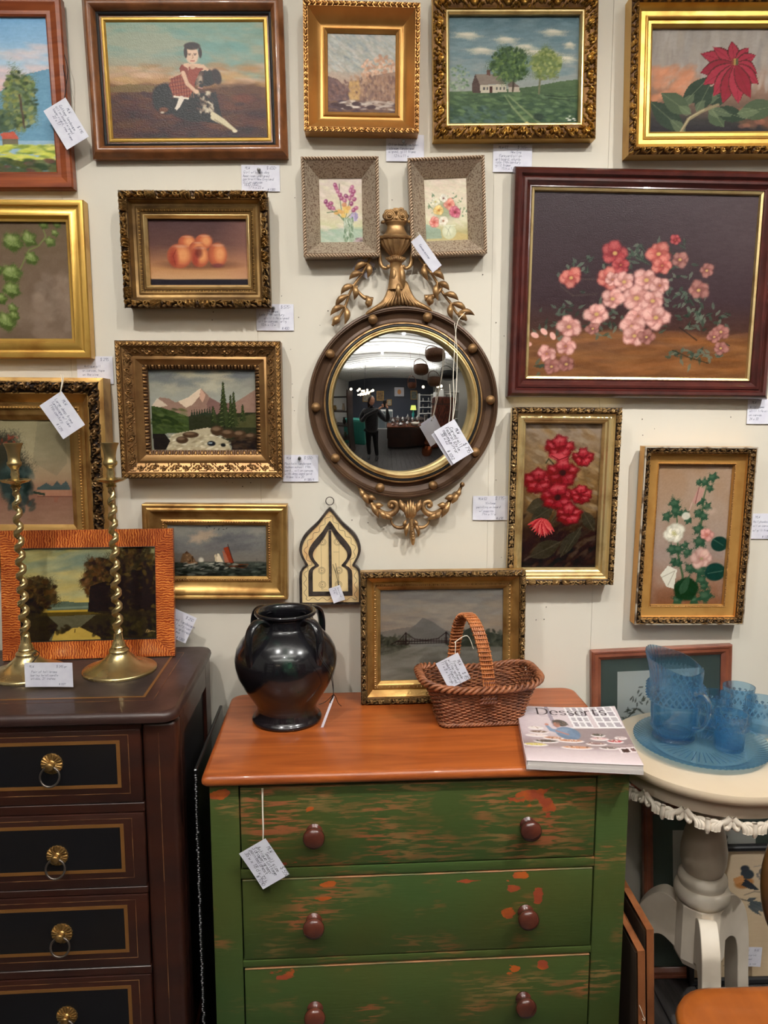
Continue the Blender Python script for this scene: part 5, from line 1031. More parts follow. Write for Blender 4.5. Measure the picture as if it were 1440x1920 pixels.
T([(304, 1130), (367, 1158), (350, 1207), (288, 1180)], -.055, [('MLW', .1, .18, .006), ('$ 250', .72, .18, .007), ('Sunset landscape', .3, .38, .007), ('oil w/ river', .44, .52, .007), ('faux grained', .44, .66, .007), ('frame', .5, .78, .007), ('# 1382', .7, .96, .006)], 'white price tag sticking out behind the right side of the striped orange frame', 20, [[(296, 1140, -.06)]], M_BSTRING, pen=.0007)
T([(1392, 1776), (1426, 1776), (1428, 1812), (1394, 1812)], -.142, [('MLW', .1, .2, .005), ('$ 65', .6, .2, .005), ('Bird print', .1, .45, .005), ('framed', .1, .65, .005), ('# 1101', .4, .92, .005)], 'small white price card at the lower right corner of the black-framed bird print', 23, [], pen=.0005)
T([(690, 484), (700, 500), (692, 519), (646, 500)], -.006, [('# 98', .5, .5, .012), ('/ /', .3, .8, .016)], 'crumpled white tag partly hidden behind the left leafy swag of the round mirror', 21, [], ink=M_INKD, pen=.0014)
# ------------------------------------------------------------------ green chest of drawers
M_PINE = mat('orange_pine_top', (172, 90, 38), .3, 0, (128, 60, 24), (.3, .75), 3.2, (1, 9, 9), .06, 40, coat=.25, dist=1.2, r2=.4)
CHIPS = [(.235, .793, .046, .020), (.272, .766, .014, .034), (.21, .604, .026, .010), (.20, .577, .020, .009), (.255, .558, .010, .022), (.19, .52, .014, .014),
         (-.205, .604, .024, .008), (-.205, .572, .022, .007), (-.29, .398, .034, .013), (.205, .385, .015, .014), (.27, .392, .014, .014), (-.43, .818, .026, .014), (-.33, .655, .05, .006), (-.24, .775, .012, .006), (.10, .60, .03, .004)]
def paint_mat(name, worn):
    m = mat(name, (52, 78, 42), .42, spec=.4); nt = m.node_tree; N = nt.nodes; L = nt.links; b = N['Principled BSDF']
    tc = [n for n in N if n.type == 'TEX_COORD'][0]
    def noise(sc, st, det=6, dist=0):
        mp = N.new('ShaderNodeMapping'); mp.inputs['Scale'].default_value = st; L.new(tc.outputs['Object'], mp.inputs[0])
        n = N.new('ShaderNodeTexNoise'); n.inputs['Scale'].default_value = sc; n.inputs['Detail'].default_value = det; n.inputs['Distortion'].default_value = dist; L.new(mp.outputs[0], n.inputs['Vector']); return n
    def ramp(src, a, b_):
        r = N.new('ShaderNodeMapRange'); r.inputs[1].default_value = a; r.inputs[2].default_value = b_; L.new(src, r.inputs[0]); return r.outputs[0]
    def math_(op, a, b_):
        q = N.new('ShaderNodeMath'); q.operation = op
        for i, v in enumerate((a, b_)):
            if isinstance(v, (int, float)): q.inputs[i].default_value = v
            else: L.new(v, q.inputs[i])
        return q.outputs[0]
    def mixn(f, a, b_):
        q = N.new('ShaderNodeMix'); q.data_type = 'RGBA'; L.new(f, q.inputs[0])
        for i, v in ((6, a), (7, b_)):
            if isinstance(v, tuple): q.inputs[i].default_value = l4(v)
            else: L.new(v, q.inputs[i])
        return q.outputs[2]
    base = mixn(ramp(noise(2.5, (1, 1, 1)).outputs[0], .35, .7), (58, 78, 38), (70, 72, 30))
    patch = ramp(noise(5.5, (1, 1, 1.6), 3).outputs[0], worn - .1, worn + .06)       # where the wear gathers
    fine = ramp(noise(20, (1, 1, 8), 9, .5).outputs[0], .48, .58)                 # streaks along the grain
    w_ = math_('MULTIPLY', patch, fine)
    under = mixn(ramp(noise(9, (1, 1, 1)).outputs[0], .45, .6), (142, 84, 52), (120, 96, 56))
    c = mixn(w_, base, under)
    chip = ramp(noise(6.5, (1, 1, 1.3), 7, 0).outputs[0], .71, .735)
    c = mixn(chip, c, (150, 70, 34))
    sx_ = N.new('ShaderNodeSeparateXYZ'); L.new(tc.outputs['Object'], sx_.inputs[0]); wob = noise(34, (1, 1, 2), 6).outputs[0]; acc = None
    for cx_, cz_, rx_, rz_ in CHIPS:           # chips with a place of their own, knocked off round the knobs and edges
        dx_ = math_('MULTIPLY', math_('SUBTRACT', sx_.outputs[0], cx_), 1 / rx_); dz_ = math_('MULTIPLY', math_('SUBTRACT', sx_.outputs[2], cz_ - FLOOR), 1 / rz_)
        d_ = math_('SQRT', math_('ADD', math_('MULTIPLY', dx_, dx_), math_('MULTIPLY', dz_, dz_)), 0.0)
        acc = d_ if acc is None else math_('MINIMUM', acc, d_)
    chipm = ramp(math_('ADD', acc, math_('MULTIPLY', wob, 3.2)), 2.42, 2.3)
    c = mixn(chipm, c, mixn(ramp(noise(14, (1, 1, 1)).outputs[0], .45, .55), (160, 78, 30), (136, 60, 38)))
    L.new(c, b.inputs['Base Color'])
    bp = N.new('ShaderNodeBump'); bp.inputs['Strength'].default_value = .25; bp.inputs['Distance'].default_value = .0015
    L.new(noise(30, (1, 1, 8), 3).outputs[0], bp.inputs['Height']); L.new(bp.outputs[0], b.inputs['Normal'])
    return m
M_GRN1 = paint_mat('worn_green_paint', .50); M_GRN2 = paint_mat('green_paint', .60)
M_KNOB = mat('dark_red_brown_knob', (92, 46, 32), .25, 0, (60, 28, 22), (.35, .7), 20, coat=.4)
M_DARKIN = mat('dark_interior', (16, 14, 12), .9)
M_BARE = mat('worn_bare_edge', (150, 100, 62), .5, 0, (84, 84, 44), (.4, .6), 12, (1, 6, 6))
def thick_worn(name, sc=9, a=.5):
    return name
GC = thing('chest_of_drawers', 'worn green painted three-drawer chest with brown knobs and an orange wood top', 'chest', (.1355, -.4845, FLOOR), (0, 0, .025))
zt = .865 - FLOOR; Wt, Dt = .926, .465
# top board, rounded corners at the back
m = MB(); ol = []
for cx, cy, r, a0 in [(Wt / 2 - .012, .012, .012, -90), (Wt / 2 - .03, Dt - .03, .03, 0), (-Wt / 2 + .03, Dt - .03, .03, 90), (-Wt / 2 + .012, .012, .012, 180)]:
    for k in range(7): a = R(a0 + 15 * k); ol.append((cx + r * math.cos(a), cy + r * math.sin(a)))
ol = np.array(ol); cen = ol.mean(0); V = []
for ins, z in [(.004, zt - .0215), (.0005, zt - .017), (0, zt - .011), (.002, zt - .004), (.006, zt - .0005), (.011, zt)]:
    d = ol - cen; V.append(np.c_[ol - np.sign(d) * ins, np.full(len(ol), z)])
m.add(V, gfaces(6, len(ol), False, True) + [tuple(range(len(ol)))[::-1], tuple(5 * len(ol) + i for i in range(len(ol)))])
m.build('top', M_PINE, GC, 40)
bx = .449; yf = .02; yb = .45
m = MB(); box((-bx, yf, .05), (-.3885, yf + .03, zt - .0216), .002, 2, m); m.build('corner_stile', M_GRN2, GC, 40)
m = MB(); box((.3785, yf, .05), (bx, yf + .03, zt - .0216), .002, 2, m); m.build('corner_stile', M_GRN2, GC, 40)
for s in (-1, 1):
    m = MB(); box((s * bx - (.0 if s < 0 else .018), yf + .03, .05), (s * bx + (.018 if s < 0 else .0), yb, zt - .0216), .001, 1, m); m.build('side_panel', M_GRN2, GC, 40)
m = MB(); box((-bx + .018, yb - .01, .06), (bx - .018, yb, zt - .022), 0, mb=m); m.build('back_panel', M_DARKIN, GC, 0)
m = MB(); box((-.3885, yf + .002, zt - .034), (.3785, yf + .03, zt - .0216), .001, 1, m); m.build('top_rail', M_GRN2, GC, 0)
zz = [(.8285, .6475), (.6205, .4355), (.414, .212)]
for k, (za, zb) in enumerate(zz):
    a, b = za - FLOOR, zb - FLOOR
    if k < 3:
        m = MB(); z0 = (zz[k + 1][0] - FLOOR + .003) if k < 2 else .06
        box((-.3885, yf + .001, z0), (.3785, yf + .03, b - .003), .0015, 2, m); m.build('drawer_rail', M_GRN2, GC, 40)
    m = MB(); box((-.386, yf + .0005, b), (.376, yf + .024, a), .0025, 2, m)
    d = m.build('drawer', M_GRN1 if k == 0 else M_GRN2, GC, 40)
    e = MB(); box((-.385, yf - .0004, a - .0022), (.375, yf + .006, a + .0004), .0008, 1, e); e.build('worn_edge', M_BARE, d, 0)
    e = MB(); box((-.384, yf + .022, b + .01), (.374, yf + .36, a - .008), 0, mb=e); e.build('drawer_box', M_DARKIN, d, 0)
    for kx in (-.2345, .2275):
        q = MB(); lathe([(.0165, 0), (.0175, .003), (.0145, .006), (.0105, .010), (.0100, .014), (.0140, .018), (.0205, .022), (.0232, .0275), (.0228, .033), (.0190, .0375), (.010, .0402), (0, .0408)], 32, q)
        zc = {0: .7285, 1: .524, 2: .3145}[k] - FLOOR
        q.xform(Matrix.Translation((kx + (.003 if k == 0 and kx < 0 else 0), yf, zc)) @ Matrix.Rotation(R(90), 4, 'X')); q.build('knob', M_KNOB, d, 60)
# scalloped base and feet
m = MB(); box((-bx, yf + .001, .02), (bx, yf + .02, .15), .002, 1, m); m.build('base_board', M_GRN2, GC, 0)
for sx in (-1, 1):
    for y in (yf + .02, yb - .03):
        m = MB(); box((sx * (bx - .04) - .025, y - .02, 0), (sx * (bx - .04) + .025, y + .03, .06), .003, 1, m); m.build('foot', M_GRN2, GC, 0)

# ------------------------------------------------------------------ dark chest
M_DKR = mat('dark_red_brown_lacquer', (56, 26, 16), .36, 0, (40, 18, 12), (.35, .7), 5, (1, 1, 3), .06, coat=.3, r2=.45)
M_DKT = mat('dark_top_lacquer', (58, 36, 30), .38, 0, (44, 26, 22), (.35, .7), 9, (1, 1, 1), .15, 60, coat=.25, r2=.55)
M_DKP = mat('black_brown_panel', (16, 15, 18), .42, 0, (22, 18, 17), (.4, .7), 6)
M_BRNZ = mat('bronze_painted_line', (124, 84, 42), .4, .25)
M_THIN = mat('thin_gilt_line', (138, 100, 62), .45, .3, (80, 50, 36), (.4, .6), 20)
M_ABRASS = mat('aged_brass', (176, 140, 84), .33, .85, (112, 82, 44), (.4, .7), 60)
DC = thing('chest_of_drawers', 'tall dark red-brown chest with black drawer panels, bronze lines and brass ring pulls', 'chest', (-.9, -.50, FLOOR), (0, 0, .028))
zt = 1.0 - FLOOR
m = MB(); ol = []
for cx, cy, r, a0 in [(.526 - .035, .035, .035, -90), (.526 - .03, .455 - .03, .03, 0), (-.486 + .03, .455 - .03, .03, 90), (-.486 + .035, .035, .035, 180)]:
    for k in range(10): a = R(a0 + 10 * k); ol.append((cx + r * math.cos(a), cy + r * math.sin(a)))
ol = np.array(ol); V = []; cen = np.array([.02, .227])
for ins, z in [(.008, zt - .025), (.002, zt - .021), (0, zt - .014), (.001, zt - .007), (.004, zt - .002), (.010, zt)]:
    d = ol - cen; V.append(np.c_[ol - np.sign(d) * ins, np.full(len(ol), z)])
m.add(V, gfaces(6, len(ol), False, True) + [tuple(range(len(ol)))[::-1], tuple(5 * len(ol) + i for i in range(len(ol)))])
tp = m.build('top', M_DKT, DC, 40)
def strip_rect(x0, z0, x1, z1, w_, y, mb, d=.0006, axis='y'):
    for a, b in [((x0, z0), (x1, z0 + w_)), ((x0, z1 - w_), (x1, z1)), ((x0, z0 + w_), (x0 + w_, z1 - w_)), ((x1 - w_, z0 + w_), (x1, z1 - w_))]:
        if axis == 'y': box((a[0], y - d, a[1]), (b[0], y, b[1]), 0, mb=mb)
        else: box((a[0], a[1], y), (b[0], b[1], y + d), 0, mb=mb)
m = MB(); box((-.40, .098, zt + .0001), (.435, .37, zt + .0004), 0, mb=m); m.build('leather_field', mat('worn_black_leather', (46, 38, 36), .42, 0, (66, 54, 48), (.4, .7), 14, bump=.2), tp, 0)
m = MB(); strip_rect(-.405, .092, .441, .376, .006, zt, m, .0007, 'z'); m.build('bronze_line', M_BRNZ, tp, 0)
m = MB(); strip_rect(-.425, .072, .463, .396, .0014, zt, m, .0005, 'z'); m.build('thin_line', M_THIN, tp, 0)
m = MB(); bxl, bxr = -.482, .520; yf = .02
box((.449, yf, .05), (bxr, yf + .05, zt - .0255), .012, 4, m); m.build('corner_stile', M_DKR, DC, 40)
m = MB(); box((bxl, yf, .05), (-.41, yf + .05, zt - .0255), .012, 4, m); m.build('corner_stile', M_DKR, DC, 40)
m = MB(); box((.483, yf - .0005, .12), (.4845, yf + .001, zt - .05), 0, mb=m); m.build('thin_line', M_THIN, DC, 0)
# right side: frame and recessed panel
m = MB()
box((bxr - .02, yf + .05, .05), (bxr - .001, .10, zt - .0255), .0015, 1, m); box((bxr - .02, .375, .05), (bxr - .001, .44, zt - .0255), .0015, 1, m)
box((bxr - .02, .10, zt - .085), (bxr - .001, .375, zt - .0255), .0015, 1, m); box((bxr - .02, .10, .05), (bxr - .001, .375, .12), .0015, 1, m)
m.build('side_frame', M_DKR, DC, 0)
m = MB(); box((bxr - .022, .10, .12), (bxr - .009, .375, zt - .085), .001, 1, m); m.build('side_panel', M_DKP, DC, 0)
m = MB(); box((bxl, yf + .05, .05), (bxl + .02, .44, zt - .0255), 0, mb=m); box((bxl, .43, .05), (bxr - .02, .44, zt - .026), 0, mb=m); m.build('carcass', M_DARKIN, DC, 0)
m = MB(); box((-.41, yf, zt - .040), (.449, yf + .03, zt - .0255), .001, 1, m); m.build('top_rail', M_DKR, DC, 0)
dz = [(.9595, .799), (.7755, .6097), (.5910, .4243), (.4030, .2150)]
pull = None
for k, (za, zb) in enumerate(dz):
    a, b = za - FLOOR, zb - FLOOR
    m = MB(); z0 = (dz[k + 1][0] - FLOOR + .0015) if k < 3 else .07
    box((-.41, yf, z0), (.449, yf + .03, b - .0015), .0015, 1, m); m.build('drawer_rail', M_DKR, DC, 0)
    m = MB(); box((-.4085, yf - .0012, b), (.4475, yf + .024, a), .003, 2, m); d = m.build('drawer', M_DKR, DC, 40)
    e = MB(); y = yf - .0012
    strip_rect(-.384, b + .020, .4225, a - .011, .0014, y, e, .0004); e.build('thin_line', M_THIN, d, 0)
    e = MB(); strip_rect(-.366, b + .034, .4045, a - .023, .0075, y, e, .0007); e.build('bronze_line', M_BRNZ, d, 0)
    e = MB(); box((-.3585, y - .0003, b + .0415), (.397, y, a - .0305), 0, mb=e); e.build('black_panel', M_DKP, d, 0)
    for px in (.266, -.228):
        zc = {0: .890, 1: .687, 2: .5095, 3: .3155}[k] - FLOOR
        q = MB()
        lathe([(.021, 0), (.0215, .0015), (.017, .0035), (.012, .003), (.008, .005), (.0058, .009), (.0062, .013), (.0085, .0155), (.0088, .018), (.0065, .0205), (0, .0212)], 48, q, True, lambda th, kk, r, z: r * (1 + (.07 * np.abs(np.sin(9 * th)) if kk in (0, 1, 2) else 0)))
        for j in range(18):
            a_ = 2 * math.pi * j / 18; tube([(.008 * math.cos(a_), .008 * math.sin(a_), .0042), (.015 * math.cos(a_), .015 * math.sin(a_), .0040), (.0205 * math.cos(a_), .0205 * math.sin(a_), .0022)], [.0012, .0020, .0026], 6, q)
        q.xform(Matrix.Translation((px, y, zc)) @ Matrix.Rotation(R(90), 4, 'X')); pl_ = q.build('ring_pull', M_ABRASS, d, 50)
        q = MB(); rr_ = .0195; tube([(rr_ * math.sin(a_) + px, y - .016 + .004 * math.cos(a_), zc - .0215 + rr_ * math.cos(a_)) for a_ in np.linspace(0, 2 * math.pi, 33)[:-1]],   .0023, 7, q, True, upv=(0, 1, 0)); q.build('ring', mat('dark_pewter_ring', (110, 100, 92), .35, .85), pl_, 60)
m = MB(); box((bxl, yf + .002, .03), (bxr, yf + .02, .18), .002, 1, m); m.build('base_board', M_DKR, DC, 0)
for sx in (-.44, .47):
    for y in (.04, .41): m = MB(); lathe([(.02, 0), (.028, .012), (.024, .03), (.03, .05)], 20, m); m.xform(Matrix.Translation((sx, y, 0))); m.build('foot', M_DKR, DC, 60)

# black beaded strip hanging between the chests
t = thing('beaded_panel', 'narrow black panel with a silvery beaded edge in the gap between the two chests', 'panel', (-.352, -.43, FLOOR), (0, 0, .03))
m = MB(); box((-.004, 0, 0), (.004, .36, .80), .002, 1, m); m.build('panel', mat('black_lacquer', (18, 17, 18), .25, coat=.3), t, 0)
m = MB(); rr_ = random.Random(3)
for k in range(150):
    z = .012 + k * .0052; ball(.0021 + rr_.uniform(0, .0012), (rr_.uniform(-.0015, .0015), -.001, z), m, 6)
tag(m.build('beaded_edge', mat('dark_glass_beads', (120, 118, 120), .15, .5), t, 60), kind='stuff')

# ------------------------------------------------------------------ candlesticks
M_BRASS = mat('polished_brass', (206, 186, 136), .24, .92, (170, 146, 98), (.35, .7), 16, bump=.05, bscale=60, r2=.36)
def candlestick(lab, x, y, rz):
    t = thing('candlestick', lab, 'candlestick', (x, y, 1.0005), (0, 0, rz), 'pair of brass barley-twist candlesticks')
    q = MB(); lathe([(.0845, 0), (.0855, .002), (.0855, .005), (.083, .0075), (.076, .010), (.064, .0135), (.048, .021), (.034, .032), (.0245, .042), (.0225, .047), (.0235, .050), (.0215, .053), (.0165, .056), (.0175, .060), (.0145, .064), (.0150, .068), (.0115, .073), (.0105, .085), (.0100, .092)], 64, q); q.build('base', M_BRASS, t, 50)
    # barley twist: offset circular section turning round the axis
    n = 260; seg = 14; q = MB(); V = []
    for k in range(n):
        z = .090 + (.435 - .090) * k / (n - 1); a = 2 * math.pi * 10.5 * k / (n - 1); u = k / (n - 1)
        amp = (.0052 - .0012 * u) * min(1, 14 * u, 14 * (1 - u)); r = .0092 - .002 * u
        th = np.linspace(0, 2 * math.pi, seg, endpoint=False)
        rr2 = r * (1 - .18 * np.cos(2 * (th - a)))
        V.append(np.c_[amp * math.cos(a) + rr2 * np.cos(th), amp * math.sin(a) + rr2 * np.sin(th), np.full(seg, z)])
    q.add(V, gfaces(n, seg, False, True)); q.build('twisted_stem', M_BRASS, t, 180)
    q = MB(); lathe([(.0075, .432), (.0085, .438), (.0120, .441), (.0085, .445), (.014, .449), (.028, .4525), (.0335, .457), (.0345, .4575), (.0335, .4585), (.018, .4545), (.010, .455), (0, .455)], 40, q); q.build('drip_pan', M_BRASS, t, 60)
    q = MB(); lathe([(.0075, .4545), (.0105, .459), (.0085, .464), (.0095, .469), (.0085, .476), (.0085, .482), (.0115, .487), (.0155, .491), (.0162, .497), (.0130, .501), (.0130, .512), (.0145, .522), (.0175, .533), (.0205, .5385), (.0208, .541), (.0185, .5405), (.0145, .531), (.011, .516), (.011, .50), (0, .50)], 40, q); q.build('candle_socket', M_BRASS, t, 60)
    return t
candlestick('brass barley-twist candlestick in front of the right half of the orange-framed landscape', -.5705, -.2215, 0)
candlestick('tall brass barley-twist candlestick at the left edge with a price tag at its base', -.7806, -.237, 1.1)

# ------------------------------------------------------------------ black jar
M_JAR = mat('black_glazed_pottery', (22, 21, 24), .2, 0, coat=.35, spec=.5, bump=.12, bscale=18)
nt = M_JAR.node_tree; N = nt.nodes; L = nt.links; tc = [n for n in N if n.type == 'TEX_COORD'][0]
def addnoise(sc, st=(1, 1, 1), det=5):
    mp = N.new('ShaderNodeMapping'); mp.inputs['Scale'].default_value = st; L.new(tc.outputs['Object'], mp.inputs[0]); n = N.new('ShaderNodeTexNoise'); n.inputs['Scale'].default_value = sc; n.inputs['Detail'].default_value = det; L.new(mp.outputs[0], n.inputs[0]); return n
n1 = addnoise(13, (1, 1, .6)); r1 = N.new('ShaderNodeValToRGB'); r1.color_ramp.elements[0].position = .58; r1.color_ramp.elements[0].color = l4((20, 19, 22)); r1.color_ramp.elements[1].position = .76; r1.color_ramp.elements[1].color = l4((46, 96, 70)); e = r1.color_ramp.elements.new(.66); e.color = l4((24, 42, 34))
n2 = addnoise(6, (1, 1, 1)); r2 = N.new('ShaderNodeValToRGB'); r2.color_ramp.elements[0].position = .45; r2.color_ramp.elements[0].color = (0, 0, 0, 1); r2.color_ramp.elements[1].position = .7; r2.color_ramp.elements[1].color = (.008, .003, .003, 1)
L.new(n1.outputs[0], r1.inputs[0]); L.new(n2.outputs[0], r2.inputs[0]); ad = N.new('ShaderNodeMix'); ad.data_type = 'RGBA'; ad.blend_type = 'ADD'; ad.inputs[0].default_value = 1; L.new(r1.outputs[0], ad.inputs[6]); L.new(r2.outputs[0], ad.inputs[7]); L.new(ad.outputs[2], N['Principled BSDF'].inputs['Base Color'])
J = thing('pottery_jar', 'bulbous black glazed pottery jar with four strap handles and green flecks on the green chest', 'jar', (-.177, -.200, .8655))
prof = [(.074, 0), (.0835, .002), (.085, .006), (.083, .0105), (.077, .013), (.0765, .018), (.071, .028), (.074, .042), (.088, .064), (.103, .088), (.1165, .115), (.1225, .140), (.1235, .158), (.119, .180), (.108, .200), (.092, .218), (.078, .229), (.0695, .235), (.0675, .240), (.0665, .258), (.0675, .262), (.0725, .264), (.0745, .267), (.0745, .271), (.072, .2735), (.0675, .272), (.062, .267), (.0605, .258), (.0625, .238), (.084, .215), (.108, .188), (.116, .15), (.10, .09), (.066, .03), (0, .02)]
q = MB(); lathe(prof, 96, q); q.build('body', M_JAR, J, 180)
for a in (-128, -45, 48, 135):
    ca, sa = math.cos(R(a)), math.sin(R(a))
    P = [(r * ca, r * sa, z) for r, z in [(.062, .250), (.078, .262), (.098, .262), (.115, .248), (.1225, .226), (.1235, .200), (.121, .178), (.119, .160)]]
    q = MB(); P2 = smooth_path(P, 6); n = len(P2); wd = np.interp(np.linspace(0, 1, n), [0, .12, .5, .85, 1], [.007, .006, .0058, .0055, .003])
    tube(P2, wd, 14, q, flat=2.1, upv=(0, 0, 1)); q.build('handle', M_JAR, J, 180)
t = T([(627, 1306), (631, 1307), (595, 1384), (590, 1382)], -.255, [], 'white price tag seen edge-on, hanging by a black cord from the black jar', 22, [[(625, 1300, -.262), (621, 1262, -.31), (600, 1225, -.315), (606, 1190, -.27)], [(625, 1300, -.262), (618, 1262, -.31), (598, 1228, -.315), (604, 1190, -.27)], [(626, 1302, -.26), (634, 1318, -.255), (640, 1324, -.25)], [(626, 1302, -.26), (610, 1316, -.262), (598, 1321, -.262)]], M_BSTRING, .0008)

# ------------------------------------------------------------------ wicker basket
M_WICK = mat('brown_willow', (150, 92, 58), .45, 0, (96, 54, 34), (.35, .7), 40, bump=.1, coat=.1)
M_WICKD = mat('dark_brown_willow', (120, 66, 42), .5, 0, (76, 40, 26), (.35, .7), 40)
M_CANE = mat('orange_cane', (186, 116, 66), .4, 0, (146, 82, 44), (.35, .7), 50, coat=.15)
B = thing('wicker_basket', 'rectangular brown wicker basket with braided rim and arched handle on the green chest', 'basket', (.292, -.205, .8655), (0, 0, R(4)))
def rrect(hx, hy, r, n=120):
    """rounded rectangle, evenly spaced points, ccw from +x"""
    P = []
    for cx, cy, a0 in [(hx - r, hy - r, 0), (-hx + r, hy - r, 90), (-hx + r, -hy + r, 180), (hx - r, -hy + r, 270)]:
        for k in range(9): a = R(a0 + 90 * k / 8); P.append((cx + r * math.cos(a), cy + r * math.sin(a)))
    P = np.array(P + [P[0]]); s = np.r_[0, np.cumsum(np.hypot(*np.diff(P, axis=0).T))]
    u = np.linspace(0, s[-1], n, endpoint=False); return np.c_[np.interp(u, s, P[:, 0]), np.interp(u, s, P[:, 1])]
NS = 54; NP = NS * 4
def bsec(u, n=NP):       # u 0 bottom .. 1 rim
    hx = .100 + .038 * u ** 1.3; hy = .060 + .018 * u ** 1.3; return rrect(hx, hy, .018 + .03 * u, n)
def bz(P, u): return .008 + u * .088 + .012 * u * (P[:, 0] / .14) ** 2     # ends rise a little
q = MB(); nrow = 22
for k in range(nrow):
    u = (k + .5) / nrow * 1.03; P = bsec(u); d = P / np.linalg.norm(P, axis=1)[:, None]; ph = np.arange(NP) * math.pi * 2 * (NS / 2) / NP + (k % 2) * math.pi
    P2 = P + d * (  .0027 * np.sin(ph))[:, None]; z = bz(P, u) + .0004 * np.sin(ph * .5 + k)
    tube(np.c_[P2, z], .0022, 5, q, True)
q.build('woven_side', M_WICK, B, 180)
q = MB()
for j in range(NS):
    i = int((j + .5) * NP / NS) % NP; pts = []
    for u in np.linspace(-.04, 1, 7): P = bsec(u if u > 0 else 0); pts.append((P[i, 0], P[i, 1], bz(P[i:i + 1], u)[0]))
    tube(pts, .0017, 5, q)
q.build('stakes', M_WICKD, B, 180)
m = MB(); P = rrect(.099, .059, .018, 60); V = [np.c_[P, np.full(60, .004)], np.c_[P, np.full(60, .007)]]; m.add(V, gfaces(2, 60, False, True) + [tuple(range(60))[::-1], tuple(60 + i for i in range(60))]); m.build('bottom', M_WICKD, B, 0)
def braid(u, zoff, rad, amp, turns, n=420, out=.0, strands=3):
    q = MB()
    for s in range(strands):
        P = rrect(.100 + .038 * u + out, .060 + .018 * u + out, .02 + .035 * u, n); d = P / np.linalg.norm(P, axis=1)[:, None]
        ph = np.arange(n) / n * 2 * math.pi * turns + s * 2 * math.pi / strands
        z = zoff + .014 * u * (P[:, 0] / .14) ** 2 * (1.0 if u > .5 else 0)
        tube(np.c_[P + d * (amp * np.cos(ph))[:, None], z + amp * .8 * np.sin(ph)], rad, 6, q, True)
    return q
braid(1, .098, .0040, .0074, 19, out=.006, strands=3).build('braided_rim', M_WICK, B, 180)
braid(0, .006, .0030, .0034, 24, out=.001).build('braided_foot', M_WICK, B, 180)
# handle across the short side
hp = smooth_path([(.008, -.080, .070), (.007, -.080, .115), (-.002, -.068, .185), (-.014, -.040, .238), (-.026, 0, .258), (-.036, .040, .238), (-.042, .068, .185), (-.046, .080, .115), (-.046, .080, .070)], 12)
q = MB()
for dx in (-.0125, -.0075, -.0025, .0025, .0075, .0125): tube(hp + np.array([dx, 0, 0]), .0027, 6, q)
H_ = q.build('handle', M_CANE, B, 180)
q = MB(); s = np.r_[0, np.cumsum(np.linalg.norm(np.diff(hp, axis=0), axis=1))]; tot = s[-1]
for k in range(34):
    f = .13 + .74 * k / 33; c = np.array([np.interp(f * tot, s, hp[:, i]) for i in range(3)]); c2 = np.array([np.interp(f * tot + .004, s, hp[:, i]) for i in range(3)])
    tg = (c2 - c); tg /= np.linalg.norm(tg); nn = np.cross(tg, (1, 0, 0)); o = (k % 2) * .0044
    pts = [c + np.array([1, 0, 0]) * a + nn * b for a, b in [(-.0158, 0), (-.0125 + o, .0040), (0, .0038), (.0125 - o, .0040), (.0158, 0), (.0125, -.0038), (0, -.0040), (-.0125, -.0038)]]
    tube(pts, .0018, 5, q, True)
q.build('cane_binding', M_CANE, H_, 180)
q = MB()
for sy in (-1, 1):
    for r_ in range(7):
        z = .068 + r_ * .0095; w_ = .020 - .0012 * r_
        for k in range(5):
            x = (.008 if sy < 0 else -.046) - w_ + 2 * w_ * (k + .5) / 5; tube([(x - .004, sy * (.081 - .0006 * r_), z - .003), (x, sy * (.0855 - .0008 * r_), z), (x + .004, sy * (.081 - .0006 * r_), z + .003)], [.0022, .003, .0022], 6, q)
q.build('plaited_handle_foot', M_WICKD, H_, 180)

# ------------------------------------------------------------------ cookbook on the right of the chest
t = thing('cookbook', 'softcover dessert cookbook lying over the front right corner of the green chest', 'book', (.4905, -.352, .8655), (0, 0, R(-8)))
w_, h_, th_ = .238, .300, .020
def curl(x, y):      # the upper right corner of the cover lifts
    return .024 * max(0, (x / w_ + .15)) ** 2 * max(0, (y / h_ + .35)) ** 1.5 + .002 * max(0, x / w_)
NX, NY = 14, 14
def sheet(zf, ins=0, m=None):
    m = m or MB(); V = []
    for i in range(NX):
        for j in range(NY):
            x = -w_ / 2 + ins + (w_ - 2 * ins) * i / (NX - 1); y = -h_ / 2 + ins + (h_ - 2 * ins) * j / (NY - 1); V.append((x, y, zf(x, y)))
    return V
M_PAGE = mat('page_edges', (214, 206, 200), .8, col2=(190, 182, 176), scale=1, stretch=(1, 1, 900)); M_COVER = mat('white_cover_card', (224, 212, 214), .35, coat=.2)
for k, (z0, z1) in enumerate([(.0010, .0095), (.0098, .0185)]):
    m = MB(); A = sheet(lambda x, y: z0 + curl(x, y) * .35 * k, .001 * k); Bt = sheet(lambda x, y: z1 + curl(x, y) * (.35 + .35 * k), .001 * k); m.add(A + Bt, [f[::-1] for f in gfaces(NX, NY)] + gfaces(NX, NY, off=NX * NY))
    rim = [i * NY for i in range(NX)] + [(NX - 1) * NY + j for j in range(1, NY)] + [i * NY + NY - 1 for i in range(NX - 2, -1, -1)] + [j for j in range(NY - 2, 0, -1)]
    n0 = NX * NY
    m.f += [(a, b, b + n0, a + n0) for a, b in zip(rim, rim[1:] + rim[:1])]
    m.build('page_block', M_PAGE, t, 0)
m = MB(); box((-w_ / 2, -h_ / 2, 0), (w_ / 2, h_ / 2, .0008), 0, mb=m); m.build('back_cover', M_COVER, t, 0)
m = MB(); box((-w_ / 2 - .0012, -h_ / 2, 0), (-w_ / 2 - .0002, h_ / 2, .0192), 0, mb=m); m.build('spine', M_COVER, t, 0)
pc = pt_cover(); pc.C = pc.C
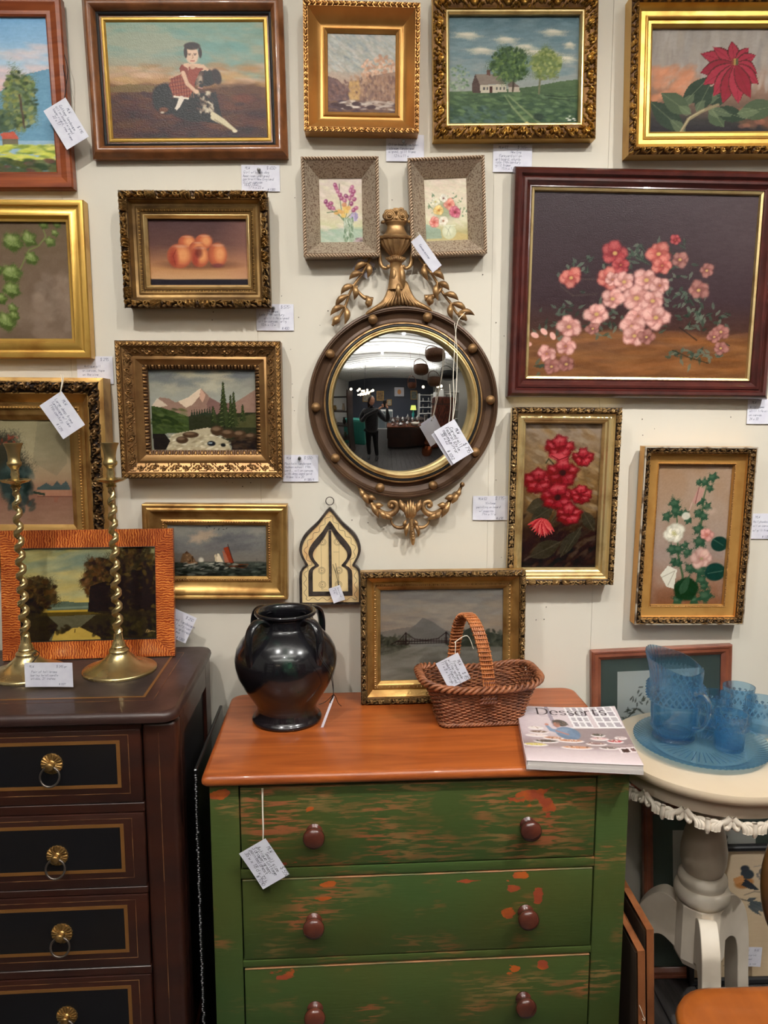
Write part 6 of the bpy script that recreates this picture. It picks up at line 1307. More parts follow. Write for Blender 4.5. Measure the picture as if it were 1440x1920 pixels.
co = pc.build(w_, h_, t, 0, 0, mat('glossy_cover', rough=.25, attr=True, coat=.2), 'front_cover')
me = co.data; n = len(me.vertices); a = np.zeros(n * 3, np.float32); me.vertices.foreach_get('co', a); a = a.reshape(-1, 3); X, Yy = a[:, 0].copy(), a[:, 2].copy()
cz_ = np.array([.0192 + curl(x, y) for x, y in zip(X, Yy)]); a = np.c_[X, Yy, cz_].astype(np.float32); me.vertices.foreach_set('co', a.ravel()); me.update()
sm = co.modifiers.new('thickness', 'SOLIDIFY'); sm.thickness = .0004
# title in contrasted serif letters
SER = dict(D=[[(0, 0), (0, 6)], [(0, 6), (2, 6), (3.6, 5), (4.2, 3), (3.6, 1), (2, 0), (0, 0)], [(-.6, 0), (.6, 0)], [(-.6, 6), (.6, 6)]], e=[[(.2, 2.2), (3, 2.2), (2.9, 3.2), (1.7, 4), (.5, 3.2), (.2, 2), (.6, .6), (1.8, 0), (3, .7)]],
  s=[[(2.6, 3.2), (1.5, 4), (.5, 3.4), (.6, 2.5), (2.4, 1.6), (2.6, .7), (1.6, 0), (.4, .7)]], r=[[(.5, 0), (.5, 4)], [(.5, 2.8), (1.5, 3.9), (2.4, 3.7)], [(-.1, 0), (1.2, 0)], [(-.1, 4), (.5, 4)]], t=[[(1, 5.4), (1, .8), (1.7, 0), (2.6, .5)], [(0, 4), (2.4, 4)]])
m = MB(); cx = -.072; u = .0056; zt_ = .100
for ch, adv in zip('Desserts', (5.3, 3.9, 3.4, 3.4, 3.9, 3.1, 3.2, 3.4)):
    for st in SER[ch]:
        P = smooth_path([(a_, b_, 0) for a_, b_ in st], 4) if len(st) > 2 else np.array([(a_, b_, 0) for a_, b_ in st], float)
        for a_, b_ in zip(P[:-1], P[1:]):
            d = b_ - a_; L_ = np.hypot(d[0], d[1]) + 1e-9; wp = .2 + .5 * abs(d[1]) / L_; nx, ny = -d[1] / L_ * wp / 2, d[0] / L_ * wp / 2
            V = [(cx + (p_[0] + sx * nx) * u, zt_ + (p_[1] + sx * ny) * u * 1.15) for p_, sx in ((a_, 1), (a_, -1), (b_, -1), (b_, 1))]
            m.add([(x, y, .0200 + curl(x, y)) for x, y in V], [(0, 1, 2, 3)])
    cx += adv * u
m.build('title_lettering', mat('title_ink', (52, 40, 44), .5), t, 0)
# ------------------------------------------------------------------ white pedestal table
M_CREAM = mat('cream_table_paint', (206, 188, 162), .42, 0, (196, 176, 148), (.35, .7), 4, (1, 1, 1), .1, 40)
M_WARMW = mat('distressed_white_paint', (224, 212, 194), .5, 0, (200, 186, 166), (.35, .7), 7, (1, 1, 1), .15, 50)
M_GREIGE = mat('greige_paint', (192, 176, 156), .35, 0, (174, 158, 138), (.35, .7), 5)
M_GREIGE2 = mat('grey_cream_paint', (186, 172, 152), .45, 0, (170, 154, 134), (.35, .7), 5)
TX, TY = .853, -.262; TZ = .80 - FLOOR
TB = thing('pedestal_table', 'round cream pedestal table with a carved scalloped apron and three curved legs', 'table', (TX, TY, FLOOR))
q = MB(); lathe([(.20, TZ - .026), (.229, TZ - .024), (.234, TZ - .018), (.2355, TZ - .008), (.233, TZ - .001), (.229, TZ), (0, TZ)], 96, q); q.build('table_top', M_CREAM, TB, 40)
q = MB(); lathe([(.19, TZ - .062), (.212, TZ - .062), (.2135, TZ - .058), (.2135, TZ - .026), (.20, TZ - .026)], 96, q, False); lathe([(0, TZ - .030), (.2, TZ - .030)], 96, q, False); q.build('apron', M_GREIGE2, TB, 40)
# carved acanthus fringe under the apron
q = MB(); NSC = 14
for k in range(NSC):
    a0 = 2 * math.pi * k / NSC; da = 2 * math.pi / NSC
    def pt(f, z, r=.2125): a = a0 + f * da; return (r * math.cos(a), r * math.sin(a), TZ - .062 + z)
    # two S-leaves meeting over a small drop, each with a curled gadrooned tip
    for sg, f0 in ((1, 0.0), (-1, 1.0)):
        g = lambda f: f0 + sg * f
        tube(smooth_path([pt(g(0), .002), pt(g(.10), -.009), pt(g(.24), -.015), pt(g(.36), -.012), pt(g(.46), -.016)], 4), np.interp(np.linspace(0, 1, 17), [0, .4, 1], [.009, .0075, .006]), 8, q, flat=.7)
        for j, (fa, za, fb, zb_) in enumerate([(.12, -.006, .27, -.031), (.20, -.008, .335, -.033), (.28, -.009, .40, -.032)]):
            tube(smooth_path([pt(g(fa), za), pt(g(fb) - sg * .01, (za + zb_) / 2, .2155), pt(g(fb), zb_, .217)], 4), np.interp(np.linspace(0, 1, 9), [0, .6, 1], [.003, .0056, .0046]), 8, q)
        tube(smooth_path([pt(g(.03), -.004), pt(g(.05), -.018, .2145), pt(g(.12), -.024, .216), pt(g(.15), -.017, .216)], 4), np.interp(np.linspace(0, 1, 13), [0, .6, 1], [.005, .0055, .003]), 8, q)
    tube(smooth_path([pt(.5, -.008), pt(.5, -.026, .215), pt(.5, -.041, .216)], 4), np.interp(np.linspace(0, 1, 9), [0, .6, 1], [.006, .0075, .003]), 8, q)
q.build('carved_fringe', M_WARMW, TB, 180)
cz = lambda z: z - FLOOR + (.010 if z > .39 else 0)
q = MB(); lathe([(.040, cz(.468)), (.047, cz(.475)), (.0535, cz(.50)), (.0545, cz(.53)), (.048, cz(.57)), (.038, cz(.605)), (.034, cz(.615)), (.034, TZ - .03)], 56, q); q.build('column', M_GREIGE, TB, 60)
q = MB(); lathe([(.030, cz(.612)), (.040, cz(.614)), (.0415, cz(.618)), (.040, cz(.622)), (.034, cz(.624))], 48, q, False); q.build('collar', M_WARMW, TB, 60)
q = MB(); lathe([(.045, cz(.395)), (.058, cz(.398)), (.0645, cz(.408)), (.0665, cz(.420)), (.063, cz(.433)), (.054, cz(.438)), (.0545, cz(.443)), (.0585, cz(.450)), (.0575, cz(.460)), (.050, cz(.468)), (.044, cz(.470))], 56, q); q.build('turned_ring', M_WARMW, TB, 60)
q = MB(); th = [R(22.5 + 45 * k) for k in range(8)]
V = [np.array([(r * math.cos(a), r * math.sin(a), z) for a in th]) for r, z in ((.052, cz(.245)), (.060, cz(.262)), (.060, cz(.392)), (.052, cz(.397)))]
q.add(V, gfaces(4, 8, False, True) + [tuple(range(8))[::-1], tuple(24 + i for i in range(8))]); q.build('octagonal_block', M_WARMW, TB, 0)
for a in (-105, 25, 145):
    ou = smooth_path([(.050, cz(.385), 0), (.085, cz(.392), 0), (.122, cz(.378), 0), (.150, cz(.33), 0), (.166, cz(.25), 0), (.172, cz(.16), 0), (.184, cz(.085), 0), (.208, cz(.060), 0)], 5)[:, :2]
    inn = smooth_path([(.208, cz(.0505), 0), (.165, cz(.0505), 0), (.142, cz(.075), 0), (.132, cz(.15), 0), (.126, cz(.22), 0), (.112, cz(.27), 0), (.085, cz(.285), 0), (.050, cz(.262), 0)], 5)[:, :2]
    ol = [(x, z) for x, z in ou] + [(x, z) for x, z in inn]
    q = MB(); prism(ol, -.021, .021, q); q.xform(Matrix.Rotation(R(a), 4, 'Z')); o = q.build('leg', M_WARMW, TB, 30)
    bv = o.modifiers.new('soften', 'BEVEL'); bv.width = .002; bv.segments = 2; bv.limit_method = 'ANGLE'

# ------------------------------------------------------------------ blue pressed glass
M_GLASS = mat('blue_glass', (214, 240, 255), .0, trans=1.0, ior=1.45, spec=.5)
nt = M_GLASS.node_tree; N = nt.nodes; L = nt.links
def nmix(fac, a_, b_):
    q_ = N.new('ShaderNodeMixShader')
    if isinstance(fac, float): q_.inputs[0].default_value = fac
    else: L.new(fac, q_.inputs[0])
    L.new(a_, q_.inputs[1]); L.new(b_, q_.inputs[2]); return q_.outputs[0]
tb = N.new('ShaderNodeBsdfTransparent'); tb.inputs[0].default_value = l4((206, 236, 255))
tl = N.new('ShaderNodeBsdfTranslucent'); tl.inputs[0].default_value = l4((90, 190, 255))
gl = N.new('ShaderNodeBsdfGlossy'); gl.inputs['Roughness'].default_value = .03
lw = N.new('ShaderNodeLayerWeight'); lw.inputs[0].default_value = .22
k1 = nmix(.28, N['Principled BSDF'].outputs[0], tb.outputs[0]); k2 = nmix(.05, k1, tl.outputs[0])
mm_ = N.new('ShaderNodeMath'); mm_.operation = 'MULTIPLY_ADD'; mm_.inputs[1].default_value = .0; mm_.inputs[2].default_value = .03; L.new(lw.outputs['Facing'], mm_.inputs[0])
L.new(nmix(mm_.outputs[0], k2, gl.outputs[0]), N['Material Output'].inputs['Surface'])
ZT = .8005
TR = thing('glass_tray', 'round blue pressed-glass tray with ribbed rim on the white table', 'tray', (.834, -.252, ZT))
def scal(n, amp, ks): return lambda th, k, r, z: r * (1 + (amp * np.cos(n * th) if k in ks else 0))
q = MB(); lathe([(.105, 0), (.112, .0), (.118, .003), (.140, .010), (.1535, .0155), (.1565, .018), (.1555, .0205), (.1525, .0195), (.139, .0135), (.118, .007), (.110, .0045), (0, .0045)], 288, q, True, lambda th, k, r, z: r + (.0013 * np.cos(72 * th) if 3 <= k <= 8 else 0) + 0 * th); q.build('dish', M_GLASS, TR, 60)
q = MB()
for k in range(40):
    a = 2 * math.pi * k / 40; tube([(.045 * math.cos(a), .045 * math.sin(a), .0038), (.100 * math.cos(a), .100 * math.sin(a), .0038)], [.0008, .0012], 5, q)
q.build('sunburst_ribs', M_GLASS, TR, 60)
def faceted(prof, n_di, z0, z1, amp, seg=144, wall_=.0028, lipf=None, foot=None):
    """outer surface with a band of raised diamonds between z0 and z1, closed with an inner wall"""
    q = MB(); th = np.linspace(0, 2 * math.pi, seg, endpoint=False); P = []
    for r, z in prof:
        f = 0 * th
        if z0 < z < z1:
            e = min(1, (z - z0) / .004, (z1 - z) / .004); a = n_di * th / 2; b = z / (z1 - z0) * math.pi * max(2, round((z1 - z0) / .012)) / 1.0
            f = amp * 1.4 * e * (1 - np.maximum(np.abs(np.sin(a + b / 2)), np.abs(np.sin(a - b / 2))) * 1.0) * 1.6
        if foot and z < foot: f = f + .0010 * np.abs(np.cos(16 * th)) * min(1, (foot - z) / .004)
        rr_ = r + f; zz_ = np.full(seg, z); 
        if lipf: rr_, zz_ = lipf(th, rr_, zz_)
        P.append(np.c_[rr_ * np.cos(th), rr_ * np.sin(th), zz_])
    for r, z in prof[::-1]:
        if z < .006: continue
        rr_ = np.full(seg, max(r - wall_, .001)); zz_ = np.full(seg, z)
        if lipf: rr_, zz_ = lipf(th, rr_, zz_)
        P.append(np.c_[rr_ * np.cos(th), rr_ * np.sin(th), zz_])
    n = len(P); F = [(a, d, c, b) for a, b, c, d in gfaces(n, seg, False, True)]
    F += [tuple(range(seg))[::-1], tuple((n - 1) * seg + i for i in range(seg))]
    q.add(P, F); return q
# pitcher: spout away to the back left, handle towards the room
PI_ = thing('glass_pitcher', 'blue pressed-glass pitcher with diamond band and flaring ribbed spout on the tray', 'pitcher', (.785, -.208, ZT + .0052), (0, 0, R(0)))
sa = R(135)
def lipf(th, r, z):
    c = (.5 + .5 * np.cos(th - sa)) ** 1.6; u = np.clip((z - .138) / .042, 0, 1)
    z2 = z + u * (.040 * c + .002 * np.cos(4 * (th - sa))); rib = .0016 * np.cos(40 * th) * u * np.clip((c - .25) * 6, 0, 1)
    return r + u * u * .012 * c + rib, z2
PS = 1.05; prf = [(.030, 0), (.044, .0005), (.047, .004), (.043, .008), (.0415, .014), (.048, .020), (.0525, .028), (.0535, .034), (.0530, .040)] + [(.0530 + .002 * k / 8, .045 + .040 * k / 8) for k in range(9)] + [(.0555, .089), (.0575, .092)] + [(.0585 + .0015 * math.sin(k / 16 * 3.14), .095 + k * .0022) for k in range(17)] + [(.0585, .134), (.0585, .140), (.059, .147), (.0595, .155), (.060, .162), (.060, .168)]
faceted([(r_ * PS, z_ * 1.07) for r_, z_ in prf], 26, .098, .143, .0046, 208, .003, lipf, .036).build('body', M_GLASS, PI_, 50)
q = MB(); ha = R(-62); ch, sh = math.cos(ha), math.sin(ha)
tube(smooth_path([(r * ch, r * sh, z) for r, z in [(.060, .128), (.076, .133), (.092, .122), (.096, .098), (.090, .070), (.076, .050), (.0575, .043)]], 7), .0055, 12, q, flat=1.15); q.build('handle', M_GLASS, PI_, 60)
first = None
spots = [((1366, 1403), 'blue glass tumbler with patterned band, nearest at the front of the tray'), ((1425, 1374), 'blue glass tumbler at the right side of the tray, behind the front tumbler'), ((1382, 1346), 'blue glass tumbler at the back right of the tray, rim highest of the four'), ((1337, 1362), 'blue glass tumbler between the pitcher and the front tumbler')]
for (px, py), lab in spots:
    c = atz(px, py, ZT + .005)
    if first is None:
        t = thing('glass_tumbler', lab, 'glass', (c.x, c.y, ZT + .0052), group='blue tumblers on the glass tray'); first = t
        prf = [(.020, 0), (.0285, .0005), (.0300, .004), (.0300, .010), (.0305, .018)] + [(.031 + .001 * k / 6, .024 + .025 * k / 6) for k in range(7)] + [(.0330, .051)] + [(.0335, .053 + k * .0017) for k in range(13)] + [(.0335, .076), (.0338, .082), (.0342, .090), (.0345, .094)]
        faceted([(r_ * (1.08 + z_ * .8), z_ * .94) for r_, z_ in prf], 18, .048, .0705, .0034, 144, .0024, None, .02).build('cup', M_GLASS, t, 50)
    else:
        t = copy_tree(first); t['label'] = lab; t.location = (c.x, c.y, ZT + .0052); t.rotation_euler = (0, 0, random.Random(px).uniform(0, 1))
# ------------------------------------------------------------------ two framed boards standing edge-on beside the chest
M_OAKE = mat('tan_wood_edge', (150, 92, 54), .45, 0, (112, 64, 36), (.35, .7), 8, (3, 3, 1))
for k, (x, z1, lab, y0) in enumerate([(.642, .43, 'framed picture seen edge-on, leaning against the side of the green chest', -.47), (.668, .47, 'framed picture seen edge-on, outer one of the two, beside the white table leg', -.455)]):
    t = thing('framed_picture', lab, 'picture', (x, y0, FLOOR + .001), (0, R(-3), 0))
    H = z1 - FLOOR; L_ = .25
    m = MB(); V = []
    for ins, d in [(0, 0), (0, .016), (.006, .019), (.022, .015), (.030, .010), (.030, .003)]:
        V.append([(d - .01, ins, H - ins), (d - .01, L_ - ins, H - ins), (d - .01, L_ - ins, ins), (d - .01, ins, ins)])
    m.add(V, gfaces(6, 4, False, True)); m.build('frame', M_OAKE, t, 30)
    m = MB(); box((-.008, .02, .02), (-.004, L_ - .02, H - .02), 0, mb=m); m.build('backing', M_BACK, t, 0)
    if k == 0:
        q = MB(); tube(smooth_path([(-.008, -.002, .25), (-.003, -.003, .235), (.001, -.002, .222), (.004, -.003, .216), (.001, -.003, .212), (-.001, -.003, .218)], 4), .0008, 5, q); q.build('hanging_wire', M_STRING, t, 60)
# ------------------------------------------------------------------ chair at the lower right corner
M_SEAT = mat('honey_orange_wood', (158, 84, 30), .35, 0, (134, 68, 24), (.35, .7), 3, (6, 1, 1), .03, coat=.2)
M_CHB = mat('dark_gilt_brown_wood', (74, 48, 28), .3, .2, (110, 76, 34), (.4, .7), 10, coat=.4)
c0 = atz(1530, 1990, .505)
CH = thing('chair', 'chair with honey-orange wooden seat and dark curved back, lower right corner', 'chair', (.832, c0.y, FLOOR))
m = MB(); P = rrect(.25, .18, .09, 72); V = []
for ins, z in [(.012, .424), (.003, .428), (0, .438), (.003, .448), (.012, .4525), (.03, .453)]:
    V.append(np.c_[P * (1 - ins / .19), np.full(72, z)])
m.add(V, gfaces(6, 72, False, True) + [tuple(range(72))[::-1], tuple(5 * 72 + i for i in range(72))]); m.build('seat', M_SEAT, CH, 50)
for sx in (-1, 1):
    for sy in (-1, 1): q = MB(); tube(smooth_path([(sx * .19, sy * .13, .43), (sx * .205, sy * .145, .28), (sx * .22, sy * .16, 0)], 6), np.interp(np.linspace(0, 1, 13), [0, .3, .6, 1], [.017, .022, .016, .012]), 12, q); q.build('leg', M_SEAT, CH, 60)
q = MB(); tube([(.068 + .118 * math.cos(a_), .178 + .02 * math.sin(a_), .655 + .155 * math.sin(a_)) for a_ in np.linspace(0, 2 * math.pi, 49)[:-1]], .014, 12, q, True, upv=(0, 1, 0)); q.build('curved_back', M_CHB, CH, 60)
for sx in (-1, 1): q = MB(); tube(smooth_path([(.045 + sx * .06, .165, .44), (.045 + sx * .062, .166, .48), (.045 + sx * .055, .166, .52)], 5), .012, 10, q); q.build('back_post', M_CHB, CH, 60)
for k in range(3): q = MB(); tube([(.045 + .045 * (k - 1), .17, .45), (.045 + .045 * (k - 1), .19, .79)], .006, 8, q); q.build('spindle', M_CHB, CH, 60)
# ------------------------------------------------------------------ arched bone-inlaid mirror
M_BONE = mat('aged_bone_inlay', (226, 200, 148), .42, 0, (206, 130, 66), (.55, .8), 16, (1, 1, .6), coat=.15, detail=3)
M_PEW = mat('embossed_pewter', (104, 94, 88), .38, .75, (66, 58, 56), (.4, .7), 60, bump=.3, bscale=300)
a, b = aty(563, 1132, -.02), aty(679, 1132, -.02); sc = (b.x - a.x) / 116.0; ox = aty(620, 1132, -.02); oz = aty(620, 1133, -.02).z
AM = thing('arched_mirror', 'small onion-arched mirror with closed bone-inlaid doors hanging by a ring', 'mirror', (ox.x, -.001, oz), (R(.6), 0, 0))
half = [(0, 184), (6, 178), (14, 168), (24, 156), (38, 143), (48, 132), (55, 118), (57, 104), (54, 92), (49, 82), (46, 75), (52, 70), (57, 62), (58, 50), (58, 0)]
def arch(insx, insz, insb): 
    top = 184 - insz; pts = [(x - insx * min(1, x / 46.0), insb + (z - 0) * (top - insb) / 184.0) for x, z in half]
    hp_ = [(p_[0], p_[1]) for p_ in smooth_path([(x, z, 0) for x, z in pts[:-2]], 4)[:, :2]] + [pts[-2], pts[-1]]
    return [(x * sc, z * sc) for x, z in hp_] + [(-x * sc, z * sc) for x, z in hp_[::-1][:-1]]
def band(o1, o2, y, yb, mb):
    n = len(o1); V = [(x, yb, z) for x, z in o1] + [(x, y, z) for x, z in o1] + [(x, y, z) for x, z in o2] + [(x, yb, z) for x, z in o2]
    mb.add(V, gfaces(4, n, False, True))
m = MB(); prism(arch(1, 1, 1), 0, -.016, m); m.build('back_board', M_PEW, AM, 0)
m = MB(); band(arch(0, 0, 0), arch(5, 6, 4), -.022, 0, m); band(arch(17, 25, 17), arch(25, 38, 25), -.021, -.01, m); m.build('pewter_edging', M_PEW, AM, 30)
m = MB(); band(arch(5, 6, 4), arch(17, 25, 17), -.019, -.012, m); m.build('bone_border', M_BONE, AM, 0)
for s in (-1, 1):
    ar = arch(25, 38, 25); ar = [(x, z) for x, z in ar if x * s >= -1e-6]; ar = [(x if abs(x) > .0025 else s * .0025, z) for x, z in ar]
    if s > 0: ar = ar + [(s * .0025, ar[-1][1])] if ar[-1][0] > .003 else ar
    xs = [p_[0] for p_ in ar]; zmin = min(p_[1] for p_ in ar)
    if s > 0: pl2 = [p_ for p_ in ar if p_[0] > .0024]; pl2 = pl2 + [(.0025, zmin)]
    else: pl2 = [p_ for p_ in ar if p_[0] < -.0024]; pl2 = [pl2[0], (-.0025, zmin)] + pl2[1:]
    m = MB(); prism(pl2, -.019, -.014, m); d = m.build('door', M_BONE, AM, 0)
    q = MB()
    for (cx, cz_) in [(14, 119), (16, 65), (15, 38)]:
        for r_ in (6.5, 4.4, .8): tube([(s * cx * sc + r_ * sc * math.cos(a_), -.0192, cz_ * sc + r_ * sc * math.sin(a_)) for a_ in np.linspace(0, 2 * math.pi, 21)[:-1]], .00035, 4, q, True, upv=(0, 1, 0))
    tube([(s * 17 * sc, -.0191, 132 * sc), (s * 16 * sc, -.0191, 28 * sc)], .00025, 4, q); tube([(s * 6 * sc, -.0191, 100 * sc if s > 0 else 28 * sc), (s * 17 * sc, -.0191, 100 * sc if s > 0 else 28 * sc)], .00025, 4, q)
    q.build('incised_circles', M_INKD, d, 0)
m = MB(); box((-.0035, -.0235, 26 * sc), (.0035, -.014, 142 * sc), .001, 2, m); m.build('centre_bar', M_PEW, AM, 0)
q = MB(); A = np.array(arch(11, 15.5, 10.5)); A = np.vstack([A, A[:1]]); s_ = np.r_[0, np.cumsum(np.hypot(*np.diff(A, axis=0).T))]; n = 900; u = np.linspace(0, s_[-1], n); X = np.interp(u, s_, A[:, 0]); Z = np.interp(u, s_, A[:, 1]); nx = -np.gradient(Z); nz_ = np.gradient(X); l_ = np.hypot(nx, nz_) + 1e-9
w_ = .0036 * np.sin(u / .0019 / 2.1); tube(np.c_[X + nx / l_ * w_, np.full(n, -.0192), Z + nz_ / l_ * w_], .00045, 4, q, upv=(0, 1, 0)); q.build('wavy_inlay_line', M_INKD, AM, 0)
q = MB(); tube([(.0105 * math.cos(a_), -.012, 195 * sc + .0105 * math.sin(a_)) for a_ in np.linspace(0, 2 * math.pi, 25)[:-1]], .0012, 8, q, True, upv=(0, 1, 0)); q.build('hanging_ring', M_PEW, AM, 60)
# ------------------------------------------------------------------ round convex mirror
M_MBRN = mat('bronze_brown_mirror_frame', (90, 66, 47), .4, .25, (70, 50, 36), (.35, .7), 14, bump=.1)
M_MGLD = mat('soft_gilt_mirror_ornament', (176, 138, 92), .38, .6, (110, 80, 50), (.4, .7), 26, bump=.25, bscale=90, r2=.55)
M_MIRR = mat('mirror_silver', (226, 228, 230), .015, 1.0)
MX, MZ = .117, 1.634; s = .2445 / 180
MR = thing('convex_mirror', 'round convex mirror in a brown frame with ball studs, crowned by a flower urn', 'mirror', (MX, -.003, MZ))
ROT = Matrix.Rotation(R(90), 4, 'X')
def ringp(prof, name, m, seg=160):
    q = MB(); lathe(prof, seg, q, False); q.xform(ROT); return q.build(name, m, MR, 35)
ringp([(.2405, 0), (.2445, .004), (.2445, .026), (.2425, .031), (.2385, .0325), (.2365, .030), (.2345, .031), (.2325, .0285), (.2290, .019), (.2150, .015), (.2080, .018), (.2060, .026), (.2040, .029)], 'outer_ring', M_MBRN)
ringp([(.2040, .029), (.2025, .0325), (.2000, .0335), (.1985, .031)], 'gilt_bead_ring', M_MGLD)
ringp([(.1985, .031), (.1975, .034), (.1950, .035), (.1925, .032)], 'black_ring', M_BLACK)
ringp([(.1925, .032), (.1915, .036), (.1895, .037), (.1880, .034), (.1865, .037), (.1835, .0385), (.1815, .0350), (.1805, .0325), (.1785, .0300), (.1775, .024), (.1775, .010)], 'inner_gilt_ring', M_GOLD2)
for k in range(10):
    a = R(74.4 - 36 * k); r_ = .2245; q = MB(); ball(.0122, (0, 0, 0), q, 20); q.build('ball_stud', M_MGLD, MR, 180, (r_ * math.cos(a), -.0275, r_ * math.sin(a)))
SX, SY, SZ, SR = .087 - MX, .515 + .003, 1.645 - MZ, .575
rho = np.linspace(0, .179, 40); th = np.linspace(0, 2 * math.pi, 120, endpoint=False); RH, TH = np.meshgrid(rho, th, indexing='ij'); X = RH * np.cos(TH); Z = RH * np.sin(TH)
Yv = SY - np.sqrt(SR ** 2 - (X - SX) ** 2 - (Z - SZ) ** 2)
q = MB(); q.add(np.stack([X, Yv, Z], -1), gfaces(40, 120, False, True)); q.build('convex_glass', M_MIRR, MR, 180)
q = MB(); lathe([(0, .001), (.20, .001), (.20, .012), (.0, .012)], 64, q, False); q.xform(ROT); q.build('backing', M_BACK, MR, 30)
def mp_(x, y, d=.02): return ((x - 757) * s, -d, (757 - y) * s)
def leafs(mb, x0, y0, x1, y1, w_, d=.022, bend=0, bul=.006):
    dx, dy = x1 - x0, y1 - y0; nx, ny = -dy, dx; pts = []
    for t_ in np.linspace(0, 1, 7):
        b_ = math.sin(math.pi * t_) * bend; pts.append(mp_(x0 + dx * t_ + nx * b_, y0 + dy * t_ + ny * b_, d + bul * math.sin(math.pi * t_)))
    tube(pts, np.array([.18, .62, .95, 1, .82, .48, .06]) * w_ * s / 2, 8, mb, flat=1.0, upv=(0, 1, 0)); return mb
# acanthus spray over the ring
q = MB()
for k in range(-8, 9):
    f = k / 8; x1 = 748 + 62 * f; y1 = 757 - math.sqrt(181 ** 2 - (x1 - 757) ** 2) - 1 + 4 * abs(f); x0 = 748 + 14 * f; y0 = 520 + 14 * abs(f)
    for w_, d in ((10, .018), (5, .026)):
        pts = smooth_path([mp_(x0, y0, d), mp_(x0 + (x1 - x0) * .25, y0 + (y1 - y0) * .55, d + .004), mp_(x0 + (x1 - x0) * .7, y0 + (y1 - y0) * .85, d + .008), mp_(x1, y1, d + .004)], 4)
        tube(pts, np.interp(np.linspace(0, 1, len(pts)), [0, .3, .85, 1], [.5, .8, 1, .35]) * w_ * s / 2, 8, q, upv=(0, 1, 0))
leafs(q, 740, 502, 738, 548, 12, .026); leafs(q, 752, 502, 756, 552, 12, .027); leafs(q, 746, 535, 746, 566, 10, .034)
leafs(q, 690, 580, 686, 558, 13, .022, .2); leafs(q, 806, 576, 812, 556, 13, .022, -.2)
q.build('acanthus_spray', M_MGLD, MR, 180)
q = MB()
for pts, w0 in [([(700, 566), (684, 562), (674, 553), (670, 545), (671, 540)], 5), ([(796, 562), (812, 559), (822, 551), (828, 543), (829, 537)], 6)]:
    P = smooth_path([mp_(x, y, .022) for x, y in pts], 4); tube(P, np.linspace(w0, .6, len(P)) * s, 8, q, upv=(0, 1, 0))
for x, y in ((692, 572), (806, 568)): ball(7 * s, mp_(x, y, .026), q, 14)
q.build('curling_horns', M_MGLD, MR, 180)
# urn on stem
def ulathe(prof, name, flut=0, seg=64, mm=M_MGLD):
    q = MB(); lathe([(r * s, (757 - y) * s) for r, y in prof], seg, q, True, (lambda th, k, r, z: r * (1 - flut * np.abs(np.sin(9 * th))) if flut else r + 0 * th)); q.xform(Matrix.Translation(((742 - 757) * s, -.026, 0)) @ Matrix.Scale(.75, 4, (0, 1, 0))); return q.build(name, mm, MR, 50)
ulathe([(15, 548), (12, 525), (10, 510), (11, 500), (15, 497), (15, 494), (11, 490), (9, 487)], 'stem')
ulathe([(9, 488), (13, 485), (20, 478), (26, 471), (30, 463), (30.5, 460)], 'fluted_bowl', .09, 108)
ulathe([(30, 461), (33, 459), (33.5, 455), (27, 453.5), (21, 449), (17.5, 443), (15.5, 437), (15.5, 434), (18, 432), (20, 429), (18, 427), (0, 427)], 'urn_neck')
q = MB()
for k in range(9): a = R(-90 + (k - 4) * 24); leafs(q, 742, 500, 742 + 20 * math.sin((k - 4) * .36), 486 + abs(k - 4) * 1.5, 8, .034 - .002 * abs(k - 4))
q.build('stem_leaf_collar', M_MGLD, MR, 180)
q = MB()
def rose(cx, cy, r_, d):
    for j, (rr2, n) in enumerate(((r_, 6), (r_ * .66, 5), (r_ * .34, 4))):
        for i in range(n):
            a = 2 * math.pi * i / n + j; c = mp_(cx + rr2 * .55 * math.cos(a), cy + rr2 * .55 * math.sin(a), d + .003 * j); ball(rr2 * .55 * s, c, q, 10, (1, .5, 1))
        tube([mp_(cx + rr2 * .8 * math.cos(a), cy + rr2 * .8 * math.sin(a), d + .004 + .003 * j) for a in np.linspace(0, 2 * math.pi, 17)[:-1]], r_ * .13 * s, 6, q, True, upv=(0, 1, 0))
    ball(r_ * .25 * s, mp_(cx, cy, d + .012), q, 8)
rose(730, 418, 12, .030); rose(754, 418, 11, .030); rose(742, 410, 8, .024); rose(733, 409, 5, .022); rose(752, 407, 6, .022); rose(742, 424, 6, .034)
for a in [(722, 428, 714, 431), (762, 427, 771, 430), (728, 427, 722, 420), (745, 428, 742, 420), (757, 429, 762, 422)]: leafs(q, *a, 7, .03)
q.build('flower_bouquet', M_MGLD, MR, 180)
q = MB()
for sg in (-1, 1):
    P = smooth_path([mp_(742 + sg * 34, 458, .02), mp_(742 + sg * 31, 480, .02), mp_(742 + sg * 29, 497, .02), mp_(742 + sg * 25, 506, .022), mp_(742 + sg * 18, 509, .024), mp_(742 + sg * 13, 505, .026)], 5)
    tube(P, np.interp(np.linspace(0, 1, len(P)), [0, .5, 1], [4.5, 4, 2.5]) * s, 8, q, upv=(0, 1, 0)); box(*[tuple(min(a_, b_) for a_, b_ in zip(mp_(742 + sg * 30, 463, .036), mp_(742 + sg * 39, 450, .018))), tuple(max(a_, b_) for a_, b_ in zip(mp_(742 + sg * 30, 463, .036), mp_(742 + sg * 39, 450, .018)))], .002, 2, q); ball(4 * s, mp_(742 + sg * 14, 507, .028), q, 10)
q.build('urn_handles', M_MGLD, MR, 180)
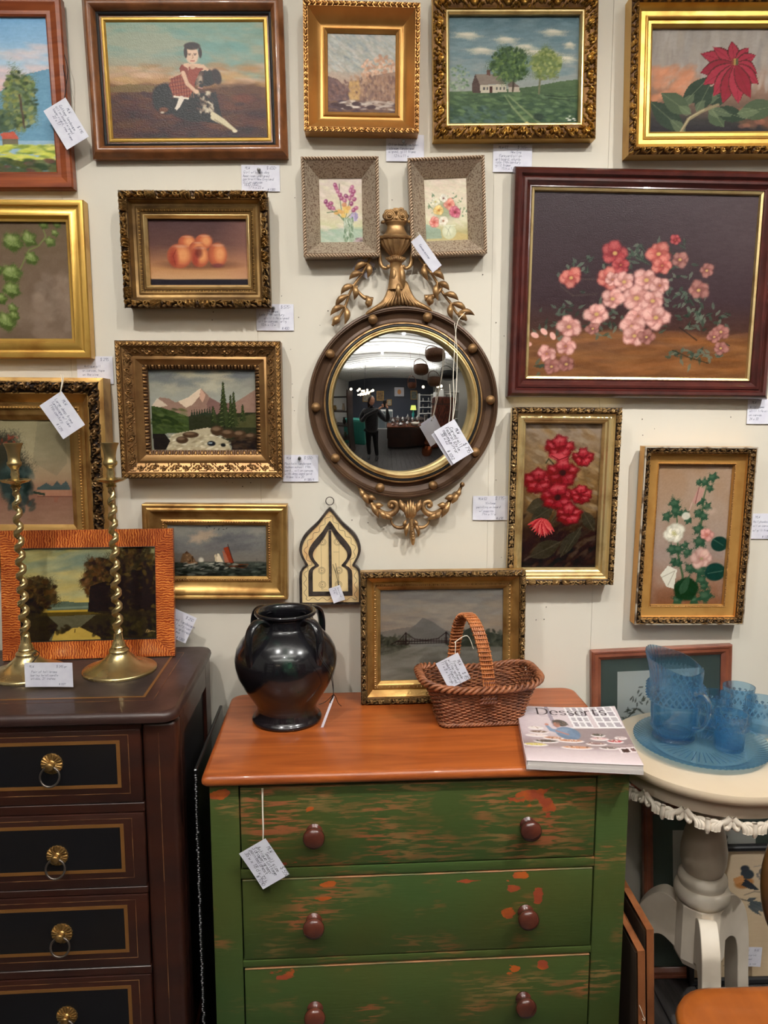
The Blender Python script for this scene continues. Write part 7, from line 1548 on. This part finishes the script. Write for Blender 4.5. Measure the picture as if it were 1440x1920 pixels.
for sg, path in ((-1, [(708, 466), (700, 482), (690, 500), (680, 518), (664, 540), (655, 558), (648, 578), (638, 595), (624, 613)]), (1, [(776, 466), (783, 484), (795, 502), (808, 516), (820, 535), (832, 555), (846, 572), (858, 590), (876, 602)])):
    q = MB(); P = smooth_path([mp_(x, y, .018) for x, y in path], 5); tube(P, 2.6 * s, 7, q, upv=(0, 1, 0)); rr_ = random.Random(sg + 5)
    n = len(path)
    for k in range(n - 1):
        (xa, ya), (xb, yb_) = path[k], path[k + 1]; dx, dy = xb - xa, yb_ - ya; L_ = math.hypot(dx, dy); dx /= L_; dy /= L_
        for side in (-1, 1):
            if k == 0 or (k == n - 2 and side == 1) or (k % 2 and side == sg): continue
            ang = .5 * side; ux, uy = dx * math.cos(ang) - dy * math.sin(ang), dx * math.sin(ang) + dy * math.cos(ang); ln = (30 if k > 1 else 24) * (.85 + .3 * rr_.random())
            leafs(q, xa, ya, xa + ux * ln, ya + uy * ln, 12, .022, .14 * side)
    xa, ya = path[-2]; leafs(q, xa, ya, path[-1][0], path[-1][1], 14, .022)
    q.build('leafy_swag', M_MGLD, MR, 180)
# lower ornament
for sg, cx in ((-1, 771), (1, 771)):
    q = MB()
    P = smooth_path([mp_(cx + sg * x, y, .02) for x, y in [(100, 912), (94, 924), (82, 935), (72, 950), (60, 962), (46, 969), (33, 966), (25, 956), (28, 946), (37, 944), (41, 951), (36, 956)]], 6)
    tube(P, np.interp(np.linspace(0, 1, len(P)), [0, .1, .45, .8, 1], [2.5, 3.5, 6.5, 4.5, 2.5]) * s, 9, q, upv=(0, 1, 0))
    ball(5 * s, mp_(cx + sg * 100, 911, .024), q, 10); ball(4.6 * s, mp_(cx + sg * 36, 952, .026), q, 10)
    for x0, y0, x1, y1, w_ in [(92, 925, 80, 948, 9), (84, 932, 66, 938, 9), (76, 944, 60, 975, 9), (70, 950, 52, 950, 9), (60, 960, 44, 978, 9), (96, 918, 88, 938, 7), (52, 966, 34, 978, 8), (20, 940, 10, 966, 9)]: leafs(q, cx + sg * x0, y0, cx + sg * x1, y1, w_ + 3, .026)
    P = smooth_path([mp_(cx + sg * x, y, .02) for x, y in [(38, 979), (34, 988), (26, 994), (14, 994), (6, 988)]], 5); tube(P, np.linspace(1.5, 5, len(P)) * s, 8, q, upv=(0, 1, 0)); leafs(q, cx + sg * 14, 990, cx + sg * 8, 978, 7, .026)
    q.build('leafy_scroll', M_MGLD, MR, 180)
q = MB(); cx = 771
for k in (-2, -1, 0, 1, 2): leafs(q, cx + k * 3, 976, cx + k * 5.5, 938 + abs(k) * 4, 9, .028 - .002 * abs(k))
for dx in (-1, 1): leafs(q, cx + 5 * dx + 3, 985, cx + 12 * dx + 4, 1012, 9, .024, -.1 * dx)
P = smooth_path([mp_(cx + a_, b_, .022) for a_, b_ in [(2, 976), (3, 990), (4, 1005), (5, 1018), (6, 1029)]], 4); tube(P, np.interp(np.linspace(0, 1, len(P)), [0, .2, .6, .9, 1], [6, 6, 8.5, 5, 1]) * s, 12, q, upv=(0, 1, 0), flat=.7)
for k in range(6): ball((1.4 + .28 * k) * s, mp_(cx + 3 + .5 * k, 990 + 5 * k, .031), q, 8)
q.build('pendant_finial', M_MGLD, MR, 180)
# ------------------------------------------------------------------ the shop behind the camera (seen in the convex mirror)
M_DARKW = mat('dark_walnut', (56, 34, 26), .4, 0, (38, 24, 20), (.35, .7), 6, coat=.2)
M_SILVER = mat('polished_silver', (200, 200, 204), .12, 1.0)
M_COPPER = mat('polished_copper', (196, 112, 74), .2, 1.0)
M_WICKB = mat('brown_wicker', (120, 80, 54), .6, 0, (70, 46, 32), (.35, .65), 30, (1, 1, 4), .5, 60)
M_LIT = mat('lit_lamp_globe', (255, 244, 224), .4, emit=(255, 236, 206), estr=6)
M_LENS = mat('lit_spot_lens', (255, 240, 214), .4, emit=(255, 236, 206), estr=40)
M_TRACK = mat('white_track_metal', (216, 214, 208), .5)
# track and spot heads
for k, y in enumerate((-1.40, -2.85, -4.4)):
    t = thing('track_rail', ['white ceiling track nearest to the picture wall', 'white ceiling track above the photographer', 'white ceiling track farther back in the shop'][k], 'track', (0.3, y, CEIL - .36))
    m = MB(); box((-2.6, -.018, 0), (2.6, .018, .03), .002, 1, m); m.build('rail', M_TRACK, t, 0)
    for x in (-2.0, 2.0): m = MB(); box((x - .006, -.006, .03), (x + .006, .006, .40), 0, mb=m); m.build('drop_rod', M_TRACK, t, 0)
def spot_head(loc, target, lab, glow=0):
    d = (Vector(target) - Vector(loc)).normalized(); t = thing('track_spotlight', lab, 'spotlight', tuple(Vector(loc) - d * .012), d.to_track_quat('Z', 'Y').to_euler(), 'ceiling track spotlights')
    m = MB(); lathe([(.02, -.10), (.034, -.09), (.04, -.02), (.042, -.001), (.038, -.001), (.036, -.02)], 24, m); m.build('housing', M_TRACK, t, 40)
    m = MB(); lathe([(.035, -.014), (0, -.014)], 24, m, False); m.build('lens', M_LENS, t, 0)
    if glow: lamp('rear_fill_spot', loc, glow, .05, target, spread=110)  # added spot, brightens the back of the shop for the mirror
for i, (l, p, s_, tg) in enumerate(SPOTS): spot_head(l, tg, ['white track spotlight above the round mirror', 'white track spotlight above the left pictures', 'white track spotlight above the right pictures', 'white track spotlight above the photographer'][i])
for x, y, lb in ((-1.6, -2.9, 'left end of the second track'), (1.5, -2.9, 'right end of the second track'), (.5, -4.45, 'middle of the rear track'), (-1.2, -4.45, 'left end of the rear track'), (2.0, -4.45, 'right end of the rear track')): spot_head((x, y, 3.25), (x + .2, y - 1.2, 1.0), 'white track spotlight at the ' + lb, 160)
# woman photographing
M_SKIN = mat('skin', (214, 160, 132), .5, spec=.4); M_FUZZ = mat('black_fuzzy_wool', (22, 22, 26), .95, 0, (40, 40, 46), (.35, .7), 60, bump=1.0, bscale=90, sheen=.4)
M_HAIR = mat('dark_brown_hair', (44, 28, 20), .45, 0, (66, 42, 28), (.4, .7), 30, (1, 1, 6)); M_JEAN = mat('black_trousers', (24, 24, 28), .8); M_SHOE = mat('black_white_shoes', (60, 60, 62), .5)
PP = thing('person', 'person in fuzzy black sweater holding up a phone, reflected in the round mirror', 'person', (-.33, -2.22, FLOOR))
def skin(name, verts, edges, m, parent, sub=2, roots=(0,)):
    me = bpy.data.meshes.new(name); me.from_pydata([v[:3] for v in verts], edges, []); me.materials.append(m); o = bpy.data.objects.new(name, me); COL.objects.link(o); o.parent = parent
    sk = o.modifiers.new('skin', 'SKIN'); sk.use_smooth_shade = True
    for i, v in enumerate(verts):
        r_ = v[3] if len(v) == 4 else v[3:5]; me.skin_vertices[0].data[i].radius = (r_, r_) if isinstance(r_, float) else r_; me.skin_vertices[0].data[i].use_root = i in roots
    sb = o.modifiers.new('sub', 'SUBSURF'); sb.levels = sub; sb.render_levels = sub; return o
body = [(0, 0, .80, .17), (0, 0, .98, .18), (0, .01, 1.16, .185), (0, .0, 1.30, .165), (.0, -.0, 1.39, .10), (.01, .01, 1.46, .05), (.015, .02, 1.50, .048),
        (-.17, 0, 1.35, .085), (-.25, .03, 1.22, .085), (-.22, .12, 1.10, .07), (-.10, .20, 1.26, .042), (.12, .225, 1.38, .034), (.20, .23, 1.42, .026),
        (.17, 0, 1.35, .085), (.28, .05, 1.22, .085), (.40, .10, 1.13, .075), (.41, .18, 1.26, .055), (.39, .225, 1.40, .032), (.38, .235, 1.44, .026)]
ed = [(0, 1), (1, 2), (2, 3), (3, 4), (4, 5), (5, 6), (3, 7), (7, 8), (8, 9), (9, 10), (10, 11), (11, 12), (3, 13), (13, 14), (14, 15), (15, 16), (16, 17), (17, 18)]
skin('sweater', body, ed, M_FUZZ, PP)
skin('trousers', [(0, 0, .92, .135), (-.085, 0, .80, .095), (-.10, .02, .46, .065), (-.11, -.02, .10, .055), (.085, 0, .80, .095), (.10, .03, .46, .065), (.12, .02, .10, .055)], [(0, 1), (1, 2), (2, 3), (0, 4), (4, 5), (5, 6)], M_JEAN, PP)
for sx, y in ((-.11, 0), (.12, .04)): skin('shoe', [(sx, y - .06, .045, .04), (sx, y + .06, .042, .042), (sx, y + .15, .032, .032)], [(0, 1), (1, 2)], M_SHOE, PP)
# head: shaped from a sphere, turned towards the phone
q = MB(); seg, rg = 40, 28; V = []
for i in range(rg + 1):
    ph = math.pi * i / rg
    for j in range(seg):
        a = 2 * math.pi * j / seg; x, y, z = math.sin(ph) * math.sin(a), math.sin(ph) * math.cos(a), math.cos(ph)    # +y is the face
        X_, Y_, Z_ = x * .073, y * .092, z * .115
        if z < 0: X_ *= 1 - .32 * (-z) ** 1.3; Y_ = Y_ * (1 - .12 * (-z)) + .012 * (-z) * max(y, 0)
        f = max(y, 0)
        g = lambda cx, cz_, wx, wz: math.exp(-((x - cx) / wx) ** 2 - ((z - cz_) / wz) ** 2) * (y > 0)
        Y_ += .020 * g(0, -.14, .11, .16) + .006 * g(0, .02, .08, .25) - .008 * g(-.38, .06, .2, .12) - .008 * g(.38, .06, .2, .12) + .006 * g(0, -.46, .28, .09) + .008 * g(0, -.78, .3, .16) + .004 * g(0, .22, .6, .1)
        V.append((X_, Y_, Z_))
q.add(V, [(a_, d_, c_, b_) for a_, b_, c_, d_ in gfaces(rg + 1, seg, False, True)])
HM = Matrix.Translation((.01, .03, 1.605)) @ Matrix.Rotation(R(-38), 4, 'Z') @ Matrix.Rotation(R(-6), 4, 'X'); q.xform(HM); hd = q.build('head', M_SKIN, PP, 180)
q = MB()
for sx in (-1, 1): ball(.011, (sx * .027, .081, .005), q, 10, (1, .5, .6))
q.xform(HM); q.build('eye', mat('eye_dark', (40, 28, 24), .2), hd, 180)
q = MB(); ball(.02, (0, .094, -.056), q, 12, (1, .35, .3)); q.xform(HM); q.build('mouth', mat('lips', (170, 86, 78), .4), hd, 180)
q = MB()
for sx in (-1, 1): ball(.022, (sx * .073, -.004, -.01), q, 12, (.35, .7, 1.1))
q.xform(HM); q.build('ear', M_SKIN, hd, 180)
q = MB(); V = []
for i in range(15):
    ph = math.pi * .62 * i / 14
    for j in range(32):
        a = 2 * math.pi * j / 32; cut = 1 if math.cos(a) < .35 else max(.34, 1 - (math.cos(a) - .35) * 1.5); p2 = ph * cut; V.append((math.sin(p2) * math.sin(a) * .083, math.sin(p2) * math.cos(a) * .103 - .006, math.cos(p2) * .127))
q.add(V, gfaces(15, 32, False, True)); tube(smooth_path([(.0, -.09, .0), (.0, -.12, -.08), (.01, -.115, -.2), (.015, -.09, -.30)], 5), np.interp(np.linspace(0, 1, 16), [0, .4, 1], [.05, .045, .015]), 10, q); q.xform(HM); q.build('hair', M_HAIR, hd, 180)
def hand(base, pts, name='hand'):
    skin(name, [(*base[0], .024), (*base[1], .026), (*base[2], .027)], [(0, 1), (1, 2)], M_SKIN, PP, 1)
    for f in pts: skin('finger', [(*f[0], .0105), (*f[1], .0095), (*f[2], .009), (*f[3], .008)], [(0, 1), (1, 2), (2, 3)], M_SKIN, PP, 1)
# phone just behind the camera, level with it
ph = thing('phone', 'black phone held up by the person in the mirror', 'phone', (0.005, -1.985, 1.585), (0, 0, 0))
m = MB(); box((-.036, -.0045, -.075), (.036, .0045, .075), .006, 3, m); m.build('phone_body', mat('phone_black', (18, 18, 20), .25), ph, 40)
m = MB(); [ball(.006, (-.018, .0045, .055 - .018 * k), m, 10) for k in range(2)]; m.build('camera_lens', mat('lens_glass', (30, 30, 40), .05), ph, 180)
hz = 1.585 - FLOOR
hand([(.20, .23, 1.42), (.245, .235, hz - .085), (.275, .232, hz - .062)], [[(.27, .225, hz - .070 + .018 * k), (.285, .243, hz - .066 + .018 * k), (.300, .248, hz - .062 + .018 * k), (.322 - .003 * k, .247, hz - .058 + .018 * k)] for k in range(4)] + [[(.27, .215, hz - .075), (.292, .205, hz - .055), (.31, .215, hz - .035), (.322, .224, hz - .02)]])
hand([(.38, .235, 1.44), (.395, .238, hz - .075), (.392, .236, hz - .055)], [[(.395, .228, hz - .060 + .018 * k), (.385, .243, hz - .056 + .018 * k), (.370, .248, hz - .052 + .018 * k), (.352 + .003 * k, .247, hz - .048 + .018 * k)] for k in range(4)] + [[(.395, .215, hz - .065), (.380, .205, hz - .045), (.365, .212, hz - .03), (.355, .224, hz - .015)]])
# dark sideboard with silver, bowl and vase
t = thing('sideboard', 'dark wooden sideboard behind the photographer, seen in the mirror', 'sideboard', (.80, -3.05, FLOOR)); m = MB(); box((-.75, -.28, .78), (.75, .28, .82), .004, 2, m); m.build('top', mat('sideboard_top', (110, 60, 40), .25, coat=.3), t, 0)
m = MB(); box((-.72, -.26, .08), (.72, .26, .78), .004, 1, m); m.build('carcass', M_DARKW, t, 0)
for k in range(2): m = MB(); box((-.7 + .71 * k, .258, .12), (-.01 + .71 * k, .275, .74), .004, 1, m); m.build('door', M_DARKW, t, 0)
Zs = FLOOR + .8205
def vessel(name, lab, cat, prof, x, y, z, m, group=None):
    t = thing(name, lab, cat, (x, y, z), group=group); q = MB(); lathe(prof, 40, q); q.build('body', m, t, 60); return t
vessel('enamel_bowl', 'wide white bowl on the sideboard seen in the mirror', 'bowl', [(.05, 0), (.09, .01), (.13, .06), (.145, .085), (.138, .083), (.08, .018), (0, .012)], .98, -2.9, Zs, mat('white_enamel', (216, 210, 196), .3))
vessel('silver_vase', 'tall silver vase on the right of the sideboard seen in the mirror', 'vase', [(.05, 0), (.045, .01), (.05, .1), (.062, .28), (.075, .33), (.07, .33), (.05, .2), (0, .02)], 1.35, -2.9, Zs, M_SILVER)
for k, (x, y, h_) in enumerate([(.25, -3.05, .22), (.42, -3.17, .30), (.60, -3.17, .26), (.78, -3.19, .34), (.96, -3.19, .24), (1.14, -3.19, .3), (.72, -2.95, .14), (.50, -2.92, .10)]):
    vessel('silver_pot', 'silver pot on the sideboard, %s' % ['far left one', 'second from the left', 'third from the left at the back', 'tallest one', 'second from the right', 'rightmost one', 'low one in front', 'smallest one at the front left'][k], 'pot', [(.03, 0), (.045, .01), (.02, .04), (.05, .06), (.07, h_ * .45), (.05, h_ * .75), (.02, h_ * .85), (.012, h_ * .95), (0, h_)], x, y, Zs, M_SILVER, 'silver pots on the sideboard')
vessel('copper_pot', 'round copper pot on the floor stand seen in the mirror', 'pot', [(.08, 0), (.13, .03), (.15, .12), (.12, .22), (.07, .27), (.09, .32), (.08, .32), (0, .25)], 1.28, -2.3, FLOOR + .36, M_COPPER)
vessel('copper_basin', 'large copper basin under the copper pot seen in the mirror', 'basin', [(.14, 0), (.16, .05), (.17, .2), (.12, .34), (.0, .355)], 1.28, -2.3, FLOOR, M_COPPER)
t = thing('table_lamp', 'table lamp with yellow-green shade and turquoise base seen in the mirror', 'lamp', (1.22, -4.1, FLOOR + .82)); q = MB(); lathe([(.06, 0), (.07, .02), (.03, .06), (.05, .15), (.06, .22), (.02, .32), (.015, .42)], 24, q); q.build('base', mat('turquoise_ceramic', (60, 170, 170), .3), t, 60)
q = MB(); lathe([(.14, .40), (.10, .60), (.098, .60), (.138, .40)], 32, q, False); q.build('shade', mat('yellow_green_shade', (214, 224, 110), .7, emit=(220, 226, 110), estr=1.2), t, 60)
t = thing('table', 'dark table farther back in the shop carrying the lamp, seen in the mirror', 'table', (.9, -4.2, FLOOR)); m = MB(); box((-.9, -.4, .78), (.9, .4, .82), .004, 1, m); m.build('top', M_DARKW, t, 0)
for sx in (-.82, .82):
    for sy in (-.34, .34): m = MB(); box((sx - .03, sy - .03, 0), (sx + .03, sy + .03, .78), .003, 1, m); m.build('leg', M_DARKW, t, 0)
# tall woven hamper and hanging baskets
t = thing('hamper', 'tall brown woven hamper with rounded lid right of the sideboard, seen in the mirror', 'hamper', (2.0, -2.75, FLOOR)); m = MB(); box((-.42, -.22, 0), (.42, .22, 1.75), .09, 4, m); m.build('body', mat('red_brown_weave', (120, 58, 40), .6, 0, (60, 30, 24), (.4, .6), 30, (1, 1, .3), .6), t, 40)
m = MB(); box((-.43, -.23, 1.5), (.43, .23, 1.53), .01, 2, m); m.build('lid_band', M_DARKW, t, 0)
bl = ['large round-bellied basket hanging from the ceiling, topmost of the cluster in the mirror', 'brown oval basket hanging at the left of the cluster in the mirror', 'black basket hanging at the right of the cluster in the mirror', 'deep brown basket hanging lowest in the cluster in the mirror', 'small dark basket hanging at the lower left of the cluster in the mirror']
for k, (x, y, z, r_, h_, mm) in enumerate([(1.52, -2.30, 2.86, .34, .26, M_WICKB), (1.08, -2.55, 2.44, .24, .26, M_WICKB), (2.10, -2.55, 2.36, .32, .24, M_BLACK), (1.56, -2.65, 2.12, .24, .26, M_WICKB), (.86, -2.9, 2.05, .15, .18, M_WICKD)]):
    t = thing('hanging_basket', bl[k], 'basket', (x, y, z), group='baskets hanging from the ceiling'); q = MB(); lathe([(r_ * .6, 0), (r_ * .9, h_ * .2), (r_, h_ * .6), (r_ * .95, h_), (r_ * .88, h_), (r_ * .85, h_ * .3), (0, .03)], 28, q); q.build('body', mm, t, 60)
    q = MB(); tube(smooth_path([(-r_ * .95, 0, h_), (-r_ * .7, 0, h_ + .16), (0, 0, h_ + .24), (r_ * .7, 0, h_ + .16), (r_ * .95, 0, h_)], 6), .012, 8, q); tube([(0, 0, h_ + .24), (0, 0, 3.34 - z if k == 0 else CEIL - .25 - z)], .003, 5, q); q.build('handle', mm, t, 60)
# shelves on the left, teal cabinet, white flower lamp
t = thing('shelf_unit', 'dark shelf unit with small wares at the left of the mirror reflection', 'shelves', (-1.50, -2.45, FLOOR))
for z in (.02, .5, .9, 1.3, 1.7): m = MB(); box((-.5, -.2, z), (.5, .2, z + .03), .002, 1, m); m.build('shelf', M_DARKW, t, 0)
for sx in (-.5, .5): m = MB(); box((sx - .02, -.2, 0), (sx + .02, .2, 1.9), .002, 1, m); m.build('upright', M_DARKW, t, 0)
rr_ = random.Random(9)
for zi, z in enumerate((.53, .93, 1.33)):
    for k in range(3):
        c_ = [(200, 190, 170), (150, 90, 50), (90, 110, 90), (210, 200, 190), (60, 50, 46), (180, 150, 90)][(k + 2 * zi) % 6]; h_ = rr_.uniform(.14, .26)
        vessel('jug', '%s jug on the %s shelf of the dark shelf unit' % (['left', 'middle', 'right'][k], ['second', 'third', 'fourth'][zi]), 'jug', [(.03, 0), (.05, .03), (.055, h_ * .5), (.03, h_ * .8), (.04, h_), (0, h_)], -1.8 + .3 * k, -2.45, FLOOR + z + .0005, mat('jug_glaze_%d' % (c_[0] + c_[1]), c_, .35), 'jugs on the shelf unit')
t = thing('cabinet', 'low teal painted cabinet behind the photographer at left in the mirror', 'cabinet', (-1.15, -3.3, FLOOR)); m = MB(); box((-.4, -.22, .0), (.4, .22, .95), .006, 2, m); m.build('carcass', mat('teal_paint', (50, 130, 118), .5), t, 0)
for k in range(2): m = MB(); box((-.38 + .39 * k, .218, .05), (-.01 + .39 * k, .235, .9), .004, 1, m); m.build('door', mat('teal_paint'), t, 0)
t = thing('flower_lamp', 'white flower-cluster lamp glowing above the photographer head in the mirror', 'lamp', (-.95, -4.1, 2.05))
for k in range(22): q = MB(); ball(rr_.uniform(.035, .06), (0, 0, 0), q, 10); q.build('petal_globe', M_LIT, t, 180, (rr_.uniform(-.36, .36), rr_.uniform(-.12, .12), rr_.uniform(-.12, .16)))
q = MB(); tube([(0, 0, .1), (0, 0, CEIL - 2.35)], .008, 6, q); q.build('stem', M_BLACK, t, 60)
# framed picture and dark screen on the back wall, bright display on the right
t = thing('framed_print', 'pale print with an orange figure on the dark back wall, seen in the mirror', 'print', (1.03, RY0 + .02, 2.0)); m = MB(); box((-.46, -.0, 0), (.46, .02, .86), .004, 1, m); m.build('frame', M_BLACK, t, 0)
m = MB(); box((-.40, .0202, .06), (.40, .024, .80), 0, mb=m); m.build('sheet', M_WHITE, t, 0); q = MB(); ball(.16, (0, .0, .42), q, 14, (1, .1, 1.3)); q.xform(Matrix.Translation((0, .024, 0))); q.build('figure', mat('orange_print_ink', (216, 150, 90), .7), t, 60)
for k, (x, y) in enumerate([(2.9, -3.6), (3.2, -4.8), (2.6, -6.0)]):
    t = thing('display_shelves', ['white display shelves of glassware nearest on the right in the mirror', 'white display shelves of glassware in the middle on the right in the mirror', 'white display shelves of glassware farthest on the right in the mirror'][k], 'shelves', (x, y, FLOOR))
    for z in (.4, .8, 1.2, 1.6, 2.0): m = MB(); box((-.5, -.2, z), (.5, .2, z + .02), .001, 1, m); m.build('shelf', M_TRACK, t, 0)
    for sx in (-.5, .5): m = MB(); box((sx - .015, -.2, 0), (sx + .015, .2, 2.1), .001, 1, m); m.build('upright', M_TRACK, t, 0)
    for zi, z in enumerate((.82, 1.22, 1.62)):
        for j in range(2):
            h_ = rr_.uniform(.16, .28); vessel('glass_jar', '%s silvery jar on the %s board of the %s white display shelves' % (['left', 'right'][j], ['second', 'third', 'fourth'][zi], ['nearest', 'middle', 'farthest'][k]), 'jar', [(.04, 0), (.05, .02), (.055, h_ * .6), (.03, h_ * .85), (.035, h_), (0, h_)], x - .2 + .4 * j, y, FLOOR + z + .0005, M_SILVER, 'jars on the display shelves')

# more of the shop for the mirror to show
for k, (x, z, w_, h_, c_) in enumerate([(-.55, 1.7, .6, .8, (150, 120, 80)), (-1.7, 1.6, .7, .9, (190, 180, 160)), (2.3, 1.8, .6, .75, (120, 130, 120)), (.2, 1.3, .4, .5, (200, 190, 170))]):
    t = thing('framed_print', ['brown print on the dark back wall left of the pale print, in the mirror', 'large pale print at the far left of the dark back wall, in the mirror', 'grey-green print on the dark back wall behind the display shelves, in the mirror', 'small cream print low on the dark back wall, in the mirror'][k], 'print', (x, RY0 + .02, z))
    m = MB(); box((-w_ / 2, 0, 0), (w_ / 2, .025, h_), .006, 1, m); m.build('frame', M_GOLD, t, 0)
    m = MB(); box((-w_ / 2 + .06, .0252, .06), (w_ / 2 - .06, .028, h_ - .06), 0, mb=m); m.build('sheet', mat('print_sheet_%d' % k, c_, .7, 0, tuple(int(v * .6) for v in c_), (.3, .7), 6), t, 0)
for k, (x, y, z) in enumerate([(2.4, -3.9, 2.35), (2.9, -4.4, 2.45), (3.3, -5.0, 2.3), (2.2, -5.4, 2.5), (1.6, -6.4, 2.6), (-2.2, -5.6, 2.4)]):
    t = thing('pendant_lamp', 'lit globe pendant lamp, %s, seen in the mirror' % ['nearest of those on the right', 'second nearest on the right', 'closest to the right wall', 'fourth from the front on the right', 'farthest on the right', 'alone on the left'][k], 'lamp', (x, y, z), group='globe pendant lamps')
    m = MB(); ball(.085, (0, 0, 0), m, 16); m.build('globe', M_LIT, t, 180); m = MB(); tube([(0, 0, .08), (0, 0, CEIL - .3 - z)], .005, 6, m); m.build('cord', M_BLACK, t, 60)
t = thing('glass_cabinet', 'pale cabinet standing between the back wall and the lamp table, in the mirror', 'cabinet', (-.25, -5.6, FLOOR)); m = MB(); box((-.6, -.25, 0), (.6, .25, 1.1), .008, 2, m); m.build('carcass', M_TRACK, t, 0)
for k in range(3): m = MB(); box((-.58 + .39 * k, .249, .06), (-.2 + .39 * k, .262, 1.04), .004, 1, m); m.build('door', mat('cabinet_door_glass', (120, 130, 134), .1, .3), t, 0)
